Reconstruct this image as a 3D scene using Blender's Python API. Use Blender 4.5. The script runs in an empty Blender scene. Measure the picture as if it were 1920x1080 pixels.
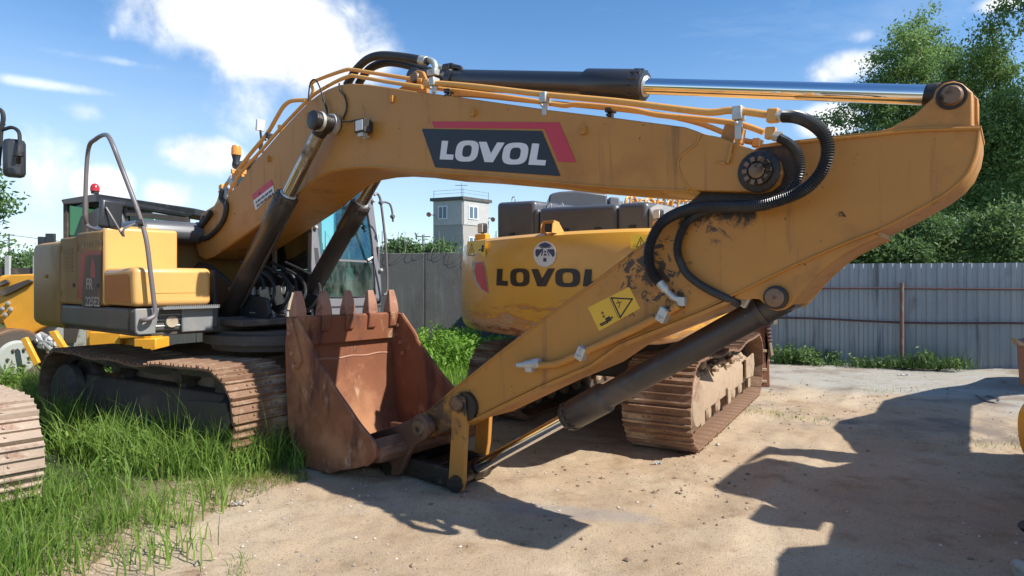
import bpy, bmesh, math, random
import numpy as np
from mathutils import Vector, Matrix
random.seed(7)
rng = np.random.default_rng(7)
R = math.radians
C = bpy.context.scene.collection
sc = bpy.context.scene

# ------------------------------------------------------------------ camera
FPX, HY, EYE = 1196.0, 527.0, 1.5          # focal length in photo pixels, horizon row, eye height (m)
cam_d = bpy.data.cameras.new("camera")
cam_d.sensor_width = 36
cam_d.lens = FPX / 1920 * 36
cam_d.shift_y = -(540 - HY) / 1920
cam_d.clip_start = 0.05
cam_d.clip_end = 3000
cam = bpy.data.objects.new("camera", cam_d)
C.objects.link(cam)
cam.location = (0, 0, EYE)
cam.rotation_euler = (R(90), 0, 0)
sc.camera = cam

# ------------------------------------------------------------------ sky and sun
SUN_AZ = math.atan2(.908, -.42)            # clockwise from +Y : to the right and a little towards the viewer
SUN_EL = R(45.3)
w = bpy.data.worlds.new("World")
sc.world = w
w.use_nodes = True
nt = w.node_tree
nt.nodes.clear()


def N(tree, kind, **kw):
    n = tree.nodes.new(kind)
    for k, v in kw.items():
        if hasattr(n, k):
            setattr(n, k, v)
    return n


def mth(tree, op, a, b=None, c=None, clamp=False):
    n = tree.nodes.new('ShaderNodeMath')
    n.operation = op
    n.use_clamp = clamp
    for i, v in enumerate((a, b, c)):
        if v is None:
            continue
        if isinstance(v, (int, float)):
            n.inputs[i].default_value = v
        else:
            tree.links.new(v, n.inputs[i])
    return n.outputs[0]


sky = N(nt, 'ShaderNodeTexSky')
sky.sky_type = 'NISHITA'
sky.sun_disc = False
sky.sun_elevation = SUN_EL
sky.sun_rotation = SUN_AZ
sky.air_density = 1.0
sky.dust_density = 0.2
sky.ozone_density = 3.0
tc = N(nt, 'ShaderNodeTexCoord')
sep = N(nt, 'ShaderNodeSeparateXYZ')
nt.links.new(tc.outputs['Generated'], sep.inputs[0])
azn = mth(nt, 'ARCTAN2', sep.outputs[0], sep.outputs[1])
eln = mth(nt, 'ARCSINE', sep.outputs[2])


def noise(tree, vec, scale, detail=6, rough=.55, dist=0., mapscale=None):
    if mapscale:
        mp = N(tree, 'ShaderNodeMapping')
        mp.inputs['Scale'].default_value = mapscale
        tree.links.new(vec, mp.inputs[0])
        vec = mp.outputs[0]
    n = N(tree, 'ShaderNodeTexNoise')
    n.inputs['Scale'].default_value = scale
    n.inputs['Detail'].default_value = detail
    n.inputs['Roughness'].default_value = rough
    n.inputs['Distortion'].default_value = dist
    tree.links.new(vec, n.inputs['Vector'])
    return n.outputs[0]


def azel(x, y):
    d = math.hypot(FPX, x - 960)
    return math.atan2(x - 960, FPX), math.atan2(HY - y, d)


clouds = [(420, 15, 200, 100, 1.25), (540, 75, 180, 100, 1.35), (620, 110, 110, 60, 1.1), (460, 190, 130, 120, .55), (385, 292, 75, 42, 1.15),
          (188, 350, 62, 40, 1.1), (325, 365, 60, 32, .9), (1585, 125, 95, 36, .85), (1550, 225, 75, 36, .85), (1620, 68, 45, 18, .6),
          (1880, 4, 70, 22, .8), (150, 212, 60, 26, .5), (212, 52, 18, 34, .4), (80, 320, 140, 120, .5), (60, 155, 260, 16, .42), (240, 118, 220, 14, .38), (980, 370, 180, 36, .4),
          (1330, 100, 80, 30, .3)]
best = None
for (cx, cy, rx, ry, st) in clouds:
    a0, e0 = azel(cx, cy)
    kx = FPX / (FPX ** 2 + (cx - 960) ** 2)
    ra = rx * kx
    re = ry / math.hypot(FPX, cx - 960) * math.cos(e0) ** 2
    da = mth(nt, 'DIVIDE', mth(nt, 'SUBTRACT', azn, a0), ra)
    de = mth(nt, 'DIVIDE', mth(nt, 'SUBTRACT', eln, e0), re)
    d2 = mth(nt, 'ADD', mth(nt, 'MULTIPLY', da, da), mth(nt, 'MULTIPLY', de, de))
    g = mth(nt, 'MULTIPLY', mth(nt, 'EXPONENT', mth(nt, 'MULTIPLY', d2, -0.9)), st)
    best = g if best is None else mth(nt, 'MAXIMUM', best, g)
n1 = noise(nt, tc.outputs['Generated'], 5.5, 9, .6, .3)
n2 = noise(nt, tc.outputs['Generated'], 14, 6, .6, .4)
nmix = mth(nt, 'ADD', mth(nt, 'MULTIPLY', mth(nt, 'SUBTRACT', n1, .5), 1.5), mth(nt, 'MULTIPLY', mth(nt, 'SUBTRACT', n2, .5), 1.0))
# beyond the photograph the clouds go on as scattered patches
outer = mth(nt, 'MULTIPLY', mth(nt, 'SUBTRACT', noise(nt, tc.outputs['Generated'], 2.2, 4, .5), .52), 2.2)
front = mth(nt, 'LESS_THAN', mth(nt, 'ABSOLUTE', azn), .9)
outer = mth(nt, 'MULTIPLY', outer, mth(nt, 'SUBTRACT', 1.0, mth(nt, 'MULTIPLY', front, mth(nt, 'LESS_THAN', eln, .62))))
cov = mth(nt, 'MAXIMUM', best, outer)
val = mth(nt, 'ADD', cov, mth(nt, 'MULTIPLY', nmix, mth(nt, 'ADD', cov, .18)))
ramp = N(nt, 'ShaderNodeMapRange', interpolation_type='SMOOTHSTEP')
ramp.inputs['From Min'].default_value = .30
ramp.inputs['From Max'].default_value = .86
nt.links.new(val, ramp.inputs['Value'])
calpha = ramp.outputs[0]
# thin veil that thickens towards the horizon and to the left
veil_e = N(nt, 'ShaderNodeMapRange', interpolation_type='SMOOTHSTEP')
veil_e.inputs['From Min'].default_value = .42
veil_e.inputs['From Max'].default_value = -.02
nt.links.new(eln, veil_e.inputs['Value'])
veil_a = N(nt, 'ShaderNodeMapRange', interpolation_type='SMOOTHSTEP')
veil_a.inputs['From Min'].default_value = .25
veil_a.inputs['From Max'].default_value = -.55
veil_a.inputs['To Min'].default_value = .45
nt.links.new(azn, veil_a.inputs['Value'])
nv = noise(nt, tc.outputs['Generated'], 3.0, 8, .62, .5, (1, 1, 3.2))
veil = mth(nt, 'MULTIPLY', mth(nt, 'MULTIPLY', veil_e.outputs[0], veil_a.outputs[0]), mth(nt, 'ADD', mth(nt, 'MULTIPLY', nv, 1.5), .1), clamp=True)
veil = mth(nt, 'MULTIPLY', veil, .82)
veil = mth(nt, 'MAXIMUM', veil, mth(nt, 'MULTIPLY', mth(nt, 'SUBTRACT', nv, .52), .9), clamp=True)
mx1 = N(nt, 'ShaderNodeMix', data_type='RGBA')
nt.links.new(veil, mx1.inputs[0])
hsky = N(nt, 'ShaderNodeHueSaturation')
hsky.inputs['Saturation'].default_value = 1.2
hsky.inputs['Value'].default_value = 1.5
nt.links.new(sky.outputs[0], hsky.inputs['Color'])
nt.links.new(hsky.outputs[0], mx1.inputs[6])
mx1.inputs[7].default_value = (6.2, 7.3, 8.6, 1)
_rc = N(nt, 'ShaderNodeMapRange', interpolation_type='SMOOTHSTEP')
_rc.inputs['From Min'].default_value = .38
_rc.inputs['From Max'].default_value = .62
nt.links.new(mth(nt, 'ADD', mth(nt, 'MULTIPLY', n1, .6), mth(nt, 'MULTIPLY', n2, .4)), _rc.inputs['Value'])
ramp_c = _rc.outputs[0]
cshade = N(nt, 'ShaderNodeMix', data_type='RGBA')
nt.links.new(ramp_c, cshade.inputs[0])
cshade.inputs[6].default_value = (7.4, 7.8, 8.4, 1)
cshade.inputs[7].default_value = (10.6, 10.7, 10.9, 1)
mx2 = N(nt, 'ShaderNodeMix', data_type='RGBA')
nt.links.new(calpha, mx2.inputs[0])
nt.links.new(mx1.outputs[2], mx2.inputs[6])
nt.links.new(cshade.outputs[2], mx2.inputs[7])
bg = N(nt, 'ShaderNodeBackground')
bg.inputs['Strength'].default_value = 0.088
nt.links.new(mx2.outputs[2], bg.inputs[0])
wo = N(nt, 'ShaderNodeOutputWorld')
nt.links.new(bg.outputs[0], wo.inputs[0])

sd = bpy.data.lights.new("sun", 'SUN')
sd.energy = 5.0
sd.angle = R(.55)
sd.color = (1, .97, .91)
sun = bpy.data.objects.new("sun", sd)
C.objects.link(sun)
sdir = Vector((math.sin(SUN_AZ) * math.cos(SUN_EL), math.cos(SUN_AZ) * math.cos(SUN_EL), math.sin(SUN_EL)))
sun.rotation_euler = sdir.to_track_quat('Z', 'Y').to_euler()
sun.location = (0, 0, 30)
sc.view_settings.view_transform = 'Standard'
sc.view_settings.look = 'None'
sc.view_settings.exposure = 0.5
sc.view_settings.gamma = 1
sc.view_settings.use_curve_mapping = False
sc.render.engine = 'CYCLES'
sc.cycles.max_bounces = 6
sc.cycles.transparent_max_bounces = 12


# ------------------------------------------------------------------ materials
def ramp_(tree, v, lo, hi):
    m = N(tree, 'ShaderNodeMapRange', interpolation_type='SMOOTHSTEP')
    m.inputs['From Min'].default_value = lo
    m.inputs['From Max'].default_value = hi
    tree.links.new(v, m.inputs['Value'])
    return m.outputs[0]


def mat(name, col, rough=.5, metal=0., layers=(), var=.12, vscale=3., bump=0., bscale=30., spots=(), coat=0., island=0.):
    """layers: (colour, scale, lo, hi[, mapscale]) noise-masked coats of dirt or rust over the base
       spots: (colour, centre, radius, scale, lo, hi) stains with a place of their own (object coordinates)"""
    m = bpy.data.materials.new(name)
    m.use_nodes = True
    t = m.node_tree
    b = t.nodes['Principled BSDF']
    co = N(t, 'ShaderNodeTexCoord').outputs['Object']
    nb = noise(t, co, vscale, 6, .6)
    hs = N(t, 'ShaderNodeHueSaturation')
    hs.inputs['Color'].default_value = (*col, 1)
    v = mth(t, 'ADD', mth(t, 'MULTIPLY', mth(t, 'SUBTRACT', nb, .5), var * 4), 1.0)
    if island:
        gi = N(t, 'ShaderNodeNewGeometry').outputs['Random Per Island']
        v = mth(t, 'MULTIPLY', v, mth(t, 'ADD', mth(t, 'MULTIPLY', gi, island), 1 - island / 2))
    t.links.new(v, hs.inputs['Value'])
    cur = hs.outputs[0]
    rg = None
    for L in layers:
        c, s, lo, hi = L[:4]
        ms = L[4] if len(L) > 4 else None
        f = ramp_(t, noise(t, co, s, 8, .65, .2, ms), lo, hi)
        mx = N(t, 'ShaderNodeMix', data_type='RGBA')
        t.links.new(f, mx.inputs[0])
        t.links.new(cur, mx.inputs[6])
        mx.inputs[7].default_value = (*c, 1)
        cur = mx.outputs[2]
        rg = f if rg is None else mth(t, 'MAXIMUM', rg, f)
    for (c, ctr, rad, s, lo, hi) in spots:
        vs = N(t, 'ShaderNodeVectorMath', operation='DISTANCE')
        t.links.new(co, vs.inputs[0])
        vs.inputs[1].default_value = ctr
        fall = mth(t, 'SUBTRACT', 1.0, mth(t, 'DIVIDE', vs.outputs['Value'], rad))
        f = ramp_(t, mth(t, 'ADD', noise(t, co, s, 8, .7, .6, (1, 1, 1)), mth(t, 'MULTIPLY', fall, .5)), lo, hi)
        f = mth(t, 'MULTIPLY', f, ramp_(t, fall, 0, .25))
        mx = N(t, 'ShaderNodeMix', data_type='RGBA')
        t.links.new(f, mx.inputs[0])
        t.links.new(cur, mx.inputs[6])
        mx.inputs[7].default_value = (*c, 1)
        cur = mx.outputs[2]
    t.links.new(cur, b.inputs['Base Color'])
    if rg is not None:
        t.links.new(mth(t, 'ADD', mth(t, 'MULTIPLY', rg, max(0, .85 - rough)), rough, clamp=True), b.inputs['Roughness'])
    else:
        b.inputs['Roughness'].default_value = rough
    b.inputs['Metallic'].default_value = metal
    b.inputs['Coat Weight'].default_value = coat
    b.inputs['Coat Roughness'].default_value = .15
    if bump:
        bn = N(t, 'ShaderNodeBump')
        bn.inputs['Strength'].default_value = bump
        bn.inputs['Distance'].default_value = .02
        t.links.new(noise(t, co, bscale, 8, .65), bn.inputs['Height'])
        t.links.new(bn.outputs[0], b.inputs['Normal'])
    return m


def glassmat(name, tint, trans=.75):
    m = bpy.data.materials.new(name)
    m.use_nodes = True
    t = m.node_tree
    t.nodes.clear()
    tr = N(t, 'ShaderNodeBsdfTransparent')
    tr.inputs[0].default_value = (*tint, 1)
    gl = N(t, 'ShaderNodeBsdfGlossy')
    gl.inputs[0].default_value = (.8, .9, .9, 1)
    gl.inputs['Roughness'].default_value = .03
    fr = N(t, 'ShaderNodeFresnel')
    fr.inputs[0].default_value = 1.45
    df = N(t, 'ShaderNodeBsdfDiffuse')
    df.inputs[0].default_value = (.35, .4, .36, 1)
    co = N(t, 'ShaderNodeTexCoord').outputs['Object']
    dm = mth(t, 'MULTIPLY', ramp_(t, noise(t, co, 5, 8, .65, .3, (1, 1, .3)), .35, .9), 1 - trans)
    a = N(t, 'ShaderNodeMixShader')
    t.links.new(dm, a.inputs[0])
    t.links.new(tr.outputs[0], a.inputs[1])
    t.links.new(df.outputs[0], a.inputs[2])
    b = N(t, 'ShaderNodeMixShader')
    t.links.new(mth(t, 'ADD', fr.outputs[0], .03), b.inputs[0])
    t.links.new(a.outputs[0], b.inputs[1])
    t.links.new(gl.outputs[0], b.inputs[2])
    o = N(t, 'ShaderNodeOutputMaterial')
    t.links.new(b.outputs[0], o.inputs[0])
    return m


def leafmat(name, col, col2, island=.7, trans=.35, vscale=.5):
    m = bpy.data.materials.new(name)
    m.use_nodes = True
    t = m.node_tree
    t.nodes.clear()
    co = N(t, 'ShaderNodeTexCoord').outputs['Object']
    gi = N(t, 'ShaderNodeNewGeometry').outputs['Random Per Island']
    mx = N(t, 'ShaderNodeMix', data_type='RGBA')
    f = mth(t, 'ADD', mth(t, 'MULTIPLY', gi, island), mth(t, 'MULTIPLY', mth(t, 'SUBTRACT', noise(t, co, vscale, 4), .5), 1.6), clamp=True)
    t.links.new(f, mx.inputs[0])
    mx.inputs[6].default_value = (*col, 1)
    mx.inputs[7].default_value = (*col2, 1)
    d = N(t, 'ShaderNodeBsdfPrincipled')
    d.inputs['Roughness'].default_value = .5
    d.inputs['Specular IOR Level'].default_value = .35
    t.links.new(mx.outputs[2], d.inputs['Base Color'])
    tl = N(t, 'ShaderNodeBsdfTranslucent')
    hs = N(t, 'ShaderNodeHueSaturation')
    hs.inputs['Value'].default_value = 1.6
    hs.inputs['Hue'].default_value = .49
    t.links.new(mx.outputs[2], hs.inputs['Color'])
    t.links.new(hs.outputs[0], tl.inputs[0])
    ms = N(t, 'ShaderNodeMixShader')
    ms.inputs[0].default_value = trans
    t.links.new(d.outputs[0], ms.inputs[1])
    t.links.new(tl.outputs[0], ms.inputs[2])
    o = N(t, 'ShaderNodeOutputMaterial')
    t.links.new(ms.outputs[0], o.inputs[0])
    return m


DUST = (.36, .27, .18)
GREASE = (.022, .016, .012)
# root frame of the main excavator: x forward (towards its bucket), y to its left, z up, origin under its turntable
PAINT = (.46, .205, .036)
M = {}
M['boom_paint'] = mat('faded yellow boom paint', PAINT, .5, var=.07, vscale=2.2, coat=.04,
                      layers=[((.36, .16, .045), 1.6, .52, .75), ((.24, .12, .05), 5, .60, .8, (1, 1, .5)), ((.27, .125, .045), 3.3, .55, .74, (3, 1, .22)), ((.07, .04, .022), 17, .675, .70), ((.10, .05, .025), 55, .70, .73)], bump=.06, bscale=60)
M['stick_paint'] = mat('dirty yellow stick paint', (.45, .20, .036), .5, var=.08, vscale=2.5, coat=.03,
                       layers=[((.30, .145, .05), 2.2, .52, .72), ((.25, .12, .045), 3.6, .55, .74, (3, 1, .25)), ((.07, .04, .022), 15, .645, .67), ((.05, .03, .02), 42, .69, .72)],
                       spots=[((.05, .032, .02), (4.45, -.2, 1.86), .50, 7, .86, .95), (GREASE, (4.35, -.2, 1.90), .38, 10, .86, .95),
                              (GREASE, (4.55, -.2, 1.93), .25, 4, .70, .82), ((.06, .035, .02), (4.1, -.2, 1.55), .75, 14, .90, .94),
                              (GREASE, (2.66, -.2, .64), .20, 6, .72, .84), ((.10, .055, .03), (2.45, -.2, .5), .40, 5, .70, .9)], bump=.08, bscale=70)
M['steel_pipe_paint'] = mat('yellow pipe paint', (.66, .33, .08), .4, var=.08, vscale=6, layers=[((.30, .17, .08), 9, .6, .8)])
M['body_side'] = mat('shaded grimy yellow body side', (.36, .20, .045), .5, var=.1, coat=.05, vscale=2.5,  # grime, over a base darkened for the shaded side
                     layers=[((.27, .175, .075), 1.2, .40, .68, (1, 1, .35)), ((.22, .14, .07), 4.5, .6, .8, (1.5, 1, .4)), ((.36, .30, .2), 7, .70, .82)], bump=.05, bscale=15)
M['body_yellow'] = mat('sunlit yellow body paint', (.70, .38, .115), .35, var=.05, coat=.3, layers=[((.5, .34, .16), 2.5, .58, .85)])  # lighter yellow carries the sun on the tank and tool box
M['orange_panel'] = mat('dark orange panel', (.42, .13, .02), .45, coat=.08, layers=[((.34, .22, .1), 3, .5, .75), ((.10, .05, .03), 6, .66, .74)])
M['grey_plastic'] = mat('dark grey hood paint', (.085, .085, .092), .4, var=.1, coat=.15, layers=[((.17, .15, .13), 2.4, .55, .85)])
M['skirt_grey'] = mat('dusty grey skirt paint', (.10, .095, .088), .5, var=.1, layers=[((.24, .19, .14), 2.2, .45, .8)])
M['light_grey'] = mat('light grey guard paint and sunlit hood end', (.20, .20, .195), .5, layers=[((.34, .28, .2), 3, .5, .8)])
M['cab_grey'] = mat('cab frame grey', (.16, .155, .165), .45, var=.06, layers=[((.3, .26, .22), 4, .58, .85)])
M['black'] = mat('black rubber', (.022, .022, .022), .55, var=.2, layers=[((.12, .10, .08), 6, .55, .85)])
M['hose_black'] = mat('black ribbed hose', (.028, .028, .03), .32, var=.1, layers=[((.20, .18, .15), 9, .6, .85)])
M['barrel'] = mat('dark brown black cylinder paint', (.045, .036, .032), .42, var=.2, vscale=5, coat=.1, layers=[((.15, .11, .085), 2.2, .5, .85), ((.2, .17, .13), 14, .66, .78)], bump=.05)
M['barrel_top'] = mat('black cylinder paint', (.03, .03, .032), .36, var=.15, coat=.15, layers=[((.12, .09, .07), 2.2, .55, .85)])
M['chrome'] = mat('polished chrome rod', (.82, .83, .85), .07, 1.0, var=.02)
M['chrome_dirty'] = mat('greasy chrome rod', (.55, .5, .44), .2, 1.0, var=.1, layers=[((.2, .15, .1), 3, .5, .7)])
M['steel'] = mat('worn bare steel', (.42, .40, .37), .38, .8, layers=[((.18, .13, .09), 12, .5, .7)])
M['zinc'] = mat('zinc plated clamp', (.50, .50, .47), .45, .5, layers=[((.25, .2, .15), 14, .55, .75)])
M['tan_plate'] = mat('tan undercoat plate', (.42, .34, .24), .7, layers=[((.2, .13, .08), 5, .5, .75)])
M['grease'] = mat('black grease', GREASE, .35, var=.4, bump=.4, bscale=40, layers=[((.10, .065, .04), 8, .55, .7)])
M['pin_brown'] = mat('greasy pin steel', (.20, .12, .07), .4, .3, layers=[(GREASE, 9, .48, .62)], bump=.2, bscale=60)
M['rust'] = mat('red brown bucket rust', (.215, .076, .034), .62, var=.17, vscale=4,
                layers=[((.36, .165, .075), 1.5, .48, .66), ((.10, .038, .025), 3.0, .52, .66, (1.4, 1.4, .35)), ((.52, .34, .21), 5.0, .58, .74, (1, 1, .5)), ((.055, .03, .022), 10, .68, .73)], bump=.18, bscale=45)
M['rust_dark'] = mat('dark greasy casting', (.13, .062, .036), .5, var=.2, layers=[((.26, .13, .07), 3, .5, .7), (GREASE, 4, .55, .7)], bump=.2)
M['tooth'] = mat('worn bucket tooth', (.33, .16, .10), .5, layers=[((.18, .08, .05), 5, .5, .7), ((.5, .36, .28), 8, .62, .75)], bump=.15)
M['shoe'] = mat('muddy rusty track shoe', (.21, .115, .065), .75, var=.2, vscale=5, layers=[((.43, .32, .21), 3.2, .48, .68), ((.14, .065, .035), 7, .56, .7)], bump=.25, bscale=40)
M['shoe_white'] = mat('pale caked track shoe', (.36, .27, .20), .8, var=.15, vscale=5, layers=[((.22, .11, .07), 5, .52, .70), ((.50, .43, .35), 9, .52, .75)], bump=.25, bscale=40)
M['mud'] = mat('dried mud on track frame', (.36, .26, .17), .9, var=.15, layers=[((.24, .13, .08), 3, .5, .7)], bump=.4, bscale=20)
M['track_dark'] = mat('dark undercarriage steel', (.075, .06, .047), .7, layers=[((.2, .15, .1), 3, .5, .75)], bump=.2)
M['red'] = mat('red decal film', (.50, .028, .05), .4, var=.03, spots=[((.10, .01, .02), (3.02, -.28, 2.33), .05, 20, .55, .7)])
M['red_old'] = mat('faded red decal', (.36, .075, .06), .5, layers=[((.34, .2, .1), 5, .5, .75)])
M['navy'] = mat('dark navy decal film', (.012, .016, .024), .45, var=.05)
M['decal_dark'] = mat('weathered dark decal', (.07, .055, .05), .5, layers=[((.25, .16, .09), 4, .52, .75)])
M['white'] = mat('white decal film', (.66, .66, .66), .4, var=.02)
M['white_old'] = mat('weathered white print', (.42, .40, .34), .6, layers=[((.25, .18, .1), 20, .55, .7)])
M['print_worn'] = mat('worn away print', (.30, .24, .15), .6, layers=[((.30, .18, .05), 30, .42, .6)])
M['decal_black'] = mat('black letter film', (.02, .015, .012), .4)
M['warn_yellow'] = mat('yellow warning film', (.72, .42, .035), .4, layers=[((.45, .25, .05), 6, .6, .8)])
M['warn_bright'] = mat('bright yellow warning film', (.85, .58, .04), .4)
M['emblem_blue'] = mat('emblem blue', (.03, .03, .12), .4)
M['reflector'] = mat('red reflector', (.62, .035, .045), .25, var=.04, coat=.4)
M['cw_paint'] = mat('scuffed counterweight paint', (.70, .36, .045), .36, var=.06, vscale=2, coat=.3, bump=.05, bscale=12,
                    layers=[((.55, .28, .06), 2.2, .52, .8)])
M['amber'] = mat('amber beacon', (.85, .26, .03), .2, coat=.5)
M['beacon_red'] = mat('red beacon', (.45, .02, .02), .2, coat=.5)
M['lens'] = mat('clear work lamp lens', (.62, .60, .56), .2, coat=.5)
M['roller_yellow'] = mat('bright yellow orange paint', (.78, .35, .025), .35, coat=.3, layers=[((.6, .33, .08), 3, .6, .85)])
M['rim_white'] = mat('chalky rim', (.34, .36, .32), .6, layers=[((.2, .17, .12), 6, .52, .65)])
M['galv'] = mat('galvanised sheet', (.28, .33, .355), .42, .3, var=.06, vscale=1.5,
                layers=[((.36, .385, .40), 9, .55, .7, (1, 1, .05)), ((.14, .155, .165), 5, .55, .75, (1, 1, .06)), ((.20, .19, .17), 2.2, .56, .8, (1, 1, .6))])
M['rail_rust'] = mat('red oxide rail', (.085, .038, .035), .7, layers=[((.2, .1, .07), 5, .5, .7)])
M['post_rust'] = mat('rusty post', (.17, .10, .075), .75, layers=[((.26, .19, .14), 5, .5, .7)])
M['concrete'] = mat('dark weathered concrete', (.095, .093, .087), .9, var=.12, vscale=1.3, layers=[((.15, .145, .13), 5, .5, .75, (1, 1, .15)), ((.055, .053, .05), 2.5, .5, .75, (1, 1, .25))], bump=.25, bscale=25)
M['tower_brick'] = mat('pale silicate brick', (.36, .325, .295), .85, var=.06, vscale=8)
M['tower_panel'] = mat('white tower panel', (.44, .425, .40), .8, layers=[((.45, .42, .38), 4, .5, .8)])
M['window_dark'] = mat('far window glass', (.10, .14, .18), .15)
M['bark'] = mat('bark', (.09, .075, .06), .9, layers=[((.25, .24, .22), 4, .5, .6)])
M['leaf'] = leafmat('poplar leaves', (.10, .18, .05), (.25, .37, .12))
M['leaf_dark'] = leafmat('birch leaves', (.06, .125, .035), (.16, .26, .08))
M['leaf_far'] = leafmat('bush leaves', (.08, .14, .045), (.19, .29, .09))
M['grass'] = leafmat('grass blades', (.085, .17, .022), (.27, .38, .08), .8, .4, .8)
M['grass_bright'] = leafmat('young weeds', (.12, .24, .025), (.26, .42, .06), .8, .4, .8)
M['weed'] = leafmat('dark weeds', (.035, .085, .02), (.10, .18, .04), .8, .35, 1.)
M['dry'] = leafmat('dry stalks', (.18, .12, .05), (.30, .24, .12), .8, .2, 1.)
M['glass'] = glassmat('teal cab glass', (.60, .92, .90), .85)
M['glass_low'] = glassmat('dirty cab glass', (.42, .66, .62), .55)
M['glass_green'] = glassmat('green glass', (.25, .45, .28), .8)
M['mirror_back'] = mat('mirror shell', (.03, .032, .036), .38, coat=.2, layers=[((.14, .13, .12), 5, .55, .8)])
M['seat'] = mat('cab seat', (.06, .07, .07), .8)
M['stone'] = mat('small stones', (.42, .36, .30), .9, island=.7)
M['wire'] = mat('wire', (.2, .2, .2), .5, .5)
M['handrail'] = mat('grey handrail', (.15, .13, .13), .42, layers=[((.3, .25, .2), 8, .6, .8)])

# scuffed lower band on the counterweight of the second machine
_m = M['cw_paint'].node_tree
_b = _m.nodes['Principled BSDF']
_src = _b.inputs['Base Color'].links[0].from_socket
_co = N(_m, 'ShaderNodeTexCoord').outputs['Object']
_sp = N(_m, 'ShaderNodeSeparateXYZ')
_m.links.new(_co, _sp.inputs[0])
_nz = noise(_m, _co, 3.2, 8, .7, .3, (1, 1, 5))
_h = mth(_m, 'ADD', mth(_m, 'MULTIPLY', mth(_m, 'SUBTRACT', 1.40, _sp.outputs[2]), 1.3), mth(_m, 'MULTIPLY', mth(_m, 'SUBTRACT', _nz, .5), 1.6))
for (cc, lo, hi) in (((.50, .20, .05), .20, .34), ((.50, .33, .16), .32, .44), ((.28, .09, .035), .46, .60)):
    _mx = N(_m, 'ShaderNodeMix', data_type='RGBA')
    _m.links.new(ramp_(_m, _h, lo, hi), _mx.inputs[0])
    _m.links.new(_src, _mx.inputs[6])
    _mx.inputs[7].default_value = (*cc, 1)
    _src = _mx.outputs[2]
_m.links.new(_src, _b.inputs['Base Color'])


# ------------------------------------------------------------------ mesh helpers
def V(*a):
    return Vector(a if len(a) > 1 else a[0])


class MB:
    def __init__(s):
        s.v = []
        s.f = []

    def add(s, vs, fs):
        b = len(s.v)
        s.v += [tuple(x) for x in vs]
        s.f += [tuple(i + b for i in f) for f in fs]
        return s

    def box(s, c, size, rot=None):
        c = V(c)
        hx, hy, hz = [k / 2 for k in size]
        vs = [V(x, y, z) for x in (-hx, hx) for y in (-hy, hy) for z in (-hz, hz)]
        if rot is not None:
            vs = [rot @ v for v in vs]
        return s.add([v + c for v in vs], [(0, 1, 3, 2), (4, 6, 7, 5), (0, 4, 5, 1), (2, 3, 7, 6), (0, 2, 6, 4), (1, 5, 7, 3)])

    def prism(s, pts, vec):
        """closed 3D outline swept along vec"""
        n = len(pts)
        vec = V(vec)
        a = [V(p) for p in pts]
        return s.add(a + [p + vec for p in a], [tuple(range(n))[::-1], tuple(range(n, 2 * n))] + [(i, (i + 1) % n, n + (i + 1) % n, n + i) for i in range(n)])

    def tube(s, path, r, n=10, cap=True, closed=False):
        P = [V(p) for p in path]
        m = len(P)
        rr = r if hasattr(r, '__len__') else [r] * m
        T = []
        for i in range(m):
            if closed:
                d = P[(i + 1) % m] - P[i - 1]
            else:
                d = P[min(i + 1, m - 1)] - P[max(i - 1, 0)]
            T.append(d.normalized() if d.length > 1e-9 else V(0, 0, 1))
        up = V(0, 0, 1) if abs(T[0].z) < .9 else V(1, 0, 0)
        u = T[0].cross(up).normalized()
        vs = []
        for i in range(m):
            u = (u - T[i] * u.dot(T[i]))
            u = u.normalized() if u.length > 1e-6 else T[i].orthogonal().normalized()
            w_ = T[i].cross(u)
            for k in range(n):
                a = 2 * math.pi * k / n
                vs.append(P[i] + (u * math.cos(a) + w_ * math.sin(a)) * rr[i])
        fs = []
        for i in range(m if closed else m - 1):
            j = (i + 1) % m
            for k in range(n):
                fs.append((i * n + k, i * n + (k + 1) % n, j * n + (k + 1) % n, j * n + k))
        if cap and not closed:
            fs.append(tuple(range(n))[::-1])
            fs.append(tuple(range((m - 1) * n, m * n)))
        return s.add(vs, fs)

    def cyl(s, a, b, r, r2=None, n=20):
        a, b = V(a), V(b)
        return s.tube([a, b], [r, r if r2 is None else r2], n)

    def lathe(s, a, b, prof, n=24):
        """prof: (fraction along a-b, radius)"""
        a, b = V(a), V(b)
        d = (b - a)
        t = d.normalized()
        u = t.orthogonal().normalized()
        w_ = t.cross(u)
        vs = []
        for (q, r) in prof:
            for k in range(n):
                an = 2 * math.pi * k / n
                vs.append(a + d * q + (u * math.cos(an) + w_ * math.sin(an)) * r)
        m = len(prof)
        fs = [(i * n + k, i * n + (k + 1) % n, (i + 1) * n + (k + 1) % n, (i + 1) * n + k) for i in range(m - 1) for k in range(n)]
        fs += [tuple(range(n))[::-1], tuple(range((m - 1) * n, m * n))]
        return s.add(vs, fs)

    def build(s, name, m, parent=None, smooth=True, bevel=0, kind=None):
        me = bpy.data.meshes.new(name)
        me.from_pydata(s.v, [], s.f)
        me.validate()
        bm = bmesh.new()
        bm.from_mesh(me)
        bmesh.ops.recalc_face_normals(bm, faces=bm.faces)
        bm.to_mesh(me)
        bm.free()
        me.materials.append(M[m] if isinstance(m, str) else m)
        o = bpy.data.objects.new(name, me)
        C.objects.link(o)
        if smooth:
            me.polygons.foreach_set('use_smooth', [True] * len(me.polygons))
            me.set_sharp_from_angle(angle=R(38))
        if bevel:
            b = o.modifiers.new('bevel', 'BEVEL')
            b.width = bevel
            b.segments = 2
            b.limit_method = 'ANGLE'
            b.angle_limit = R(40)
        if parent is not None:
            o.parent = parent
        if kind:
            o['kind'] = kind
        return o


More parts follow.
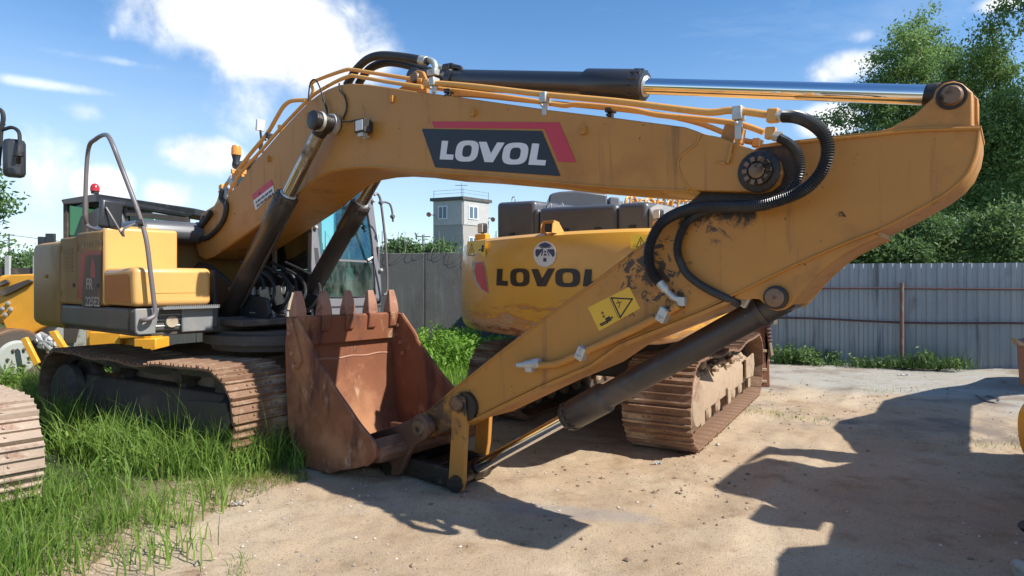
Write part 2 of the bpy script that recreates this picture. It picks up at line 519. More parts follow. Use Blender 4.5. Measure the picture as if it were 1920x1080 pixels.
def split(mb, name, m, parent=None, **kw):
    """every loose piece of the builder becomes an object of its own"""
    par = list(range(len(mb.v)))

    def find(i):
        while par[i] != i:
            par[i] = par[par[i]]
            i = par[i]
        return i
    for f in mb.f:
        for i in f[1:]:
            par[find(i)] = find(f[0])
    groups = {}
    for f in mb.f:
        groups.setdefault(find(f[0]), []).append(f)
    out = []
    for k, fs in groups.items():
        idx = sorted({i for f in fs for i in f})
        mp = {i: j for j, i in enumerate(idx)}
        b = MB()
        b.v = [mb.v[i] for i in idx]
        b.f = [tuple(mp[i] for i in f) for f in fs]
        out.append(b.build(name, m, parent, **kw))
    return out


def tag(o, label, cat, group=None):
    o['label'] = label
    o['category'] = cat
    if group:
        o['group'] = group
    return o


def thing(name, label, cat, loc=(0, 0, 0), rz=0, group=None):
    o = bpy.data.objects.new(name, None)
    o.empty_display_size = .3
    C.objects.link(o)
    o.location = loc
    o.rotation_euler = (0, 0, rz)
    return tag(o, label, cat, group)


def smoothpath(pts, k=8, closed=False):
    P = [V(p) for p in pts]
    out = []
    n = len(P)
    for i in range(n - 1 if not closed else n):
        if closed:
            p0, p1, p2, p3 = P[i - 1], P[i], P[(i + 1) % n], P[(i + 2) % n]
        else:
            p0, p1, p2, p3 = P[max(i - 1, 0)], P[i], P[i + 1], P[min(i + 2, n - 1)]
        for j in range(k):
            t = j / k
            out.append(.5 * ((2 * p1) + (p2 - p0) * t + (2 * p0 - 5 * p1 + 4 * p2 - p3) * t * t + (3 * p1 - p0 - 3 * p2 + p3) * t ** 3))
    if not closed:
        out.append(P[-1])
    return out


def resample(path, step):
    P = [V(p) for p in path]
    L = [0]
    for a, b in zip(P, P[1:]):
        L.append(L[-1] + (b - a).length)
    n = max(2, int(round(L[-1] / step)))
    out = []
    j = 0
    for i in range(n + 1):
        d = L[-1] * i / n
        while j < len(L) - 2 and L[j + 1] < d:
            j += 1
        t = (d - L[j]) / max(1e-9, L[j + 1] - L[j])
        out.append(P[j].lerp(P[j + 1], t))
    return out


class Frame:
    """upright frame of a machine: local x forward, local y left, z up; the methods read a sight line on a plane of the machine"""

    def __init__(s, ox, oy, hx, hy):
        n = math.hypot(hx, hy)
        s.O = np.array([ox, oy])
        s.H = np.array([hx, hy]) / n
        s.Rr = np.array([s.H[1], -s.H[0]])
        s.rz = math.atan2(hy, hx)

    def _hit(s, x, y, v, c):
        r = np.array([(x - 960) / FPX, 1.])
        Z = (c + v @ s.O) / (v @ r)
        p = Z * r - s.O
        return V(p @ s.H, -(p @ s.Rr), EYE - (y - HY) / FPX * Z)

    def side(s, x, y, r):
        return s._hit(x, y, s.Rr, r)

    def front(s, x, y, d):
        return s._hit(x, y, s.H, d)

    def plane(s, x, y, p0, n):
        """local plane through p0 with normal n"""
        eye = s.loc(0, 0, EYE)
        q = s.loc((x - 960) / FPX, 1, EYE - (y - HY) / FPX)
        d = q - eye
        t = (V(p0) - eye).dot(V(n)) / d.dot(V(n))
        return eye + d * t

    def loc(s, X, Y, Z):
        p = np.array([X, Y]) - s.O
        return V(p @ s.H, -(p @ s.Rr), Z)

    def world(s, l):
        p = s.O + s.H * l[0] - s.Rr * l[1]
        return V(p[0], p[1], l[2])


def on_ground(x, y, z=0.):
    Z = (EYE - z) * FPX / (y - HY)
    return V((x - 960) / FPX * Z, Z, z)


def at(x, y, Y):
    return V((x - 960) / FPX * Y, Y, EYE - (y - HY) / FPX * Y)


def ellipse_pts(fn, cx, cy, rx, ry, n=28, pw=2.0, x0=0):
    out = []
    for k in range(n):
        a = 2 * math.pi * k / n
        c, s_ = math.cos(a), math.sin(a)
        out.append(fn(cx + rx * math.copysign(abs(c) ** (2 / pw), c), cy + ry * math.copysign(abs(s_) ** (2 / pw), s_)))
    return out


def ringplate(mb, outer, inner, vec):
    n = len(outer)
    vec = V(vec)
    o = [V(p) for p in outer]
    i = [V(p) for p in inner]
    vs = o + i + [p + vec for p in o] + [p + vec for p in i]
    fs = []
    for k in range(n):
        j = (k + 1) % n
        fs += [(k, j, n + j, n + k), (2 * n + k, 3 * n + k, 3 * n + j, 2 * n + j), (k, 2 * n + k, 2 * n + j, j), (n + k, n + j, 3 * n + j, 3 * n + k)]
    mb.add(vs, fs)


def strip(mb, pts, wid, nrm, th):
    """flat printed line of given width on a surface with normal nrm"""
    nrm = V(nrm).normalized()
    for a, b in zip(pts, pts[1:]):
        a, b = V(a), V(b)
        d = (b - a).normalized()
        s_ = d.cross(nrm) * wid / 2
        a2, b2 = a - d * wid / 2, b + d * wid / 2
        mb.prism([a2 - s_, a2 + s_, b2 + s_, b2 - s_], nrm * th)


# value noise for terrain
_perm = rng.random((256, 256))


def vnoise(x, y):
    xi = np.floor(x).astype(int)
    yi = np.floor(y).astype(int)
    fx = x - xi
    fy = y - yi
    fx = fx * fx * (3 - 2 * fx)
    fy = fy * fy * (3 - 2 * fy)
    a = _perm[xi & 255, yi & 255]
    b = _perm[(xi + 1) & 255, yi & 255]
    c = _perm[xi & 255, (yi + 1) & 255]
    d = _perm[(xi + 1) & 255, (yi + 1) & 255]
    return (a * (1 - fx) + b * fx) * (1 - fy) + (c * (1 - fx) + d * fx) * fy - .5


def fbm(x, y, s, o=4):
    r = 0
    amp = 1
    for i in range(o):
        r = r + amp * vnoise(x * s + 17 * i, y * s + 31 * i)
        s *= 2.03
        amp *= .52
    return r


def bump_at(x, y, cx, cy, rx, ry, ang=0.):
    dx, dy = x - cx, y - cy
    u = (dx * math.cos(ang) + dy * math.sin(ang)) / rx
    v_ = (-dx * math.sin(ang) + dy * math.cos(ang)) / ry
    return np.exp(-(u * u + v_ * v_))


def gh(x, y):
    x = np.asarray(x, float)
    y = np.asarray(y, float)
    near = np.clip((15 - np.hypot(x, y)) / 8, 0, 1)
    h = fbm(x, y, .55, 3) * .035 * near + fbm(x, y, 2.6, 5) * .028 * near + fbm(x + 9, y, 11, 3) * .014 * near * (.6 + fbm(x, y, .9, 2))
    h += .045 * bump_at(x, y, -.38, 4.28, .3, .16) + .035 * bump_at(x, y, .1, 4.75, .2, .12)
    h += .035 * bump_at(x, y, -1.5, 4.55, .5, .22, -.2) + .03 * bump_at(x, y, -1.95, 3.9, .5, .25)
    # wheel ruts running to the back right
    for (cx, cy) in ((1.5, 4.6), (2.6, 6.8), (4.2, 8.6)):
        h -= .02 * bump_at(x, y, cx, cy, 1.6, .16, .95)
        h += .016 * bump_at(x, y, cx + .3, cy - .15, 1.6, .1, .95)
    # rubble heap at the foot of the sheet fence
    h += np.clip(.12 * bump_at(x, y, 7.4, 10.25, 1.1, .3, -.45) * (1 + 1.2 * fbm(x, y, 3, 3)), 0, 1)
    return h


# ------------------------------------------------------------------ the ground
def axis(lo, hi, step, far_lo, far_hi, k):
    mid = list(np.arange(lo, hi, step))
    a = [lo - (abs(far_lo - lo)) * (t / k) ** 2.6 for t in range(k, 0, -1)]
    b = [hi + (far_hi - hi) * (t / k) ** 2.6 for t in range(1, k + 1)]
    return np.array(a + mid + b)


gx = axis(-4.6, 5.6, .028, -1500, 1500, 60)
gy = axis(2.6, 9.0, .028, -300, 2500, 60)
GX, GY = np.meshgrid(gx, gy, indexing='ij')
GZ = gh(GX, GY)
nx, ny = len(gx), len(gy)
vv = np.stack([GX, GY, GZ], -1).reshape(-1, 3)
idx = np.arange(nx * ny).reshape(nx, ny)
q = np.stack([idx[:-1, :-1], idx[1:, :-1], idx[1:, 1:], idx[:-1, 1:]], -1).reshape(-1, 4)


def np_mesh(name, verts, faces, m, smooth=False, parent=None):
    k = faces.shape[1]
    me = bpy.data.meshes.new(name)
    me.vertices.add(len(verts))
    me.vertices.foreach_set('co', np.asarray(verts, np.float32).ravel())
    me.loops.add(faces.size)
    me.loops.foreach_set('vertex_index', faces.astype(np.int32).ravel())
    me.polygons.add(len(faces))
    me.polygons.foreach_set('loop_start', np.arange(0, faces.size, k, dtype=np.int32))
    try:
        me.polygons.foreach_set('loop_total', np.full(len(faces), k, np.int32))
    except Exception:
        pass
    me.polygons.foreach_set('use_smooth', np.full(len(faces), smooth))
    me.update(calc_edges=True)
    me.materials.append(M[m] if isinstance(m, str) else m)
    o = bpy.data.objects.new(name, me)
    C.objects.link(o)
    if parent is not None:
        o.parent = parent
    return o


def ground_material():
    m = bpy.data.materials.new('sandy yard ground')
    m.use_nodes = True
    t = m.node_tree
    b = t.nodes['Principled BSDF']
    b.inputs['Roughness'].default_value = .95
    b.inputs['Specular IOR Level'].default_value = .2
    co = N(t, 'ShaderNodeTexCoord').outputs['Object']
    sp = N(t, 'ShaderNodeSeparateXYZ')
    t.links.new(co, sp.inputs[0])
    X, Y = sp.outputs[0], sp.outputs[1]
    state = {'c': None}

    def mix(fac, col):
        mx = N(t, 'ShaderNodeMix', data_type='RGBA')
        t.links.new(fac, mx.inputs[0])
        if isinstance(state['c'], tuple):
            mx.inputs[6].default_value = state['c']
        else:
            t.links.new(state['c'], mx.inputs[6])
        mx.inputs[7].default_value = (*col, 1)
        state['c'] = mx.outputs[2]
    state['c'] = (.49, .36, .232, 1)
    mix(ramp_(t, noise(t, co, .9, 5), .42, .68), (.56, .44, .305))
    mix(ramp_(t, noise(t, co, 2.6, 7, .65), .50, .72), (.36, .245, .145))
    mix(ramp_(t, noise(t, co, 38, 5, .7), .56, .72), (.25, .17, .11))
    mix(ramp_(t, noise(t, co, 110, 3, .7), .55, .68), (.22, .155, .10))
    mix(ramp_(t, noise(t, co, 70, 4, .7), .64, .74), (.62, .55, .46))
    # pale broken hardstanding at the back right
    wob = mth(t, 'MULTIPLY', mth(t, 'SUBTRACT', noise(t, co, .8, 6, .6), .5), 3.2)
    hard = ramp_(t, mth(t, 'ADD', mth(t, 'ADD', mth(t, 'MULTIPLY', X, .55), mth(t, 'MULTIPLY', Y, .6)), wob), 7.0, 8.3)
    hard = mth(t, 'MULTIPLY', hard, ramp_(t, X, 1.5, 3.2))
    mix(hard, (.40, .365, .30))
    mix(mth(t, 'MULTIPLY', hard, ramp_(t, noise(t, co, 1.6, 7, .65, .2, (1, 2.4, 1)), .47, .62)), (.42, .40, .36))
    mix(mth(t, 'MULTIPLY', hard, ramp_(t, noise(t, co, 3.4, 7, .7, .2, (1, 2.2, 1)), .55, .68)), (.22, .185, .14))
    # bluish worn patch and cracks in the middle
    dx = mth(t, 'DIVIDE', mth(t, 'SUBTRACT', X, .35), .75)
    dy = mth(t, 'DIVIDE', mth(t, 'SUBTRACT', Y, 4.15), .18)
    dd = mth(t, 'SUBTRACT', 1.0, mth(t, 'ADD', mth(t, 'MULTIPLY', dx, dx), mth(t, 'MULTIPLY', mth(t, 'ADD', dy, mth(t, 'MULTIPLY', dx, 1.0)), mth(t, 'ADD', dy, mth(t, 'MULTIPLY', dx, 1.0)))))
    mix(mth(t, 'MULTIPLY', ramp_(t, mth(t, 'ADD', dd, mth(t, 'MULTIPLY', mth(t, 'SUBTRACT', noise(t, co, 9, 6), .5), 1.5)), .1, .9), .65), (.33, .29, .255))
    # dark soil under the grass on the left and behind the machine
    wob2 = mth(t, 'MULTIPLY', mth(t, 'SUBTRACT', noise(t, co, 1.6, 6, .6), .5), 1.6)
    left = ramp_(t, mth(t, 'ADD', mth(t, 'SUBTRACT', mth(t, 'MULTIPLY', X, -1.), mth(t, 'MULTIPLY', Y, -.12)), wob2), 2.5, 3.3)
    mix(mth(t, 'MULTIPLY', left, .75), (.10, .085, .05))
    back = mth(t, 'MULTIPLY', ramp_(t, mth(t, 'SUBTRACT', Y, mth(t, 'MULTIPLY', X, 1.5)), 8.4, 9.6), 1.0)
    mix(back, (.06, .085, .03))
    far = ramp_(t, mth(t, 'ADD', mth(t, 'MULTIPLY', X, .43), mth(t, 'MULTIPLY', Y, .9)), 14.5, 15)
    mix(far, (.05, .08, .03))
    # darker brown patches on the right-hand ground
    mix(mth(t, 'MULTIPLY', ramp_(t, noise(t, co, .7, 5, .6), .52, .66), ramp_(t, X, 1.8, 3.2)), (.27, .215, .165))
    t.links.new(state['c'], b.inputs['Base Color'])
    bn = N(t, 'ShaderNodeBump')
    bn.inputs['Strength'].default_value = .6
    bn.inputs['Distance'].default_value = .03
    hgt = mth(t, 'ADD', mth(t, 'MULTIPLY', noise(t, co, 9, 4, .6), .6), mth(t, 'MULTIPLY', noise(t, co, 85, 4, .8), .9))
    t.links.new(hgt, bn.inputs['Height'])
    t.links.new(bn.outputs[0], b.inputs['Normal'])
    return m


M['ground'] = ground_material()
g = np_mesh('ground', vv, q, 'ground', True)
g['kind'] = 'structure'

# ------------------------------------------------------------------ corrugated sheet fence (right, runs behind the second machine)
FA = V(10.4, 9.37, 0)                       # right end, beyond the frame
FD = V(-3.06, 1.46, 0).normalized()
FN = V(-FD.y, FD.x, 0)
if FN.y > 0:
    FN = -FN                                # towards the yard
FENCE_H = 1.80
fence = thing('sheet_fence', 'galvanised corrugated sheet fence with rusty rails and posts at the right', 'fence', FA)
sheet_w = 1.05
prof = []
per = .15
k = 0
while k * per < sheet_w - .01:
    x0 = k * per
    prof += [(x0, 0), (x0 + .055, 0), (x0 + .075, .02), (x0 + .13, .02)]
    k += 1
prof.append((sheet_w, 0))
for i in range(12):
    mb = MB()
    dz = rng.uniform(-.012, .012)
    off = .0025 * (i % 2)
    vs = []
    for (u, d) in prof:
        p = FD * (u + i * (sheet_w - .03)) + FN * (d + off)
        vs += [p + V(0, 0, .02), p + V(0, 0, FENCE_H + dz)]
    mb.add(vs, [(2 * j, 2 * j + 2, 2 * j + 3, 2 * j + 1) for j in range(len(prof) - 1)])
    o = mb.build('sheet', 'galv', fence, smooth=False)
    so = o.modifiers.new('thickness', 'SOLIDIFY')
    so.thickness = .0015
for (z0, wob) in ((1.37, .004), (.80, .02)):
    pts = []
    for i in range(26):
        u = i * .5
        pts.append(FD * u + FN * .055 + V(0, 0, z0 + wob * math.sin(i * .9 + z0 * 5)))
    MB().tube(pts, .016, 8).build('rail', 'rail_rust', fence)
for u in (1.2, 4.02, 6.85, 9.7):
    MB().cyl(FD * u + FN * .105 + V(0, 0, -.1), FD * u + FN * .105 + V(0, 0, 1.47), .03, n=10).build('post', 'post_rust', fence)

# ------------------------------------------------------------------ concrete wall behind, with razor wire
wall = thing('concrete_wall', 'dark streaked concrete panel wall behind the cab of the first excavator', 'wall', (-9.4, 14, 0))
for i in range(5):
    mb = MB()
    x0 = i * 2.5
    mb.box((x0 + 1.24, 0, 1.0), (2.485, .14, 2.22 + .02 * (i % 2)))
    o = mb.build('wall_panel', 'concrete', wall, bevel=.012)
for i in range(6):
    MB().box((i * 2.5 - .005, .1, .95), (.22, .22, 2.0)).build('wall_post', 'concrete', wall, bevel=.01)
razor = thing('razor_wire', 'thin coils of razor wire running along the top of the concrete wall', 'razor wire', (-9.4, 14, 2.1))
mb = MB()
pts = []
for i in range(1400):
    a = i / 1400 * 2 * math.pi * 46
    x = i / 1400 * 9.8
    rr = .23 + .03 * math.sin(a * .13)
    pts.append(V(x + .05 * math.sin(a * .5), rr * math.cos(a), rr * math.sin(a) + .2 + .03 * math.sin(x * 2)))
mb.tube(pts, .0035, 3)
mb.build('wire_coil', 'wire', razor)
mb = MB()
for x in np.arange(.3, 10.1, 1.25):
    mb.cyl((x, 0, 0), (x, 0, .5), .01, n=5)
mb.build('wire_bracket', 'wire', razor)

# ------------------------------------------------------------------ watch tower
TY = 60.
tw = thing('watchtower', 'pale square brick watchtower with white framed windows beyond the wall', 'tower', at(868, 560, TY).xy.to_3d(), R(0))
TF = Frame(at(868, 560, TY).x, TY - 0, 1, 0)
# corner at x=868; left face runs back-left, right face back-right
cz = at(868, 368, TY).z
cn = V(0, 0, 0)
la = V(-2.95, 1.3, 0)
ra = V(2.35, 2.6, 0)


def tquad(a0, a1, z0, z1, fdir, out, th, name, m, par=tw):
    nrm = out.normalized()
    p = [fdir * a0, fdir * a1]
    mb = MB()
    mb.prism([p[0] + V(0, 0, z0), p[1] + V(0, 0, z0), p[1] + V(0, 0, z1), p[0] + V(0, 0, z1)], nrm * th)
    return mb.build(name, m, par, smooth=False)


mb = MB()
mb.prism([cn, cn + la, cn + la + ra, cn + ra], V(0, 0, cz - .3))
mb.build('tower_wall', 'tower_brick', tw, smooth=False)
nl = V(-la.y, la.x, 0)
nl = nl if nl.y < 0 else -nl
nr = V(-ra.y, ra.x, 0)
nr = nr if nr.y < 0 else -nr
mb = MB()
e = 1.12
ctr = (la + ra) / 2
ro = [ctr + (p - ctr) * e for p in (cn, cn + la, cn + la + ra, cn + ra)]
mb.prism([p + V(0, 0, cz - .32) for p in ro], V(0, 0, .3))
mb.build('roof', 'concrete', tw, smooth=False)
hh = cz - .35
tquad(.02, .98, hh - 2.3, hh, la, nl, .06, 'upper_panel', 'tower_panel')
tquad(.02, .98, hh - 2.3, hh, ra, nr, .06, 'upper_panel', 'tower_panel')
for (fd, on, a0, a1, z0, z1) in ((la, nl, .50, .82, hh - 1.75, hh - .45), (ra, nr, .18, .55, hh - 1.75, hh - .45), (ra, nr, .2, .55, hh - 5.0, hh - 3.4)):
    th = .09 if z0 > hh - 3 else .03
    wf = tquad(a0, a1, z0, z1, fd, on, th + .03, 'window', 'white')
    am = (a0 + a1) / 2
    for (b0, b1) in ((a0 + .04, am - .02), (am + .02, a1 - .04)):
        tquad(b0, b1, z0 + .12, z1 - .12, fd, on, th + .045, 'pane', 'window_dark', wf)
mb = MB()
for (x, y, h) in ((0, 0, 1.), (-2.9, 1.3, .9), (2.3, 2.6, .9), (-.3, 1.8, 1.9)):
    mb.cyl((x, y, cz), (x, y, cz + h * .8), .025, n=5)
for zz in (.35, .65):
    mb.tube([(-2.9, 1.3, cz + zz), (0, 0, cz + zz), (2.3, 2.6, cz + zz)], .014, 4)
mb.tube([(-.9, 1.8, cz + 1.3), (.3, 1.8, cz + 1.3)], .03, 4)
mb.build('roof_railing', 'wire', tw)
for (x, z) in ((-3.3, hh - 1.3), (2.75, hh - 1.6)):
    mb = MB()
    mb.cyl((x, .8 if x < 0 else 2.6, z), (x, .5 if x < 0 else 2.3, z), .22, n=10)
    mb.cyl((x, .8, z), (x * .85, 1.2, z), .04, n=5)
    mb.build('siren', 'rail_rust', tw)

# utility poles
for (x, yt, Y, lab) in ((793, 440, 34, 'thin lattice aerial mast left of the watchtower'), (17, 438, 48, 'thin utility pole far off at the left edge')):
    p = at(x, 527, Y)
    pl = thing('utility_pole', lab, 'utility pole', (p.x, p.y, 0))
    zt = at(x, yt, Y).z
    MB().cyl((0, 0, 0), (0, 0, zt), .07, .05, 6).build('pole', 'wire', pl)
    mb = MB()
    for dz in (.1, .5):
        mb.cyl((-.4, 0, zt - dz), (.4, 0, zt - dz), .03, n=5)
    mb.build('cross_arm', 'wire', pl)
    if x < 100:
        mb = MB()
        mb.cyl((0, 0, zt - 1), (1.6, 0, 0), .05, n=5)
        mb.build('brace', 'wire', pl)
        wr = MB()
        wr.tube([(0, 0, zt - .1), (4, 0, zt - .6), (9, 1, zt - .5)], .02, 4)
        wr.tube([(0, 0, zt - .1), (-4, 0, zt - .3), (-9, 1, zt + .3)], .02, 4)
        wr.build('wire', 'wire', pl)


# ------------------------------------------------------------------ foliage
def leaf_cloud(centres, spread, n_each, size, stretch=1.0, droop=.0):
    c = np.repeat(np.asarray(centres, float), n_each, 0)
    sp = np.repeat(np.asarray(spread, float).reshape(-1, 1), n_each, 0) if np.ndim(spread) else spread
    n = len(c)
    p = c + rng.normal(0, 1, (n, 3)) * sp * np.array([1, 1, .75])
    a = rng.normal(0, 1, (n, 3))
    a[:, 2] -= droop
    a /= np.linalg.norm(a, axis=1, keepdims=True)
    b = np.cross(a, rng.normal(0, 1, (n, 3)))
    b /= np.linalg.norm(b, axis=1, keepdims=True)
    s = size * rng.uniform(.55, 1.3, (n, 1))
    A = a * s * stretch
    B = b * s * .42
    nn = np.cross(a, b) * s * .12
    v = np.stack([p - A, p + B + nn, p + A, p - B + nn], 1).reshape(-1, 3)
    f = np.arange(n * 4).reshape(n, 4)
    return v, f


def tree(name, label, loc, lobes, trunk_top, trunk_r, nclump, per, size, mt, clump=.22, group=None, droop=.4):
    """lobes: (x, y, z, rx, ry, rz) ellipsoids filled with leaf clumps, densest near their skin"""
    t = thing(name, label, 'tree' if 'tree' in name else 'bush', loc, 0, group)
    tops = np.array([l[:3] for l in lobes])
    vol = np.array([l[3] * l[4] * l[5] for l in lobes]) ** .72
    cs = []
    for l, nn in zip(lobes, np.maximum(3, (nclump * vol / vol.sum()).astype(int))):
        d = rng.normal(0, 1, (nn, 3))
        d /= np.linalg.norm(d, axis=1, keepdims=True)
        rr = rng.uniform(.35, 1.0, (nn, 1)) ** .55
        rr *= 1 + .22 * np.sin(d[:, :1] * 5 + l[0] * 3) * np.cos(d[:, 2:] * 4 + l[2])
        cs.append(np.array(l[:3]) + d * rr * np.array(l[3:]))
    cs = np.concatenate(cs)
    v, f = leaf_cloud(cs, rng.uniform(clump * .5, clump * 1.3, len(cs)), per, size, 1.0, droop)
    np_mesh('crown', v, f, mt, False, t)
    mb = MB()
    tt = V(*trunk_top)
    mb.tube([V(0, 0, -.1), tt * .35 + V(.08, 0, 0), tt * .7 - V(.05, 0, 0), tt], [trunk_r, trunk_r * .75, trunk_r * .45, trunk_r * .12], 8)
    for l in lobes:
        e_ = V(l[0], l[1], l[2])
        h0 = min(.85, max(.25, (l[2] - l[5] * .8) / max(.5, tt.z)))
        s0 = tt * h0
        m_ = s0.lerp(e_, .55) + V(0, 0, -.1 * l[5])
        mb.tube([s0, m_, e_ + V(0, 0, l[5] * .6)], [trunk_r * .35, trunk_r * .2, trunk_r * .05], 5)
        for _ in range(4):
            q_ = cs[rng.integers(len(cs))]
            if np.linalg.norm(q_ - np.array(l[:3])) < max(l[3:]):
                mb.tube([m_, V(*q_)], [trunk_r * .12, trunk_r * .03], 4)
    mb.build('trunk', 'bark', t)
    return t


def lobes_px(pts, Y, base, dy=.8):
    out = []
    for (x, y, rx, ry) in pts:
        c = at(x, y, Y)
        out.append((c.x - base.x, rng.uniform(-dy, dy), c.z, rx / FPX * Y, rx / FPX * Y * .9, ry / FPX * Y))
    return out


Y1 = 21.
b1 = V(at(1725, 527, Y1).x, Y1, 0)
tree('poplar_tree', 'tall leafy tree behind the sheet fence with the pointed uneven crown nearest the stick', b1,
     lobes_px([(1722, 75, 36, 58), (1690, 110, 42, 52), (1755, 110, 45, 50), (1655, 140, 40, 40), (1782, 100, 26, 30), (1700, 170, 75, 55), (1765, 190, 60, 70), (1640, 205, 62, 42), (1590, 222, 38, 16), (1700, 260, 95, 60),
               (1620, 268, 50, 26), (1770, 300, 60, 70), (1720, 350, 70, 60), (1760, 420, 55, 60), (1690, 430, 45, 40)], Y1, b1), (.1, 0, 9.2), .2, 620, 84, .062, 'leaf', .21)
Y2 = 18.5
b2 = V(at(1868, 527, Y2).x, Y2, 0)
tree('birch_tree', 'tall dense tree behind the sheet fence at the right, beside the pointed one', b2,
     lobes_px([(1840, 90, 32, 42), (1835, 140, 50, 55), (1870, 160, 50, 65), (1815, 200, 35, 55), (1850, 250, 65, 60), (1885, 270, 60, 80), (1830, 330, 60, 60), (1880, 370, 65, 70), (1835, 420, 60, 60), (1895, 450, 60, 50), (1800, 455, 40, 40)], Y2, b2),
     (.1, 0, 7.6), .17, 560, 84, .058, 'leaf', .20)
Y3 = 17.
b3 = V(at(1960, 527, Y3).x, Y3, 0)
tree('poplar_tree', 'tree cut by the right edge of the photo, taller than its neighbours', b3,
     lobes_px([(1925, 20, 32, 60), (1935, -60, 60, 80), (1960, 60, 50, 80), (1990, -100, 80, 120), (1975, 180, 60, 90), (2040, 60, 100, 130), (1980, 300, 80, 90), (2060, 260, 100, 110), (2000, 420, 90, 70)], Y3, b3),
     (.1, 0, 9.5), .2, 480, 70, .062, 'leaf', .22)
Y4 = 24.
for (x, lob, lab) in ((1640, [(1640, 300, 60, 40), (1600, 310, 30, 25), (1680, 380, 60, 60)], 'darker tree half hidden behind the stick end, above the fence'),
                      (1950, [(1900, 330, 90, 110), (1980, 400, 90, 90), (1840, 380, 70, 90), (1790, 330, 60, 80)], 'dark tree filling the gap behind the two tall trees')):
    b4 = V(at(x, 527, Y4).x, Y4, 0)
    tree('birch_tree', lab, b4, lobes_px(lob, Y4, b4), (0, 0, 5), .16, 260, 60, .09, 'leaf_dark', .30)
# shrubs against the fence top
for (x, Y, lob, lab) in ((1625, 15.6, [(1625, 470, 52, 26), (1650, 440, 30, 30), (1590, 485, 30, 16)], 'light green shrub leaning over the fence top below the stick'),
                         (1745, 15.4, [(1745, 450, 50, 50), (1700, 475, 40, 30)], 'green shrub over the fence top, middle one'),
                         (1870, 15.0, [(1870, 440, 55, 60), (1910, 470, 40, 40), (1815, 470, 35, 36)], 'green shrub over the fence top near the right edge')):
    b4 = V(at(x, 527, Y).x, Y, 0)
    tree('shrub', lab, b4, lobes_px(lob, Y, b4, .3), (0, 0, 2.2), .05, 130, 60, .06, 'leaf_far', .16, droop=0)
# left edge tree and far bushes
b5 = V(at(-60, 527, 16).x, 16, 0)
tree('birch_tree', 'tree at the left edge with only its outer twigs in view', b5,
     lobes_px([(-10, 350, 26, 22), (-30, 385, 55, 18), (-15, 415, 26, 12), (-40, 300, 30, 40), (-80, 380, 60, 90), (-120, 250, 90, 100), (-20, 455, 30, 10)], 16, b5, .4), (0, 0, 5.4), .15, 260, 40, .08, 'leaf_dark', .16)
k = 0
for (x, y, rx, ry, Y, lab) in ((25, 492, 34, 22, 40, 'far bush behind the dark fence at the left edge'), (65, 486, 20, 16, 44, 'far bush with a sapling beside the body of the first excavator'),
                               (757, 470, 30, 12, 26, 'small bush showing over the concrete wall beside the cab'), (822, 470, 18, 8, 26, 'low bush at the foot of the watchtower above the wall')):
    bb = V(at(x, 527, Y).x, Y, 0)
    tree('bush', lab, bb, lobes_px([(x, y, rx, ry), (x - rx * .5, y + ry * .4, rx * .6, ry * .7), (x + rx * .6, y + ry * .5, rx * .5, ry * .6), (x, y + ry * 1.5, rx * 1.2, ry)], Y, bb, .4), (0, 0, 1.4), .06, 110, 40, .11, 'leaf_far', .2, droop=0)
ff = thing('dark_fence', 'low dark fence with white posts far off at the left edge', 'fence', (at(-60, 527, 24).x, 24, 0))
MB().box((2.2, 0, 1.0), (6.4, .06, 2.0)).build('boarding', 'track_dark', ff)
for x in (1.55, 2.6):
    MB().box((x, -.06, 1.15), (.16, .1, 2.6)).build('post', 'tower_panel', ff)


# ------------------------------------------------------------------ grass
def blades(xy, h, wid, lean=.5, seg=4):
    n = len(xy)
    x, y = xy[:, 0], xy[:, 1]
    z = gh(x, y) - .01
    ang = rng.uniform(0, 2 * np.pi, n)
    L = h * rng.uniform(.45, 1.25, n)
    ln = lean * rng.uniform(.15, 1.3, n)
    W = wid * rng.uniform(.6, 1.3, n)
    dx, dy = np.cos(ang), np.sin(ang)
    tw_ = rng.uniform(0, np.pi, n)
    sx, sy = np.cos(tw_), np.sin(tw_)
    V_ = []
    for i in range(seg + 1):
        t = i / seg
        hz = L * (t - .45 * ln * t ** 2.6)
        out = L * ln * t ** 2 * .85
        w_ = W * (1 - t ** 1.5) * .5 + .0004
        cx = x + dx * out
        cy = y + dy * out
        V_.append(np.stack([cx - sx * w_, cy - sy * w_, z + hz], -1))
        V_.append(np.stack([cx + sx * w_, cy + sy * w_, z + hz], -1))
    v = np.stack(V_, 1).reshape(-1, 3)
    k = 2 * (seg + 1)
    base = np.arange(n)[:, None] * k
    f = np.concatenate([base + np.array([2 * i, 2 * i + 1, 2 * i + 3, 2 * i + 2]) for i in range(seg)], 0)
    return v, f


def inpoly(x, y, poly):
    ins = np.zeros(len(x), bool)
    n = len(poly)
    for i in range(n):
        x1, y1 = poly[i]
        x2, y2 = poly[(i + 1) % n]
        c = ((y1 > y) != (y2 > y)) & (x < (x2 - x1) * (y - y1) / (y2 - y1 + 1e-12) + x1)
        ins ^= c
    return ins


def scatter(polypx, n, clump=1.4, thr=-.1, power=1.):
    P = [tuple(on_ground(*p).xy) for p in polypx]
    a = np.array(P)
    lo, hi = a.min(0), a.max(0)
    out = []
    tot = 0
    while tot < n:
        p = rng.uniform(lo, hi, (n, 2))
        k_ = inpoly(p[:, 0], p[:, 1], P)
        p = p[k_]
        d = fbm(p[:, 0], p[:, 1], clump, 4)
        p = p[d + rng.uniform(-.35, .35, len(p)) * power > thr]
        out.append(p)
        tot += len(p)
        if len(out) > 40:
            break
    return np.concatenate(out)[:n]


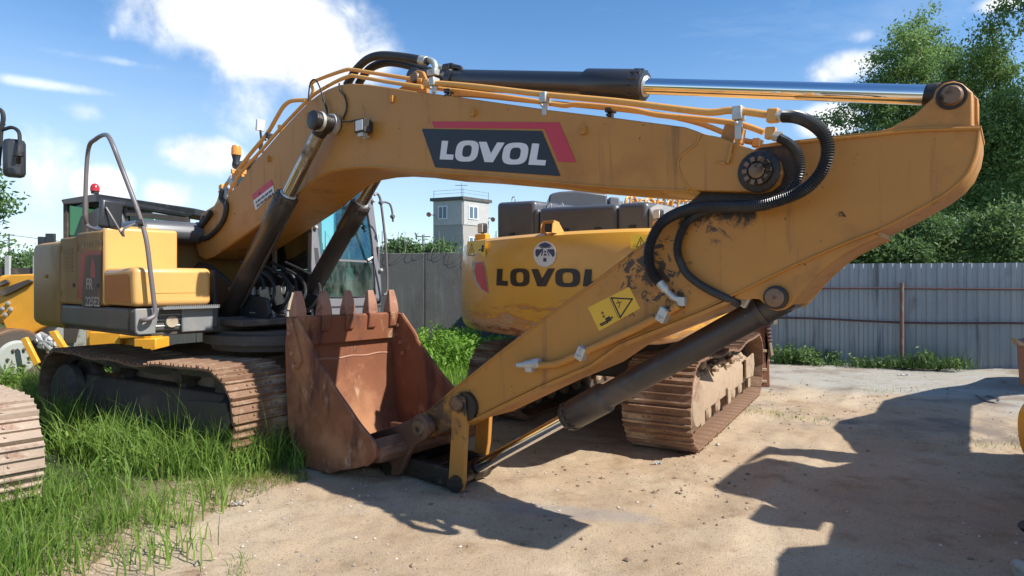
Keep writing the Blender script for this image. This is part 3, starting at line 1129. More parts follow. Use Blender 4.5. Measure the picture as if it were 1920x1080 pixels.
def grass(name, sets, m, label, cat='grass'):
    vs, fs, b = [], [], 0
    for (xy, h, wid, lean) in sets:
        v, f = blades(xy, h, wid, lean)
        vs.append(v)
        fs.append(f + b)
        b += len(v)
    o = np_mesh(name, np.concatenate(vs), np.concatenate(fs), m, False)
    o['kind'] = 'stuff'
    tag(o, label, cat)
    return o


lushpoly = [(-350, 700), (60, 665), (240, 700), (430, 760), (545, 820), (560, 875), (470, 905), (330, 935), (240, 990), (150, 1080), (120, 1250), (-300, 1250)]
tallpoly = [(40, 740), (90, 745), (240, 780), (380, 830), (450, 850), (535, 862), (520, 890), (440, 905), (300, 905), (120, 870)]
edge = [(300, 930), (570, 870), (580, 905), (440, 940), (330, 1000), (250, 1100), (160, 1150), (120, 1080), (230, 970)]
grass('grass', [(scatter(lushpoly, 36000, 1.5, -.12), .13, .0065, 1.2), (scatter(lushpoly, 7000, 1.6, .05), .24, .009, 1.05), (scatter(tallpoly, 5200, 1.8, -.25), .42, .011, .8),
                (scatter([(-300, 950), (60, 900), (120, 1000), (110, 1250), (-300, 1250)], 1500, 2., -.2), .20, .008, .6)], 'grass',
      'lush green grass around the near track of the first excavator')
tufts = []
for (x, y, n, r_) in ((520, 868, 90, .07), (557, 880, 45, .04), (470, 862, 60, .08), (425, 872, 90, .08), (228, 985, 60, .12), (330, 985, 50, .1), (395, 940, 60, .12), (300, 1040, 70, .15), (100, 960, 90, .14), (180, 935, 80, .14), (20, 980, 160, .16), (50, 1060, 150, .12),
                      (555, 845, 40, .05), (370, 885, 90, .1), (285, 880, 90, .1), (230, 860, 90, .1), (150, 840, 90, .12)):
    p = on_ground(x, y)
    tufts.append((np.array([p.x, p.y]) + rng.normal(0, r_, (n, 2)), .30, .010, .6))
tufts.append((scatter(tallpoly, 260, 2., -.3), .62, .0055, .45))
tufts.append((scatter(lushpoly, 240, 2., -.1), .42, .005, .6))
grass('tall_grass_tufts', tufts, 'grass', 'taller arching grass tufts standing out of the lush grass', 'grass')
grass('sparse_grass', [(scatter(edge, 900, 2.2, .05), .09, .004, 1.1), (scatter([(430, 1040), (480, 1040), (470, 1075), (420, 1075)], 40, 2, -.5), .10, .004, .6)], 'grass',
      'sparse thin grass straggling over the sand at the front left')
grass('dry_stalks', [(scatter(edge + [(500, 940)], 520, 2.2, .0), .12, .0035, 1.7), (scatter(lushpoly, 2600, 2, -.1), .17, .0035, 1.3)], 'dry', 'dry brown stalks lying at the edge of the grass', 'dry grass')
mid = [(690, 720), (700, 640), (780, 610), (1000, 612), (1000, 660), (950, 690), (880, 715), (830, 735), (700, 760)]
grass('bright_grass', [(scatter(mid, 15000, 1.2, -.3), .26, .014, .7), (scatter([(700, 625), (1010, 612), (1010, 632), (700, 640)], 2200, 1., -.4), .45, .03, .6)], 'grass_bright',
      'bright sunlit grass between the bucket and the concrete wall')
# leafy weeds before the wall
cl = []
for i in range(210):
    x = rng.uniform(700, 1000)
    Y = rng.uniform(10.2, 13.4)
    hgt = max(.06, rng.uniform(.15, .62) * (1. if 790 < x < 900 else .7))
    X = (x - 960) / FPX * Y
    for z in np.arange(.08, hgt, .09):
        cl.append((X, Y, z))
v, f = leaf_cloud(cl, .07, 22, .05, 1, 0)
o = np_mesh('leafy_weeds', v, f, 'grass_bright')
o['kind'] = 'stuff'
tag(o, 'leafy bright weeds growing along the foot of the concrete wall', 'weeds')
# weeds along the sheet fence
sets = []
cl = []
for (x, n, hgt, m_) in ((1475, 260, .33, 1), (1500, 200, .30, 1), (1520, 90, .2, 1), (1545, 80, .16, 0), (1600, 90, .15, 0), (1630, 110, .2, 0), (1660, 80, .16, 0), (1690, 170, .26, 0), (1725, 160, .34, 0), (1745, 150, .30, 0), (1775, 120, .2, 0), (1800, 60, .28, 0), (1570, 60, .12, 0)):
    Y = 11.75 - (x - 1450) / 400 * 1.45
    X = (x - 960) / FPX * Y
    sets.append((np.array([X, Y]) + rng.normal(0, 1, (n, 2)) * np.array([.16, .1]), hgt, .012, .8))
    for i in range(int(7 if m_ else 2)):
        cl.append((X + rng.normal(0, .16), Y + rng.normal(0, .09), rng.uniform(.04, hgt * .9)))
o = grass('fence_weeds', sets, 'weed', 'weeds and tufts along the foot of the sheet fence', 'weeds')
v, f = leaf_cloud(cl, .06, 40, .04, 1, 0)
bs = np_mesh('low_leafy_weeds', v, f, 'leaf_far')
bs['kind'] = 'stuff'
tag(bs, 'low leafy weeds mixed in the tufts below the sheet fence', 'weeds')
sets = []
for (x, y, n, r_, hh_) in ((1400, 770, 60, .16, .07), (1450, 773, 90, .25, .06), (1520, 785, 120, .22, .05), (940, 838, 14, .03, .13), (1007, 848, 9, .02, .1), (1660, 735, 60, .2, .06), (1850, 835, 90, .25, .06), (1380, 762, 20, .1, .12)):
    p = on_ground(x, y)
    sets.append((np.array([p.x, p.y]) + rng.normal(0, r_, (n, 2)) * np.array([1, .4]), hh_, .005, .7))
grass('yard_tufts', sets, 'grass', 'small scattered grass tufts on the bare yard', 'grass')

cl = []
bx_ = scatter([(-60, 640), (100, 650), (260, 720), (420, 800), (420, 880), (200, 900), (60, 860), (-60, 800)], 170, 1., -.3)
for (x, y) in bx_:
    for z in np.arange(.05, rng.uniform(.12, .32), .06):
        cl.append((x + rng.normal(0, .02), y + rng.normal(0, .02), z))
v, f = leaf_cloud(cl, .045, 14, .032, 1.3, .2)
o = np_mesh('broadleaf_weeds', v, f, 'grass')
o['kind'] = 'stuff'
tag(o, 'broad leaved weeds mixed in the tall grass beside the tracks', 'weeds')

# stones
n = 9000
px_ = rng.uniform(-4.5, 7.5, n)
py_ = 2.9 + rng.random(n) ** 1.3 * 8
dens = fbm(px_, py_, 1.1, 3)
keep = dens + rng.uniform(-.3, .3, n) > -.1
px_, py_ = px_[keep], py_[keep]
n = len(px_)
size = .0035 + .010 * rng.random(n) ** 3.5
big = rng.random(n) < .012
size[big] = rng.uniform(.014, .032, big.sum())
dirs = np.array([(1, 0, 0), (-1, 0, 0), (0, 1, 0), (0, -1, 0), (0, 0, 1), (0, 0, -1)], float)
jit = rng.uniform(.6, 1.3, (n, 6, 1))
pos = dirs[None] * jit * size[:, None, None] * np.array([1, 1, .65])
an = rng.uniform(0, 6.28, n)
ca, sa = np.cos(an)[:, None], np.sin(an)[:, None]
pos = np.stack([pos[..., 0] * ca - pos[..., 1] * sa, pos[..., 0] * sa + pos[..., 1] * ca, pos[..., 2]], -1)
pos += np.stack([px_, py_, gh(px_, py_) + size * .25], -1)[:, None, :]
tri = np.array([(0, 2, 4), (2, 1, 4), (1, 3, 4), (3, 0, 4), (2, 0, 5), (1, 2, 5), (3, 1, 5), (0, 3, 5)])
f = (np.arange(n)[:, None, None] * 6 + tri[None]).reshape(-1, 3)
o = np_mesh('stones', pos.reshape(-1, 3), f, 'stone')
o['kind'] = 'stuff'
tag(o, 'small pale stones and crumbs strewn over the sand', 'stones')
n = 6000
cx_c = rng.uniform(-3.5, 6.5, n)
cy_c = 3.0 + rng.random(n) ** 1.2 * 6
dd = fbm(cx_c + 40, cy_c, 1.6, 3) + .35 * bump_at(cx_c, cy_c, 1.35, 5.0, .8, .5) + .3 * bump_at(cx_c, cy_c, -.2, 4.4, .5, .3)
kk = dd + rng.uniform(-.12, .12, n) > .16
cx_c, cy_c = cx_c[kk], cy_c[kk]
n = len(cx_c)
size = .004 + .018 * rng.random(n) ** 4
pos = dirs[None] * rng.uniform(.5, 1.4, (n, 6, 1)) * size[:, None, None] * np.array([1, 1, .55])
pos += np.stack([cx_c, cy_c, gh(cx_c, cy_c) + size * .2], -1)[:, None, :]
f = (np.arange(n)[:, None, None] * 6 + tri[None]).reshape(-1, 3)
M['clod'] = mat('dark soil clods', (.22, .15, .10), .95, island=.7)
o = np_mesh('soil_clods', pos.reshape(-1, 3), f, 'clod')
o['kind'] = 'stuff'
tag(o, 'dark crumbs of soil churned up on the sand', 'soil')

# ================================================================== TRACKS
def shoe_mesh(width, pitch, m):
    """one triple grouser shoe, local x along the track, y across, z outwards"""
    mb = MB()
    p = pitch
    prof = [(-p * .52, -.004), (-p * .50, .012), (-p * .46, .036), (-p * .40, .036), (-p * .37, .012), (-p * .08, .010), (-p * .05, .030), (.0, .030), (p * .03, .010), (p * .30, .010), (p * .33, .030), (p * .40, .030), (p * .44, .010), (p * .50, .006), (p * .50, -.006), (-p * .46, -.010)]
    mb.prism([V(a, -width / 2, b) for a, b in prof], (0, width, 0))
    for sx in (-.2, .16):
        for sy in (-.11, -.06, .06, .11):
            mb.cyl((sx * p, sy, .008), (sx * p, sy, .022), .010, n=6)
    me_o = mb.build('track_shoe', m, None, smooth=False)
    return me_o


def stadium(x0, x1, z0, z1, sag=.02, n=200, r0=None, r1=None):
    """closed loop of (x, z): rear wheel at x0 side, front wheel at x1 side"""
    r = (z1 - z0) / 2
    r0 = r0 or r
    r1 = r1 or r
    pts = []
    xa, xb = x0 + r0, x1 - r1
    zt0, zt1 = z0 + 2 * r0, z0 + 2 * r1
    m = 24
    for i in range(m):
        t = i / m
        pts.append((xa + (xb - xa) * t, z0))
    for i in range(m):
        a = -math.pi / 2 + math.pi * i / m
        pts.append((xb + r1 * math.cos(a), z0 + r1 + r1 * math.sin(a)))
    for i in range(m):
        t = i / m
        pts.append((xb + (xa - xb) * t, zt1 + (zt0 - zt1) * t - sag * math.sin(math.pi * t) ** 2 * (1 + .5 * math.sin(t * 6 * math.pi))))
    for i in range(m):
        a = math.pi / 2 + math.pi * i / m
        pts.append((xa + r0 * math.cos(a), z0 + r0 + r0 * math.sin(a)))
    return pts


def make_track(parent, x0, x1, z0, z1, ymid, width, shoe_m, frame_m, out_side, pitch=.175, sag=.03, detail=True):
    """x0..x1 along, z0..z1 high, centred at ymid; out_side = +1/-1 local y direction of the outer face"""
    tr = MB()
    r = (z1 - z0) / 2
    zc = (z0 + z1) / 2
    fw = .17
    # long frame with a sloping roof
    sec = [(-fw, zc - .20), (fw, zc - .20), (fw, zc + .03), (.09, zc + .16), (-.09, zc + .16), (-fw, zc + .03)]
    xa, xb = x0 + r * 1.0, x1 - r * 1.05
    tr.prism([V(xa, ymid + a, b) for a, b in sec], (xb - xa, 0, 0))
    t = tr.build('track_frame', frame_m, parent, bevel=.015)
    L = stadium(x0 + .03, x1 - .03, z0 + .03, z1 - .03, sag)
    # chain of links under the shoes
    ch = MB()
    for sy in (-.085, .085):
        inner = [V(x, ymid + sy - .02, z) for x, z in stadium(x0 + .045, x1 - .045, z0 + .045, z1 - .045, sag)]
        inner2 = [V(x, ymid + sy - .02, z) for x, z in stadium(x0 + .13, x1 - .13, z0 + .13, z1 - .13, sag)]
        ringplate(ch, inner, inner2, (0, .04, 0))
    ch.build('chain', 'track_dark', t)
    # wheels
    for (x, nm) in ((x0 + r, 'sprocket'), (x1 - r, 'idler')):
        wb = MB()
        R_ = r - .13
        wb.lathe((x, ymid - .05, zc), (x, ymid + .05, zc), [(0, R_ * .8), (.1, R_), (.9, R_), (1, R_ * .8)], 28)
        wb.lathe((x, ymid - .16, zc), (x, ymid + .16, zc), [(0, R_ * .3), (.15, R_ * .42), (.85, R_ * .42), (1, R_ * .3)], 20)
        if nm == 'sprocket':
            for k in range(21):
                a = 2 * math.pi * k / 21
                wb.box((x + math.cos(a) * R_, ymid, zc + math.sin(a) * R_), (.05, .06, .05), Matrix.Rotation(-a, 3, 'Y'))
            wb.lathe((x, ymid + out_side * .15, zc), (x, ymid + out_side * .27, zc), [(0, .26), (.6, .26), (1, .2)], 24)
        wb.build(nm, frame_m, t)
    # cheek plates that hold the idler
    ck = MB()
    for sy in (-1, 1):
        yy = ymid + sy * .19
        ck.prism([V(xb - .35, yy, zc - .14), V(x1 - r * .7, yy, zc - .17), V(x1 - r * .45, yy, zc - .02), V(x1 - r * .6, yy, zc + .13), V(xb - .35, yy, zc + .10)], (0, .025 * sy, 0))
    ck.build('idler_guard', frame_m, t, bevel=.006)
    nr = 8
    for i in range(nr):
        x = xa + .05 + (xb - xa - .1) * i / (nr - 1)
        rb = MB()
        rb.lathe((x, ymid - .17, z0 + .17), (x, ymid + .17, z0 + .17), [(0, .06), (.06, .085), (.2, .085), (.22, .065), (.78, .065), (.8, .085), (.94, .085), (1, .06)], 14)
        rb.build('roller', frame_m, t)
        if i % 3 == 1:
            gb = MB()
            gb.box((x, ymid + out_side * .185, z0 + .21), (.16, .03, .18))
            gb.build('guide', frame_m, t, bevel=.006)
    for x in (xa + (xb - xa) * .3, xa + (xb - xa) * .72):
        cb = MB()
        cb.lathe((x, ymid - .12, z1 - .16), (x, ymid + .12, z1 - .16), [(0, .05), (.1, .07), (.9, .07), (1, .05)], 12)
        cb.box((x, ymid, z1 - .24), (.1, .1, .12))
        cb.build('carrier_roller', frame_m, t)
    # shoes, each one on its own place of the loop
    path = resample([V(x, 0, z) for x, z in L] + [V(L[0][0], 0, L[0][1])], .01)
    tot = len(path) - 1
    ns = int(tot * .01 / pitch)
    proto = shoe_mesh(width, tot * .01 / ns, shoe_m)
    for i in range(ns):
        k_ = int(i * tot / ns)
        p = path[k_]
        d = (path[(k_ + 3) % tot] - path[(k_ - 3) % tot]).normalized()
        n_ = V(-d.z, 0, d.x) * -1
        o = proto if i == 0 else proto.copy()
        if i:
            C.objects.link(o)
        o.parent = t
        m_ = Matrix((d, V(0, 1, 0), n_)).transposed()
        if m_.determinant() < 0:
            m_ = Matrix((d, V(0, -1, 0), n_)).transposed()
        mm = m_.to_4x4()
        mm.translation = V(p.x, ymid + rng.uniform(-.006, .006), p.z)
        o.matrix_local = mm
    return t


# ================================================================== EXCAVATOR 1
aH = .666
_O = np.array([2.211, 2.813]) - 5.75 * np.array([math.cos(aH), -math.sin(aH)])
F1 = Frame(_O[0], _O[1], math.cos(aH), -math.sin(aH))
ex = thing('excavator', 'large yellow excavator in front, boom spread across the view, rusty bucket on the sand', 'excavator', (_O[0], _O[1], 0), F1.rz)
S = F1.side
T = F1.front


def poly_side(pts, r, z=None):
    return [S(x, y, r) for x, y in pts]


# --- boom
BR = .28
boom_px = [(368, 462), (366, 448), (377, 400), (415, 377), (447, 345), (470, 312), (497, 280), (530, 242), (556, 214), (580, 190), (600, 175), (615, 167), (632, 160), (655, 156), (690, 158), (720, 162), (780, 171), (862, 182), (1030, 206), (1155, 221), (1255, 234), (1284, 238), (1302, 244), (1320, 251), (1350, 257), (1415, 281),
           (1440, 286), (1457, 300), (1462, 322), (1455, 343), (1440, 355), (1420, 360), (1380, 360), (1317, 358), (1255, 358), (1180, 356), (1050, 346), (955, 336), (855, 328), (780, 324), (720, 317), (680, 315), (650, 317), (620, 323), (595, 335), (570, 356), (540, 384), (490, 420), (450, 448), (415, 472), (400, 482), (385, 487), (373, 480)]
bp = poly_side(boom_px, BR)
mb = MB()
mb.prism(bp, (0, 2 * BR, 0))
boom = mb.build('boom', 'boom_paint', ex, smooth=True, bevel=.008)
# raised nose casting and foot casting plates, flange strips, welds
mb = MB()
nose = poly_side([(1318, 252), (1350, 258), (1415, 282), (1440, 287), (1457, 301), (1461, 322), (1454, 343), (1440, 354), (1420, 359), (1318, 357), (1292, 352), (1280, 332), (1272, 308), (1280, 290), (1302, 276), (1310, 264)], BR + .004)
mb.prism(nose, (0, -.006 * -1, 0))
mb.build('nose_plate', 'boom_paint', boom, smooth=False, bevel=.003)
mb = MB()
mb.tube(smoothpath(poly_side([(1312, 250), (1309, 262), (1300, 275), (1280, 289), (1271, 308), (1279, 332), (1291, 352), (1284, 357)], BR + .004), 5), .007, 6)
mb.tube(smoothpath(poly_side([(1284, 357), (1180, 353), (1050, 343), (955, 333), (855, 325), (780, 321), (720, 314), (680, 312), (650, 314), (620, 320), (595, 332), (570, 352), (540, 380), (490, 417), (450, 445), (415, 469)], BR + .003), 3), .006, 5)
mb.build('weld_seam', 'boom_paint', boom)
# box section seam plate, bolt tabs
mb = MB()
for (x, y) in ((887, 211), (1094, 244), (503, 298), (577, 216), (735, 186)):
    c = S(x, y, BR + .01)
    mb = MB()
    mb.box(c, (.035, .03, .05))
    mb.cyl(c + V(-.005, -.012, .005), c + V(-.005, -.022, .005), .008, n=8)
    mb.build('bracket_tab', 'boom_paint', boom)


def pin(name, x, y, r0, r1, rad, parent, m='pin_brown', m2=None, nut=False):
    a = S(x, y, r0)
    b = V(a.x, -r1, a.z)
    mb = MB()
    d = 1 if r1 > r0 else -1
    mb.lathe(a, b, [(0, rad), (.85, rad), (1, rad * .85)], 28)
    o = mb.build(name, m, parent)
    if nut:
        mb = MB()
        for k in range(10):
            an = 2 * math.pi * k / 10
            mb.box(V(a.x + math.cos(an) * rad * .86, -r1 - .008, a.z + math.sin(an) * rad * .86), (rad * .34, .02, rad * .3), Matrix.Rotation(-an, 3, 'Y'))
        mb.lathe(V(a.x, -r1, a.z), V(a.x, -r1 - .02, a.z), [(0, rad * .56), (.8, rad * .56), (1, rad * .45)], 20)
        mb.build('nut', 'pin_brown', o)
    return o


mb = MB()
a = S(1424, 322, BR + .004)
mb.lathe(a, V(a.x, -BR - .022, a.z), [(0, .105), (.7, .105), (1, .098)], 32)
mb.build('pivot_boss', 'grease', boom)
pin('pivot_pin', 1424, 322, BR + .02, BR + .055, .068, boom, 'grease', nut=True)

# --- decals on the boom
DR = BR + .002


def Z6(pts):
    return [(780 + x / 4, 90 + y / 4) for x, y in pts]


mb = MB()
mb.prism(poly_side(Z6([(118, 550), (1075, 558), (1200, 857), (1067, 853), (962, 606), (135, 597)]), DR), (0, -.0015, 0))
mb.build('red_stripe', 'red', boom, smooth=False)
mb = MB()
mb.prism(poly_side(Z6([(50, 606), (945, 622), (1082, 955), (1075, 961), (150, 896), (142, 888), (46, 612)]), DR), (0, -.0025, 0))
lg = mb.build('name_plate', 'navy', boom, smooth=False)
LR = DR + .0028


def letters_lovol(fn, t6, vec, m, parent, gx=None):
    mb = MB()
    L1 = [(195, 695), (242, 697), (228, 797), (283, 800), (278, 838), (178, 835)]
    Vv = [(472, 703), (530, 704), (562, 790), (610, 708), (665, 710), (577, 857), (515, 855)]
    L2 = [(872, 715), (925, 718), (906, 838), (976, 842), (968, 881), (843, 875)]
    for P in (L1, Vv, L2):
        mb.prism([fn(*t6(x, y)) for x, y in P], vec)
    for (cx, cy, rx, ry, ix, iy) in ((383, 773, 85, 79, 34, 44), (745, 792, 95, 82, 40, 45)):
        def sk(x, y, cy=cy):
            return fn(*t6(x - (y - cy) * .16, y))
        ringplate(mb, ellipse_pts(sk, cx, cy, rx, ry, 40, 3.0), ellipse_pts(sk, cx, cy, ix, iy, 40, 3.0), vec)
    return mb.build('lettering', m, parent, smooth=False)


letters_lovol(lambda x, y: S(x, y, LR), lambda x, y: (780 + x / 4, 90 + y / 4), (0, -.0012, 0), 'white', lg)


def Z4(pts):
    return [(340 + x / 4, 320 + y / 4) for x, y in pts]


mb = MB()
mb.prism(poly_side(Z4([(530, 180), (677, 65), (690, 110), (541, 225)]), DR), (0, -.0015, 0))
ws = mb.build('warning_sticker', 'red', boom, smooth=False)
mb = MB()
mb.prism(poly_side(Z4([(541, 225), (690, 110), (698, 165), (558, 298)]), DR), (0, -.0015, 0))
mb.build('sticker_text_field', 'white', ws, smooth=False)
mb = MB()
for row in range(2):
    for k in range(9):
        u = .08 + k * .095
        v0 = .22 + row * .38
        def bl(u, v):
            A, B, D = V(541, 225), V(690, 110), V(558, 298)
            return S(340 + (A.x + (B.x - A.x) * u + (D.x - A.x) * v) / 4, 320 + (A.y + (B.y - A.y) * u + (D.y - A.y) * v) / 4, DR + .0025)
        wv = .06 + .02 * ((k * 7 + row) % 2)
        mb.prism([bl(u, v0), bl(u + wv, v0), bl(u + wv, v0 + .22), bl(u, v0 + .22)], (0, -.0006, 0))
mb.build('print', 'decal_dark', ws, smooth=False)
mb = MB()
mb.prism(poly_side(Z4([(572, 186), (584, 160), (598, 168)]), DR + .002), (0, -.0006, 0))
mb.build('triangle_mark', 'navy', ws, smooth=False)
# small work lamp on the boom, with its cable
c = S(680, 237, BR + .07)
lmp = MB()
lmp.box(c, (.115, .07, .105))
for k in range(5):
    lmp.box(c + V(-.04 + k * .02, .045, 0), (.006, .04, .09))
lamp = lmp.build('work_lamp', 'black', boom, bevel=.012)
mb = MB()
mb.box(c + V(.003, -.037, .002), (.09, .006, .08))
mb.build('lens', 'lens', lamp, bevel=.004)
mb = MB()
mb.box(c + V(0, .0, -.065), (.06, .05, .03))
mb.tube([c + V(-.06, 0, 0), c + V(-.075, .02, -.05), c + V(-.02, .02, -.085), c + V(.05, .02, -.085)], .007, 6)
mb.build('lamp_bracket', 'zinc', lamp)

# --- boom top pipes


def pipe(name, pts, r, rad, parent, m='steel_pipe_paint', k=6):
    rr = r if hasattr(r, '__len__') else [r] * len(pts)
    mb = MB()
    mb.tube(smoothpath([S(x, y, q_) for (x, y), q_ in zip(pts, rr)], k), rad, 10)
    return mb.build(name, m, parent)


pipe('pipe', [(410, 378), (420, 352), (440, 327), (470, 288), (500, 252), (518, 222), (530, 202), (542, 191), (556, 188), (574, 188)], .20, .019, boom)
pipe('pipe', [(425, 372), (447, 330), (490, 282), (527, 240), (575, 190), (597, 172), (630, 153), (655, 143), (668, 143), (725, 153), (792, 163)], .25, .016, boom)
pipe('pipe', [(575, 196), (587, 172), (584, 157), (600, 148), (645, 132), (662, 131), (700, 137), (792, 151)], .16, .016, boom)
pipe('pipe', [(800, 156), (822, 156), (900, 163), (1017, 177), (1155, 190), (1260, 203), (1320, 210), (1345, 210), (1375, 207), (1437, 215)], .27, .019, boom)
pipe('pipe', [(820, 166), (872, 172), (950, 182), (1030, 194), (1060, 198), (1085, 196), (1180, 205), (1230, 215), (1300, 222), (1355, 228), (1395, 235), (1432, 248)], .22, .016, boom)
pipe('pipe', [(850, 178), (900, 180), (1000, 190), (1180, 207), (1300, 228), (1390, 262), (1430, 268)], .02, .016, boom)


def clamp(x, y, r, m='zinc', w_=.05, h_=.065, tall=.08, par=None):
    c = S(x, y, r)
    mb = MB()
    mb.box(c + V(0, -.0, -.0), (w_, .07, h_))
    mb.box(c + V(0, .0, -h_ / 2 - tall / 2), (w_ * .7, .03, tall))
    mb.cyl(c + V(0, -.03, -h_ / 2 - .02), c + V(0, -.045, -h_ / 2 - .02), .011, n=6)
    return mb.build('clamp', m, par or boom, bevel=.006)


clamp(1022, 184, .27)
clamp(1385, 213, .27, h_=.07, tall=.10)
clamp(814, 154, .27, h_=.06, tall=.05)
clamp(1145, 207, .2, 'grease', .045, .03, .05)
clamp(842, 172, .24, 'grease', .045, .03, .02)
for (x, y) in ((417, 352), (440, 322), (505, 255), (528, 240), (455, 322), (420, 350)):
    clamp(x, y, .22, 'steel_pipe_paint' if x != 505 else 'grease', .03, .05, .03)
mb = MB()
for (x, y, r_, s_) in ((1450, 217, .28, .055), (1445, 250, .25, .048), (802, 157, .26, .05), (1418, 268, .05, .04)):
    mb.box(S(x, y, r_), (s_, s_ * .95, s_ * 1.25), Matrix.Rotation(.1, 3, 'Y'))
split(mb, 'fitting', 'steel_pipe_paint', boom, bevel=.008)
mb = MB()
for (x, y, r_, s_) in ((1462, 217, .28, .03), (1456, 255, .25, .026)):
    a = S(x - 6, y, r_)
    b = S(x + 10, y + 2, r_)
    mb.cyl(a, b, s_, n=6)
split(mb, 'fitting_nut', 'zinc', boom)
# bracket standing on the boom near the nose
mb = MB()
mb.prism(poly_side([(1360, 228), (1383, 228), (1378, 256), (1362, 302), (1352, 300), (1350, 262)], BR - .06), (0, .02, 0))
mb.prism(poly_side([(1382, 238), (1392, 240), (1388, 268), (1376, 275)], BR - .0), (0, .06, 0))
mb.prism(poly_side([(1370, 268), (1374, 270), (1366, 306), (1361, 306)], BR + .03), (0, .02, 0))
mb.prism(poly_side([(1340, 303), (1360, 303), (1362, 309), (1340, 306)], BR + .012), (0, .01, 0))
mb.build('pipe_bracket', 'boom_paint', boom, smooth=False, bevel=.003)
# thick black hoses over the bend
for (pts, r_) in (([(650, 160), (667, 132), (688, 112), (712, 104), (740, 105), (775, 110), (800, 116)], .10), ([(672, 158), (688, 134), (706, 122), (730, 117), (760, 121), (790, 130), (806, 134)], .0)):
    mb = MB()
    mb.tube(smoothpath([S(x, y, r_) for x, y in pts], 6), .034, 12)
    mb.build('hose', 'black', boom)
mb = MB()
mb.tube(smoothpath([S(x, y, .08) for x, y in ((790, 113), (806, 113), (815, 120), (816, 136))], 5), .024, 10)
mb.cyl(S(788, 113, .1), S(800, 115, .1), .038, n=12)
mb.box(S(815, 138, .08), (.09, .09, .05))
mb.cyl(S(820, 130, 0), S(838, 130, 0), .035, n=10)
mb.build('elbow_fitting', 'zinc', boom, bevel=.005)
# arm cylinder base lugs
for r_ in (.16, -.13):
    mb = MB()
    mb.prism(poly_side([(745, 168), (758, 158), (768, 140), (780, 131), (792, 133), (798, 146), (800, 168), (800, 176)], r_), (0, .03, 0))
    mb.build('cylinder_lug', 'boom_paint', boom, bevel=.006)
pin('lug_pin', 786, 148, .12, .18, .045, boom, 'pin_brown')
# electric cable at the boom cylinder pin and grease lines
mb = MB()
mb.tube(smoothpath([S(x, y, BR + .03) for x, y in ((578, 190), (580, 165), (584, 152), (592, 150), (600, 165), (606, 185), (612, 205), (614, 214))], 6), .007, 6)
mb.tube(smoothpath([S(x, y, BR + .012) for x, y in ((636, 156), (638, 170), (646, 180), (650, 195), (649, 208), (645, 218), (643, 224))], 6), .008, 6)
mb.tube(smoothpath([S(x, y, BR + .03) for x, y in ((641, 228), (655, 228), (670, 225), (675, 228))], 6), .006, 6)
mb.tube(smoothpath([S(x, y, BR + .02) for x, y in ((605, 186), (612, 200), (614, 214))], 4), .007, 6)
mb.build('cable', 'black', boom)
# left hose bundle running down to the house
for pts, rad in (([(417, 355), (415, 372), (424, 385), (420, 410), (405, 432), (385, 447), (360, 447), (343, 452), (336, 462)], .026), ([(372, 420), (362, 440), (374, 425), (384, 408)], .03), ([(396, 398), (384, 415), (372, 432), (366, 450)], .03)):
    mb = MB()
    mb.tube(smoothpath([S(x, y, .3) for x, y in pts], 6), rad, 10)
    mb.build('hose', 'black', boom)
mb = MB()
mb.box(S(424, 366, .26), (.10, .06, .14), Matrix.Rotation(-.7, 3, 'Y'))
mb.box(S(436, 340, .24), (.07, .06, .10), Matrix.Rotation(-.7, 3, 'Y'))
mb.build('pipe_block', 'zinc', boom, bevel=.01)
mb = MB()
mb.prism(poly_side([(398, 392), (412, 366), (420, 372), (404, 400)], .24), (0, .05, 0))
mb.build('pipe_guard', 'steel_pipe_paint', boom, bevel=.004)


# --- cylinders
def cyl_part(a, b, f_head, rb, rr, rh, mb_, mr, parent=ex, collar=True):
    """barrel from a to f_head along a-b, rod on to b"""
    h_ = a.lerp(b, f_head)
    d = (b - a).normalized()
    B = MB()
    B.lathe(a, h_, [(0, rb * .9), (.01, rb), (.80, rb), (.815, rh), (.985, rh), (1, rh * .9)], 32)
    # eye
    e = V(0, 1, 0)
    B.lathe(a - e * rb * .95, a + e * rb * .95, [(0, rb * .95), (1, rb * .95)], 24)
    bar = B.build('cylinder_barrel', mb_, parent)
    G = MB()
    G.lathe(h_, h_ + d * rh * .55, [(0, rh * .98), (.3, rh * 1.0), (.9, rh * .86), (1, rr * 1.2)], 32)
    u = d.orthogonal().normalized()
    w_ = d.cross(u)
    for k in range(12):
        an = 2 * math.pi * k / 12
        p = h_ + (u * math.cos(an) + w_ * math.sin(an)) * rh * .93
        G.cyl(p - d * .03, p + d * .035, rh * .11, n=6)
    G.build('cylinder_head', mb_, bar)
    G = MB()
    G.lathe(h_ + d * rh * .56, h_ + d * rh * .66, [(0, rr * 1.32), (1, rr * 1.18)], 32)
    G.build('rod_seal', 'zinc', bar)
    Rr = MB()
    Rr.lathe(h_, b, [(0, rr), (1, rr)], 40)
    rod = Rr.build('cylinder_rod', mr, parent)
    E_ = MB()
    E_.lathe(b - e * rr * 1.3, b + e * rr * 1.3, [(0, rr * 1.25), (1, rr * 1.25)], 24)
    E_.lathe(b - d * rr * 2.2, b, [(0, rr * 1.05), (.4, rr * 1.2), (1, rr * 1.2)], 24)
    E_.build('rod_eye', 'grease', rod)
    return bar, rod


# boom cylinders
a = S(408, 612, .44)
b = S(614, 231, .37)
a.y = b.y = -.40
n1c = cyl_part(a, b, .665, .088, .055, .10, 'barrel', 'chrome_dirty')
a2 = S(518, 560, -.44)
b2 = V(b.x, .40, b.z)
cyl_part(V(a.x, .40, a.z), b2, .665, .088, .055, .10, 'barrel', 'chrome_dirty')
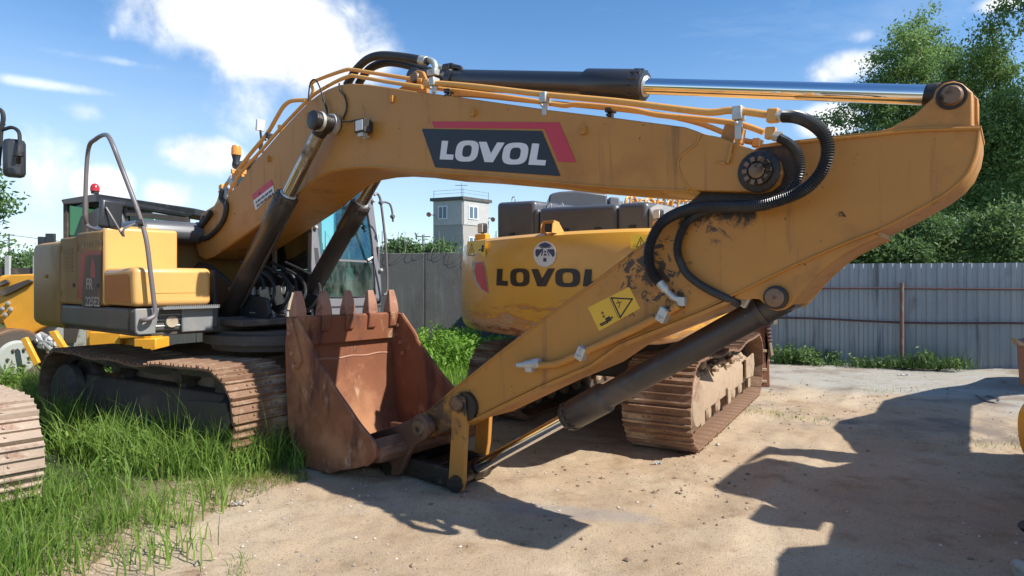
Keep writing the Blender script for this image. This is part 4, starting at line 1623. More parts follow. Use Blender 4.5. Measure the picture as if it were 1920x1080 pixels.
# rod pin through the boom, banded
mb = MB()
mb.lathe(V(b.x, -.52, b.z), V(b.x, .52, b.z), [(0, .07), (.005, .078), (.045, .078), (.05, .07), (.075, .07), (.08, .08), (.11, .08), (.115, .07), (.885, .07), (1, .07)], 28)
mb.build('boom_cylinder_pin', 'grease', ex)
mb = MB()
mb.lathe(V(b.x, -.46, b.z), V(b.x, -.435, b.z), [(0, .082), (1, .082)], 28)
mb.lathe(V(b.x, -.345, b.z), V(b.x, -.30, b.z), [(0, .085), (1, .085)], 28)
split(mb, 'pin_seal', 'zinc', ex)
# hydraulic line along the near boom cylinder
d = (b - a).normalized()
mb = MB()
off = V(.10, .03, -.02)
mb.tube([a + d * .3 + off, a + d * .4 + off * 1.1, a + d * 1.3 + off * 1.1, a + d * 1.42 + off * .7], .014, 8)
mb.build('cylinder_line', 'barrel', ex)
for sy in (-.4, .4):
    mb = MB()
    for k in range(2):
        q_ = V(a.x, sy, a.z) + (b - a) * (.648 + k * .012) + V(-.11, 0, .02)
        mb.box(q_, (.05, .07, .06))
    mb.build('port_block', 'barrel', ex, bevel=.008)

# arm cylinder on top of the boom
A0 = S(786, 148, 0)
A1 = S(1783, 180, 0)
hd = S(1196, 169, 0)
fh = (hd.x - A0.x) / (A1.x - A0.x)
dz = None
bar, rod = cyl_part(A0, A1, fh, .079, .048, .10, 'barrel_top', 'chrome')
mb = MB()
d = (A1 - A0).normalized()
mb.lathe(A0 + d * .36, A0 + d * .42, [(0, .088), (1, .088)], 28)
mb.box(A0 + d * .39 + V(0, -.02, .09), (.05, .05, .05))
mb.build('cylinder_band', 'barrel_top', bar)
mb = MB()
mb.tube(smoothpath([S(x, y, .03) for x, y in ((832, 129), (845, 125), (862, 127), (868, 135), (874, 145))], 5), .018, 8)
mb.cyl(S(834, 128, .03), S(846, 126, .03), .035, n=8)
mb.build('cylinder_line', 'barrel_top', bar)

# --- stick
SR = .20
stick_px = [(790, 777), (804, 767), (851, 726), (919, 672), (970, 632), (1023, 592), (1106, 532), (1165, 487), (1221, 443), (1262, 402), (1300, 372), (1350, 330), (1390, 295), (1425, 272), (1455, 265), (1500, 263), (1560, 256), (1640, 247), (1671, 239), (1715, 214), (1749, 183), (1755, 166), (1770, 155), (1788, 151), (1804, 156),
            (1824, 173), (1824, 233), (1838, 238), (1838, 262), (1833, 290), (1820, 320), (1800, 345), (1770, 368), (1725, 394), (1680, 418), (1640, 437), (1590, 456), (1485, 502), (1430, 530), (1382, 552), (1315, 584), (1255, 608), (1160, 646), (1106, 684), (1017, 722), (943, 758), (892, 783), (869, 790), (839, 808), (812, 818), (792, 824), (776, 818), (767, 802), (772, 786)]
mb = MB()
mb.prism(poly_side(stick_px, SR), (0, 2 * SR, 0))
stick = mb.build('stick', 'stick_paint', ex, smooth=True, bevel=.008)
# top and bottom flange lips, welds
mb = MB()
mb.tube(smoothpath(poly_side([(1500, 266), (1560, 260), (1640, 252), (1700, 245), (1760, 242), (1825, 240), (1838, 240)], SR + .006), 4), .010, 6)
mb.tube(smoothpath(poly_side([(1836, 242), (1834, 262), (1829, 290), (1816, 320), (1797, 343), (1768, 366), (1725, 391), (1680, 415), (1640, 434), (1590, 453), (1485, 499), (1382, 549), (1315, 581), (1255, 605), (1160, 643), (1106, 681), (1017, 719), (943, 755), (895, 779)], SR + .003), 3), .006, 6)
mb.tube(smoothpath(poly_side([(806, 770), (851, 731), (919, 677), (1023, 597), (1106, 537), (1165, 492), (1221, 448)], SR + .003), 3), .006, 6)
mb.build('weld_seam', 'stick_paint', stick)
# flange plate at the top (wider than the box)
mb = MB()
tp = poly_side([(1425, 271), (1500, 262), (1560, 255), (1640, 246), (1700, 240), (1760, 237), (1840, 235)], SR + .012)
mb.prism(tp + [p - V(0, 0, .016) for p in tp[::-1]], (0, 2 * SR + .024, 0))
mb.build('top_flange', 'stick_paint', stick, smooth=False)
bt = poly_side([(869, 789), (892, 783), (943, 758), (1017, 722), (1106, 684), (1160, 646), (1255, 608), (1315, 584), (1370, 560)], SR + .015)
mb = MB()
mb.prism(bt + [p - V(0, 0, .022) for p in bt[::-1]], (0, 2 * SR + .03, 0))
mb.build('bottom_flange', 'stick_paint', stick, smooth=False)
# cylinder lug below the stick: two plates
lug_px = [(1640, 437), (1648, 444), (1612, 460), (1585, 474), (1558, 493), (1532, 516), (1507, 543), (1482, 573), (1471, 580), (1457, 583), (1443, 579), (1433, 570), (1424, 561), (1412, 560), (1398, 562), (1372, 560), (1382, 551), (1430, 529), (1485, 501), (1590, 455)]
for r_ in (SR - .012, -SR + .045):
    mb = MB()
    mb.prism(poly_side(lug_px, SR - .012), (0, .035, 0))
    if r_ < 0:
        mb.v = [(x, y + 2 * SR - .05, z) for x, y, z in mb.v]
    mb.build('cylinder_lug', 'stick_paint', stick, smooth=False, bevel=.005)
mb = MB()
lp = poly_side([(1648, 443), (1612, 459), (1585, 473), (1558, 492), (1532, 515), (1507, 542), (1482, 572)], SR - .02)
mb.prism(lp + [p + V(.0, 0, .03) for p in lp[::-1]], (0, 2 * SR - .06, 0))
mb.build('lug_web', 'stick_paint', stick, smooth=False)
mb = MB()
c = S(1455, 558, SR)
mb.lathe(V(c.x, -SR + .002, c.z), V(c.x, -SR - .02, c.z), [(0, .062), (.8, .060), (1, .05)], 28)
o = mb.build('lug_boss', 'grease', stick)
mb = MB()
mb.lathe(V(c.x, -SR - .018, c.z), V(c.x, -SR - .034, c.z), [(0, .047), (.8, .047), (1, .038)], 24)
mb.build('lug_pin', 'pin_brown', o)
# pin at the stick end
c = S(1784, 181, SR)
mb = MB()
mb.lathe(V(c.x, SR + .03, c.z), V(c.x, -SR - .035, c.z), [(0, .045), (.97, .045), (1, .036)], 24)
mb.build('stick_end_pin', 'pin_brown', stick)
mb = MB()
for r_ in (SR + .008, -SR + .02):
    c = S(1784, 181, SR)
    mb.lathe(V(c.x, -r_, c.z), V(c.x, -r_ + .03, c.z), [(0, .058), (1, .058)], 24)
split(mb, 'pin_boss', 'grease', stick)
# notch: the gap between lugs at the stick end, and end face ridge
mb = MB()
mb.prism(poly_side([(1824, 176), (1834, 185), (1834, 228), (1824, 232)], .06), (0, .12, 0))
mb.build('end_rib', 'stick_paint', stick, bevel=.004)
# dark sheet round the pivot: grease, and the gap's shade put into colour
mb = MB()
mb.prism(poly_side([(1317, 362), (1350, 330), (1400, 290), (1430, 275), (1475, 270), (1492, 280), (1500, 300), (1497, 330), (1480, 356), (1450, 372), (1400, 380), (1330, 382), (1292, 384)], SR + .001), (0, -.0025, 0))
mb.build('grease_and_shade_patch', 'grease', stick, smooth=False)

# warning decal on the stick
ZW = lambda p: (780 + p[0] / 3.375, 340 + p[1] / 3.375)
SD = SR + .0015


def wp(pts, k=0):
    return [S(*ZW(p), SD + k) for p in pts]


mb = MB()
mb.prism(wp([(1088, 798), (1350, 668), (1420, 803), (1160, 948)]), (0, -.0012, 0))
wd = mb.build('warning_sticker', 'warn_yellow', stick, smooth=False)
mb = MB()
nrm = V(0, -1, 0)
strip(mb, wp([(1237, 738), (1368, 745), (1293, 860), (1237, 738)], .0014), .009, nrm, .0006)
strip(mb, wp([(1275, 755), (1290, 775), (1283, 800)], .0014), .005, nrm, .0006)
strip(mb, wp([(1268, 772), (1300, 762)], .0014), .005, nrm, .0006)
strip(mb, wp([(1165, 905), (1205, 885)], .0014), .008, nrm, .0006)
strip(mb, wp([(1172, 912), (1212, 893)], .0014), .008, nrm, .0006)
mb.prism(wp([(1195, 868), (1225, 852), (1240, 878), (1210, 895)], .0014), (0, -.0006, 0))
mb.prism(ellipse_pts(lambda x, y: S(*ZW((x, y)), SD + .0014), 1240, 862, 7, 7, 12), (0, -.0006, 0))
strip(mb, wp([(1178, 825), (1190, 860)], .0014), .004, nrm, .0006)
strip(mb, wp([(1173, 838), (1178, 825), (1187, 834)], .0014), .004, nrm, .0006)
strip(mb, wp([(1180, 855), (1190, 862), (1194, 850)], .0014), .004, nrm, .0006)
strip(mb, wp([(1225, 735), (1282, 865)], .0014), .003, nrm, .0006)
mb.build('pictogram', 'decal_black', wd, smooth=False)

# lower stick pipe with clamps
pl = MB()
pl.tube(smoothpath([S(x, y, SR + .04) for x, y in ((1272, 572), (1250, 585), (1200, 611), (1140, 639), (1085, 664), (1050, 680), (1030, 684), (1005, 685))], 5), .024, 12)
sp_ = pl.build('stick_pipe', 'stick_paint', stick)
for (x, y) in ((1245, 590), (1092, 662)):
    mb = MB()
    c = S(x, y, SR + .035)
    rot = Matrix.Rotation(.46, 3, 'Y')
    mb.box(c, (.055, .075, .085), rot)
    for s_ in (-1, 1):
        mb.cyl(c + rot @ V(.012 * s_, -.037, -.018), c + rot @ V(.012 * s_, -.048, -.018), .011, n=6)
    mb.build('clamp', 'zinc', sp_, bevel=.006)
mb = MB()
mb.cyl(S(1013, 680, SR + .04), S(1001, 682, SR + .04), .036, n=6)
mb.cyl(S(1001, 682, SR + .04), S(985, 684, SR + .04), .03, n=8)
mb.cyl(S(985, 684, SR + .04), S(970, 685, SR + .04), .02, n=8)
mb.box(S(994, 690, SR + .035), (.05, .05, .05))
mb.build('pipe_end_fitting', 'zinc', sp_, bevel=.003)


# ribbed hoses
def ribbed(name, path, rad, parent, pitch=.0105, m='hose_black'):
    P = resample(path, pitch / 2)
    rr = [rad if i % 2 else rad * .80 for i in range(len(P))]
    mb = MB()
    mb.tube(P, rr, 12)
    o = mb.build(name, m, parent, smooth=False)
    return o


h1 = [(1468, 218, .30), (1490, 219, .32), (1512, 226, .36), (1536, 242, .38), (1550, 264, .38), (1551, 292, .38), (1540, 322, .37), (1520, 346, .36), (1496, 362, .35), (1466, 374, .35), (1430, 384, .35), (1390, 387, .33), (1345, 387, .30), (1305, 390, .29), (1272, 399, .28), (1243, 416, .27), (1226, 440, .27), (1217, 466, .27), (1217, 492, .26), (1224, 514, .25), (1237, 531, .24)]
ribbed('hose', smoothpath([S(*p) for p in h1], 8), .032, stick)
h2 = [(1460, 258, .29), (1478, 268, .29), (1494, 284, .30), (1500, 306, .31), (1498, 330, .31), (1486, 352, .30), (1466, 370, .29), (1440, 380, .27), (1400, 386, .26), (1350, 392, .26), (1310, 400, .25), (1287, 418, .24), (1274, 445, .24), (1270, 468, .24), (1274, 488, .24)]
ribbed('hose', smoothpath([S(*p) for p in h2], 8), .025, stick)
mb = MB()
mb.tube(smoothpath([S(*p) for p in ((1273, 484, .24), (1284, 508, .24), (1302, 526, .24), (1332, 545, .23), (1368, 562, .2), (1385, 570, .16))], 6), .022, 10)
mb.build('hose', 'black', stick)
mb = MB()
mb.tube(smoothpath([S(*p) for p in ((1236, 529, .245), (1248, 543, .24), (1262, 557, .24), (1276, 564, .23))], 5), [.026] * 6 + [.018] * 10, 10)
mb.box(S(1279, 565, .225), (.045, .05, .05))
mb.build('hose_end', 'zinc', stick, bevel=.003)

# --- bucket cylinder
a = V(S(1455, 558, SR).x, 0, S(1455, 558, SR).z)
b = S(882, 903, 0)
b.z = max(b.z, .07)
fh = (a - S(1078, 792, 0)).length / (a - b).length
bar, rod = cyl_part(a, b, fh, .078, .043, .098, 'barrel', 'chrome')
mb = MB()
d = (b - a).normalized()
mb.box(a + d * .22 + V(-.03, -.05, .10), (.10, .09, .07), Matrix.Rotation(.5, 3, 'Y'))
mb.cyl(a + d * .22 + V(-.03, -.04, .11), a + d * .30 + V(-.03, -.06, .14), .024, n=10)
mb.build('port_block', 'zinc', bar, bevel=.01)
mb = MB()
mb.lathe(a + d * .14, a + d * .17, [(0, .09), (1, .09)], 28)
mb.build('cylinder_band', 'barrel', bar)

# --- link bars, pins, guide link
LKR = .25
for r_, P in ((LKR, [(846, 752), (850, 744), (859, 740), (868, 744), (872, 752), (873, 800), (868, 905), (864, 922), (842, 922), (840, 905), (846, 800)]),
              (-.20, [(893, 760), (900, 752), (912, 752), (919, 760), (915, 830), (906, 882), (886, 882), (890, 830)])):
    q_ = [V(p.x, p.y, max(p.z, .0)) for p in poly_side(P, r_)]
    mb = MB()
    mb.prism(q_, (0, .04, 0))
    mb.build('link_bar', 'stick_paint', ex, bevel=.006)
lx = S(858, 757, LKR)
mb = MB()
mb.lathe(V(lx.x, -LKR - .03, lx.z), V(lx.x, .25, lx.z), [(0, .042), (.03, .05), (1, .05)], 24)
lk = mb.build('link_pin', 'pin_brown', ex)
mb = MB()
mb.lathe(V(lx.x + .05, -SR + .0, lx.z - .02), V(lx.x + .05, -SR - .03, lx.z - .02), [(0, .105), (1, .10)], 28)
mb.build('link_boss', 'grease', lk)
# cross pin at the lower end and the H link to the bucket
xb_ = S(858, 908, LKR)
xf_ = S(896, 872, -.20)
mb = MB()
mb.lathe(V(xb_.x, -LKR - .03, .06), V(xf_.x, .24, .06), [(0, .058), (1, .058)], 24)
mb.lathe(V(b.x, -.16, b.z), V(b.x, .16, b.z), [(0, .075), (1, .075)], 24)
mb.build('lower_link_pin', 'grease', ex)
e0 = S(742, 872, .2)
mb = MB()
for yy in (-.24, .18):
    mb.prism([V(e0.x - .05, yy, e0.z + .06), V(e0.x + .02, yy, e0.z + .10), V(b.x + .05, yy, b.z + .075), V(b.x + .08, yy, b.z), V(b.x, yy, max(.01, b.z - .07)), V(e0.x, yy, max(.02, e0.z - .09)), V(e0.x - .08, yy, e0.z - .03)], (0, .06, 0))
mb.box(V((e0.x + b.x) / 2 + .04, 0, (e0.z + b.z) / 2 + .03), (.16, .4, .07))
mb.build('bucket_link', 'grease', ex, bevel=.01)

# --- bucket
BW = .56
near_px = [(542, 600), (549, 597), (553, 599), (578, 644), (583, 660), (604, 695), (629, 735), (650, 765), (671, 796), (690, 819), (697, 830), (699, 842), (697, 856), (682, 869), (663, 875), (633, 879), (614, 889), (602, 895), (587, 894), (565, 874), (549, 846), (538, 796), (534, 720), (532, 644), (537, 604)]
bpz = [S(x, y, BW) for x, y in near_px]
bpz = [V(p.x + .05, p.y, max(.012, p.z)) for p in bpz]
outer_idx = list(range(13, 25)) + [0]           # from the hinge corner round the bottom and up to the lip
mb = MB()
ou = [bpz[i] for i in [11, 12] + outer_idx]
cx_ = sum(p.x for p in bpz) / len(bpz)
cz_ = sum(p.z for p in bpz) / len(bpz)


def inner(p, t=.022):
    d = V(cx_ - p.x, 0, cz_ - p.z).normalized()
    return V(p.x, p.y, p.z) + d * t


yn, yf = -BW + .002, BW - .002
vs = []
for p in ou:
    q_ = inner(p)
    vs += [V(p.x, yn, p.z), V(p.x, yf, p.z), V(q_.x, yn, q_.z), V(q_.x, yf, q_.z)]
fs = []
m_ = len(ou)
for i in range(m_ - 1):
    a_, b_ = 4 * i, 4 * i + 4
    fs += [(a_, a_ + 1, b_ + 1, b_), (a_ + 2, b_ + 2, b_ + 3, a_ + 3), (a_, b_, b_ + 2, a_ + 2), (a_ + 1, a_ + 3, b_ + 3, b_ + 1)]
fs += [(0, 2, 3, 1), (4 * m_ - 4, 4 * m_ - 3, 4 * m_ - 1, 4 * m_ - 2)]
mb.add(vs, fs)
bucket = mb.build('bucket', 'rust', ex)
for yy in (-BW - .02, BW - .002):
    mb = MB()
    mb.prism([V(p.x, yy, p.z) for p in bpz], (0, .022, 0))
    mb.build('side_plate', 'rust', bucket, smooth=False, bevel=.004)
    # edge rim along the opening
    mb = MB()
    rim = [V(p.x - .01, yy + .011, p.z) for p in bpz[2:14]]
    mb.tube(smoothpath(rim, 3), .017, 6)
    mb.build('rim', 'rust', bucket)
# lip plate (thicker) and weld line inside
lip = bpz[0]
mb = MB()
lipx = (bpz[0].x + bpz[24].x) / 2
mb.prism([V(lipx - .012, yn, lip.z - .22), V(lipx + .012, yn, lip.z - .22), V(lipx + .040, yn, lip.z + .015), V(lipx + .018, yn, lip.z + .03), V(lipx - .015, yn, lip.z + .01)], (0, yf - yn, 0))
mb.build('lip', 'rust', bucket, bevel=.006)
mb = MB()
wpts = [V(inner(bpz[23]).x + .006, y_, bpz[23].z - .16 + .006 * math.sin(y_ * 20)) for y_ in np.linspace(yn + .03, yf - .03, 16)]
mb.tube(wpts, .010, 6)
mb.build('weld_seam', 'tooth', bucket)
for k in range(5):
    yc = -.505 + k * .2525
    mb = MB()
    zb = lip.z - .045
    ad = MB()
    x_ = lipx + .012
    ad.prism([V(x_ - .04, yc - .045, zb - .10), V(x_ + .035, yc - .045, zb - .06), V(x_ + .056, yc - .045, zb + .04), V(x_ + .054, yc - .045, zb + .08), V(x_ - .054, yc - .045, zb + .08), V(x_ - .056, yc - .045, zb + .02)], (0, .09, 0))
    ado = ad.build('tooth_adapter', 'rust', bucket, bevel=.012)
    lean = -.01
    z0_, z1_ = zb + .07, zb + .285
    sec0 = (.050, .054)
    sec1 = (.012, .030)
    vs = []
    for (zz, (hx, hy), dx) in ((z0_, sec0, 0), (z0_ + .04, (.048, .053), .002), (z0_ + .12, (.032, .046), .004), (z1_, sec1, .0)):
        vs += [V(x_ + dx - hx, yc - hy, zz), V(x_ + dx + hx, yc - hy, zz), V(x_ + dx + hx, yc + hy, zz), V(x_ + dx - hx, yc + hy, zz)]
    fs = [(0, 3, 2, 1), (12, 13, 14, 15)]
    for i in range(3):
        for j in range(4):
            fs.append((4 * i + j, 4 * i + (j + 1) % 4, 4 * i + 4 + (j + 1) % 4, 4 * i + 4 + j))
    mb.add(vs, fs)
    mb.build('tooth', 'tooth', bucket, bevel=.007)
# side cutters, bolts
for yy in (-BW - .045, BW + .02):
    mb = MB()
    if yy > 0:
        P = [V(lipx + .02, yy, lip.z + .02), V(lipx + .10, yy, lip.z - .02), V(lipx + .24, yy, lip.z - .14), V(lipx + .27, yy, lip.z - .24), V(lipx + .22, yy, lip.z - .34), V(lipx + .12, yy, lip.z - .26), V(lipx + .03, yy, lip.z - .12)]
    else:
        P = [V(lipx - .0, yy, lip.z + .02), V(lipx + .05, yy, lip.z + .02), V(lipx + .15, yy, lip.z - .20), V(lipx + .20, yy, lip.z - .32), V(lipx + .13, yy, lip.z - .40), V(lipx + .10, yy, lip.z - .28), V(lipx - .0, yy, lip.z - .18)]
    mb.prism(P, (0, .026, 0))
    mb.build('side_cutter', 'rust', bucket, bevel=.005)
mb = MB()
for yy, d_ in ((-BW - .045, -1), (BW - .004, -1), (-BW - .02, -1)):
    for (dx, dz_) in ((.10, -.26), (.13, -.36), (.06, -.10)):
        c = V(lipx + dx, yy, lip.z + dz_)
        mb.cyl(c, c + V(0, .022 * d_, 0), .019, n=10)
split(mb, 'bolt', 'tooth', bucket)
# flat lug inside near the hinge and the two ears
ear_px = [(640, 812), (680, 818), (716, 806), (745, 797), (772, 784), (786, 780), (800, 784), (809, 795), (808, 810), (796, 824), (775, 838), (764, 855), (756, 875), (748, 892), (735, 894), (727, 880), (720, 862), (690, 868), (655, 870)]
for yy in (-.285, .235):
    mb = MB()
    q_ = [S(x, y, .285) for x, y in ear_px]
    mb.prism([V(p.x, yy, p.z) for p in q_], (0, .05, 0))
    mb.build('ear', 'rust_dark', bucket, bevel=.01)
bpn = S(790, 801, .29)
for yy, dy_ in ((-.285, -.03), (.285, .03)):
    mb = MB()
    mb.lathe(V(bpn.x, yy, bpn.z), V(bpn.x, yy + dy_, bpn.z), [(0, .098), (.8, .094), (1, .08)], 28)
    eb = mb.build('ear_boss', 'rust_dark', bucket)
    mb = MB()
    mb.lathe(V(bpn.x, yy + dy_, bpn.z), V(bpn.x, yy + dy_ * 1.6, bpn.z), [(0, .062), (1, .055)], 24)
    mb.build('bucket_pin', 'pin_brown', eb)
mb = MB()
mb.lathe(V(e0.x, -.30, e0.z), V(e0.x, .30, e0.z), [(0, .05), (1, .05)], 20)
mb.build('bucket_link_pin', 'grease', bucket)
# cross tube that joins the ears to the shell
mb = MB()
hx_ = bpz[12].x - .02
mb.prism([V(bpz[9].x - .02, -BW + .03, bpz[9].z - .01), V(bpz[11].x + .02, -BW + .03, bpz[11].z - .03), V(bpz[12].x + .01, -BW + .03, bpz[12].z - .05), V(bpz[13].x - .02, -BW + .03, bpz[13].z), V(bpz[14].x - .02, -BW + .03, bpz[14].z + .03)], (0, 2 * BW - .06, 0))
mb.build('torsion_beam', 'rust_dark', bucket, bevel=.02)
mb = MB()
mb.prism([V(bpz[9].x + .0, yf - .34, bpz[9].z + .01), V(bpz[9].x + .22, yf - .30, bpz[9].z + .05), V(bpz[9].x + .22, yf - .06, bpz[9].z + .05), V(bpz[9].x + .0, yf - .02, bpz[9].z + .01)], (0, 0, .02))
mb.build('wear_plate', 'tooth', bucket, bevel=.004)

# --- house (superstructure) of excavator 1
XR = 0.0                                          # front face of the lower tool box, local x
XU = F1.side(195, 430, 1.35).x                    # front face of the upper box
XB = F1.side(57, 600, 1.35).x
HW = 1.35


def rbox(name, x0, x1, y0, y1, z0, z1, m, par, bev=.05, seg=3, taper=None):
    mb = MB()
    mb.box(((x0 + x1) / 2, (y0 + y1) / 2, (z0 + z1) / 2), (x1 - x0, y1 - y0, z1 - z0))
    if taper:
        mb.v = [(x, y, z + (taper if z > (z0 + z1) / 2 and x < (x0 + x1) / 2 else 0)) for x, y, z in mb.v]
    o = mb.build(name, m, par)
    if bev:
        b_ = o.modifiers.new('bevel', 'BEVEL')
        b_.width = bev
        b_.segments = seg
        b_.limit_method = 'ANGLE'
    return o


hbody = rbox('deck', XB + .1, -.03, -1.30, 1.30, 1.03, 1.16, 'track_dark', ex, .01)
# side doors, one by one, along the near side
xs = [XB, S(112, 500, HW).x, S(144, 500, HW).x, S(190, 500, HW).x]
ztop = 1.90
names = ['counterweight', 'side_door', 'side_door']
cwb = MB()
# counterweight with rounded rear corners
plan = [(xs[1] - .006, -HW), (XB + .15, -HW), (XB + .10, -HW + .004), (XB + .03, -HW + .05), (XB - .02, -HW + .2), (XB - .16, -.8), (XB - .22, 0), (XB - .16, .8), (XB - .02, HW - .2), (XB + .03, HW - .05), (XB + .10, HW), (xs[1] - .006, HW)]
zs = [(1.02, .06), (1.06, .015), (1.1, 0), (1.84, 0), (1.885, .015), (1.91, .07)]
ctr_ = V((xs[1] + XB) / 2, 0, 0)
vs = []
for z_, ins in zs:
    for (x, y) in plan:
        f_ = 1 - ins / 1.3
        vs.append((ctr_.x + (x - ctr_.x) * (1 - ins / .5 if x < xs[1] - .1 else 1), y * f_, z_ - (.05 if z_ > 1.5 and x < XB + .05 else 0)))
npn = len(plan)
fs = [tuple(range(npn))[::-1], tuple(range((len(zs) - 1) * npn, len(zs) * npn))]
for i in range(len(zs) - 1):
    for j in range(npn):
        fs.append((i * npn + j, i * npn + (j + 1) % npn, (i + 1) * npn + (j + 1) % npn, (i + 1) * npn + j))
cwb.add(vs, fs)
cw = cwb.build('counterweight', 'body_side', ex, bevel=.01)
rbox('side_door', xs[1], xs[2] - .008, -HW, -HW + .5, 1.275, 1.93, 'body_side', ex, .022)
rbox('side_door', xs[2], xs[3] - .008, -HW + .0, -HW + .5, 1.275, 1.96, 'body_side', ex, .022)
rbox('side_skirt', xs[1] - .01, -.004, -HW + .008, -.62, 1.065, 1.268, 'skirt_grey', ex, .03)
# engine bay cover behind the doors
rbox('engine_cover', xs[1] - .0, XU - .7, -HW + .10, 1.28, 1.2, 1.93, 'body_side', ex, .05)
# upper box (lit front) and lower tool box
yu = -F1.front(334, 460, XU).y if False else F1.front(334, 460, XU).y
yl = F1.front(397, 540, XR).y
rbox('fuel_tank', xs[3] - .0, XU, -HW + .004, yu, 1.28, 1.99, 'body_yellow', ex, .045, 4)
tb_ = rbox('tool_box', XU - .02, XR, -HW, yl, 1.285, 1.615, 'body_yellow', ex, .045, 4)
mb = MB()
mb.prism([V(XU + .02, -HW - .001, 1.31), V(XR - .06, -HW - .001, 1.31), V(XR - .09, -HW - .001, 1.54), V(XR - .14, -HW - .001, 1.56), V(XU + .02, -HW - .001, 1.55)], (0, -.002, 0))
mb.build('orange_side_panel', 'orange_panel', tb_, smooth=False)  # darker orange sheet over the near side of the tool box
mb = MB()
mb.box((XR + .001, (-HW + yl) / 2 + .05, 1.40), (.008, (yl + HW) - .22, .005))
mb.build('door_seam', 'body_yellow', tb_)
mb = MB()
mb.tube([V(XU - .1, -1.0, 2.0), V(XU - .1, -.85, 2.0)], .012, 6)
mb.box((XU - .2, -1.05, 2.0), (.06, .1, .03))
mb.build('tank_hinge', 'body_yellow', ex)
for x_ in (xs[1] + .03, xs[2] + .03):
    for z_ in (1.38, 1.82):
        mb = MB()
        mb.cyl((x_, -HW - .004, z_ - .03), (x_, -HW - .004, z_ + .03), .010, n=8)
        mb.build('door_hinge', 'body_side', ex)
for x_ in (xs[2] - .07, xs[3] - .07):
    mb = MB()
    mb.box((x_, -HW - .003, 1.46), (.05, .01, .035))
    mb.build('door_latch', 'black', ex, bevel=.003)
mb = MB()
for k in range(7):
    mb.box(((xs[1] + xs[2]) / 2, -HW - .003, 1.60 + k * .035), ((xs[2] - xs[1]) * .55, .008, .012))
split(mb, 'vent_louvre', 'body_side', ex)
# front step guard under the tool box
mb = MB()
mb.prism([V(XR + .004, -HW, 1.27), V(XR + .004, -HW, 1.075), V(XR + .004, -HW + .02, 1.05), V(XR + .004, -HW + .16, 1.05), V(XR + .004, -HW + .16, 1.10), V(XR + .004, -HW + .20, 1.27)], (.03, 0, 0))
g1 = mb.build('step_guard', 'light_grey', ex, bevel=.01)
mb = MB()
mb.box((XR + .02, yl - .14, 1.16), (.03, .28, .22))
mb.build('step_guard', 'light_grey', ex, bevel=.012)
mb = MB()
mb.box((XR - .12, (-HW + yl) / 2, 1.16), (.02, .66, .2))
mb.build('step_recess', 'track_dark', ex)
for z_ in (1.115, 1.165, 1.21):
    mb = MB()
    mb.cyl((XR + .0, -HW + .17, z_), (XR + .0, yl - .27, z_), .006, n=6)
    mb.build('step_rung', 'zinc', ex)
mb = MB()
mb.box((XR + .04, (-HW + yl) / 2 + .1, 1.268), (.14, .48, .02))
for k in range(26):
    mb.box((XR + .105, -HW + .22 + k * .018, 1.275), (.012, .009, .03))
mb.build('step_tread', 'light_grey', ex)
mb = MB()
mb.cyl((XR - .02, yl - .36, 1.15), (XR + .03, yl - .36, 1.15), .05, n=14)
mb.build('fuel_filter', 'tan_plate', ex)

# decals on the near side of the house
DH = HW + .002


def ZS(pts, k=0):
    return [S(x / 3.375, 420 + y / 3.375, DH + k) for x, y in pts]


mb = MB()
mb.prism(ZS([(513, 183), (542, 182), (545, 165), (640, 168), (640, 196), (545, 200), (515, 480), (490, 470)]), (0, -.001, 0))
mb.build('side_stripe', 'red_old', ex, smooth=False)
mb = MB()
mb.prism(ZS([(555, 198), (640, 192), (636, 522), (520, 522), (530, 400)]), (0, -.0014, 0))
dd_ = mb.build('side_plate_decal', 'decal_dark', ex, smooth=False)
mb = MB()
mb.prism(ZS([(572, 290), (585, 205), (600, 260), (606, 340), (575, 340)], .0016), (0, -.0006, 0))
mb.build('decal_accent', 'red_old', dd_, smooth=False)


def text_mesh(name, s, size, mat_, parent, origin, ux, uz, bold=.0, th=.001, shear=0.):
    cu = bpy.data.curves.new(name, 'FONT')
    cu.body = s
    cu.size = size
    cu.offset = bold
    cu.shear = shear
    cu.resolution_u = 3
    tmp = bpy.data.objects.new(name, cu)
    C.objects.link(tmp)
    dg = bpy.context.evaluated_depsgraph_get()
    me = bpy.data.meshes.new_from_object(tmp.evaluated_get(dg))
    bpy.data.objects.remove(tmp)
    bpy.data.curves.remove(cu)
    ux, uz = V(ux).normalized(), V(uz).normalized()
    for v_ in me.vertices:
        v_.co = V(origin) + ux * v_.co.x + uz * v_.co.y
    me.materials.clear()
    me.materials.append(M[mat_])
    o = bpy.data.objects.new(name, me)
    C.objects.link(o)
    o.parent = parent
    return o


def side_text(s, x, y, hpx, wpx, m, par, k=.003, bold=.0):
    """text box on the near side plane: x, y lower left in photo pixels"""
    o = S(x, y, DH + k)
    ox = S(x + wpx, y, DH + k)
    oz = S(x, y - hpx, DH + k)
    size = (oz - o).length / .70
    t = text_mesh('lettering', s, size, m, par, (0, 0, 0), (1, 0, 0), (0, 1, 0), bold)
    me = t.data
    w_ = max(v_.co.x for v_ in me.vertices)
    L_ = (ox - o).length
    for v_ in me.vertices:
        cx2, cy2 = v_.co.x / w_ * L_, v_.co.y
        v_.co = V(o.x + cx2, o.y, o.z + cy2)
    return t


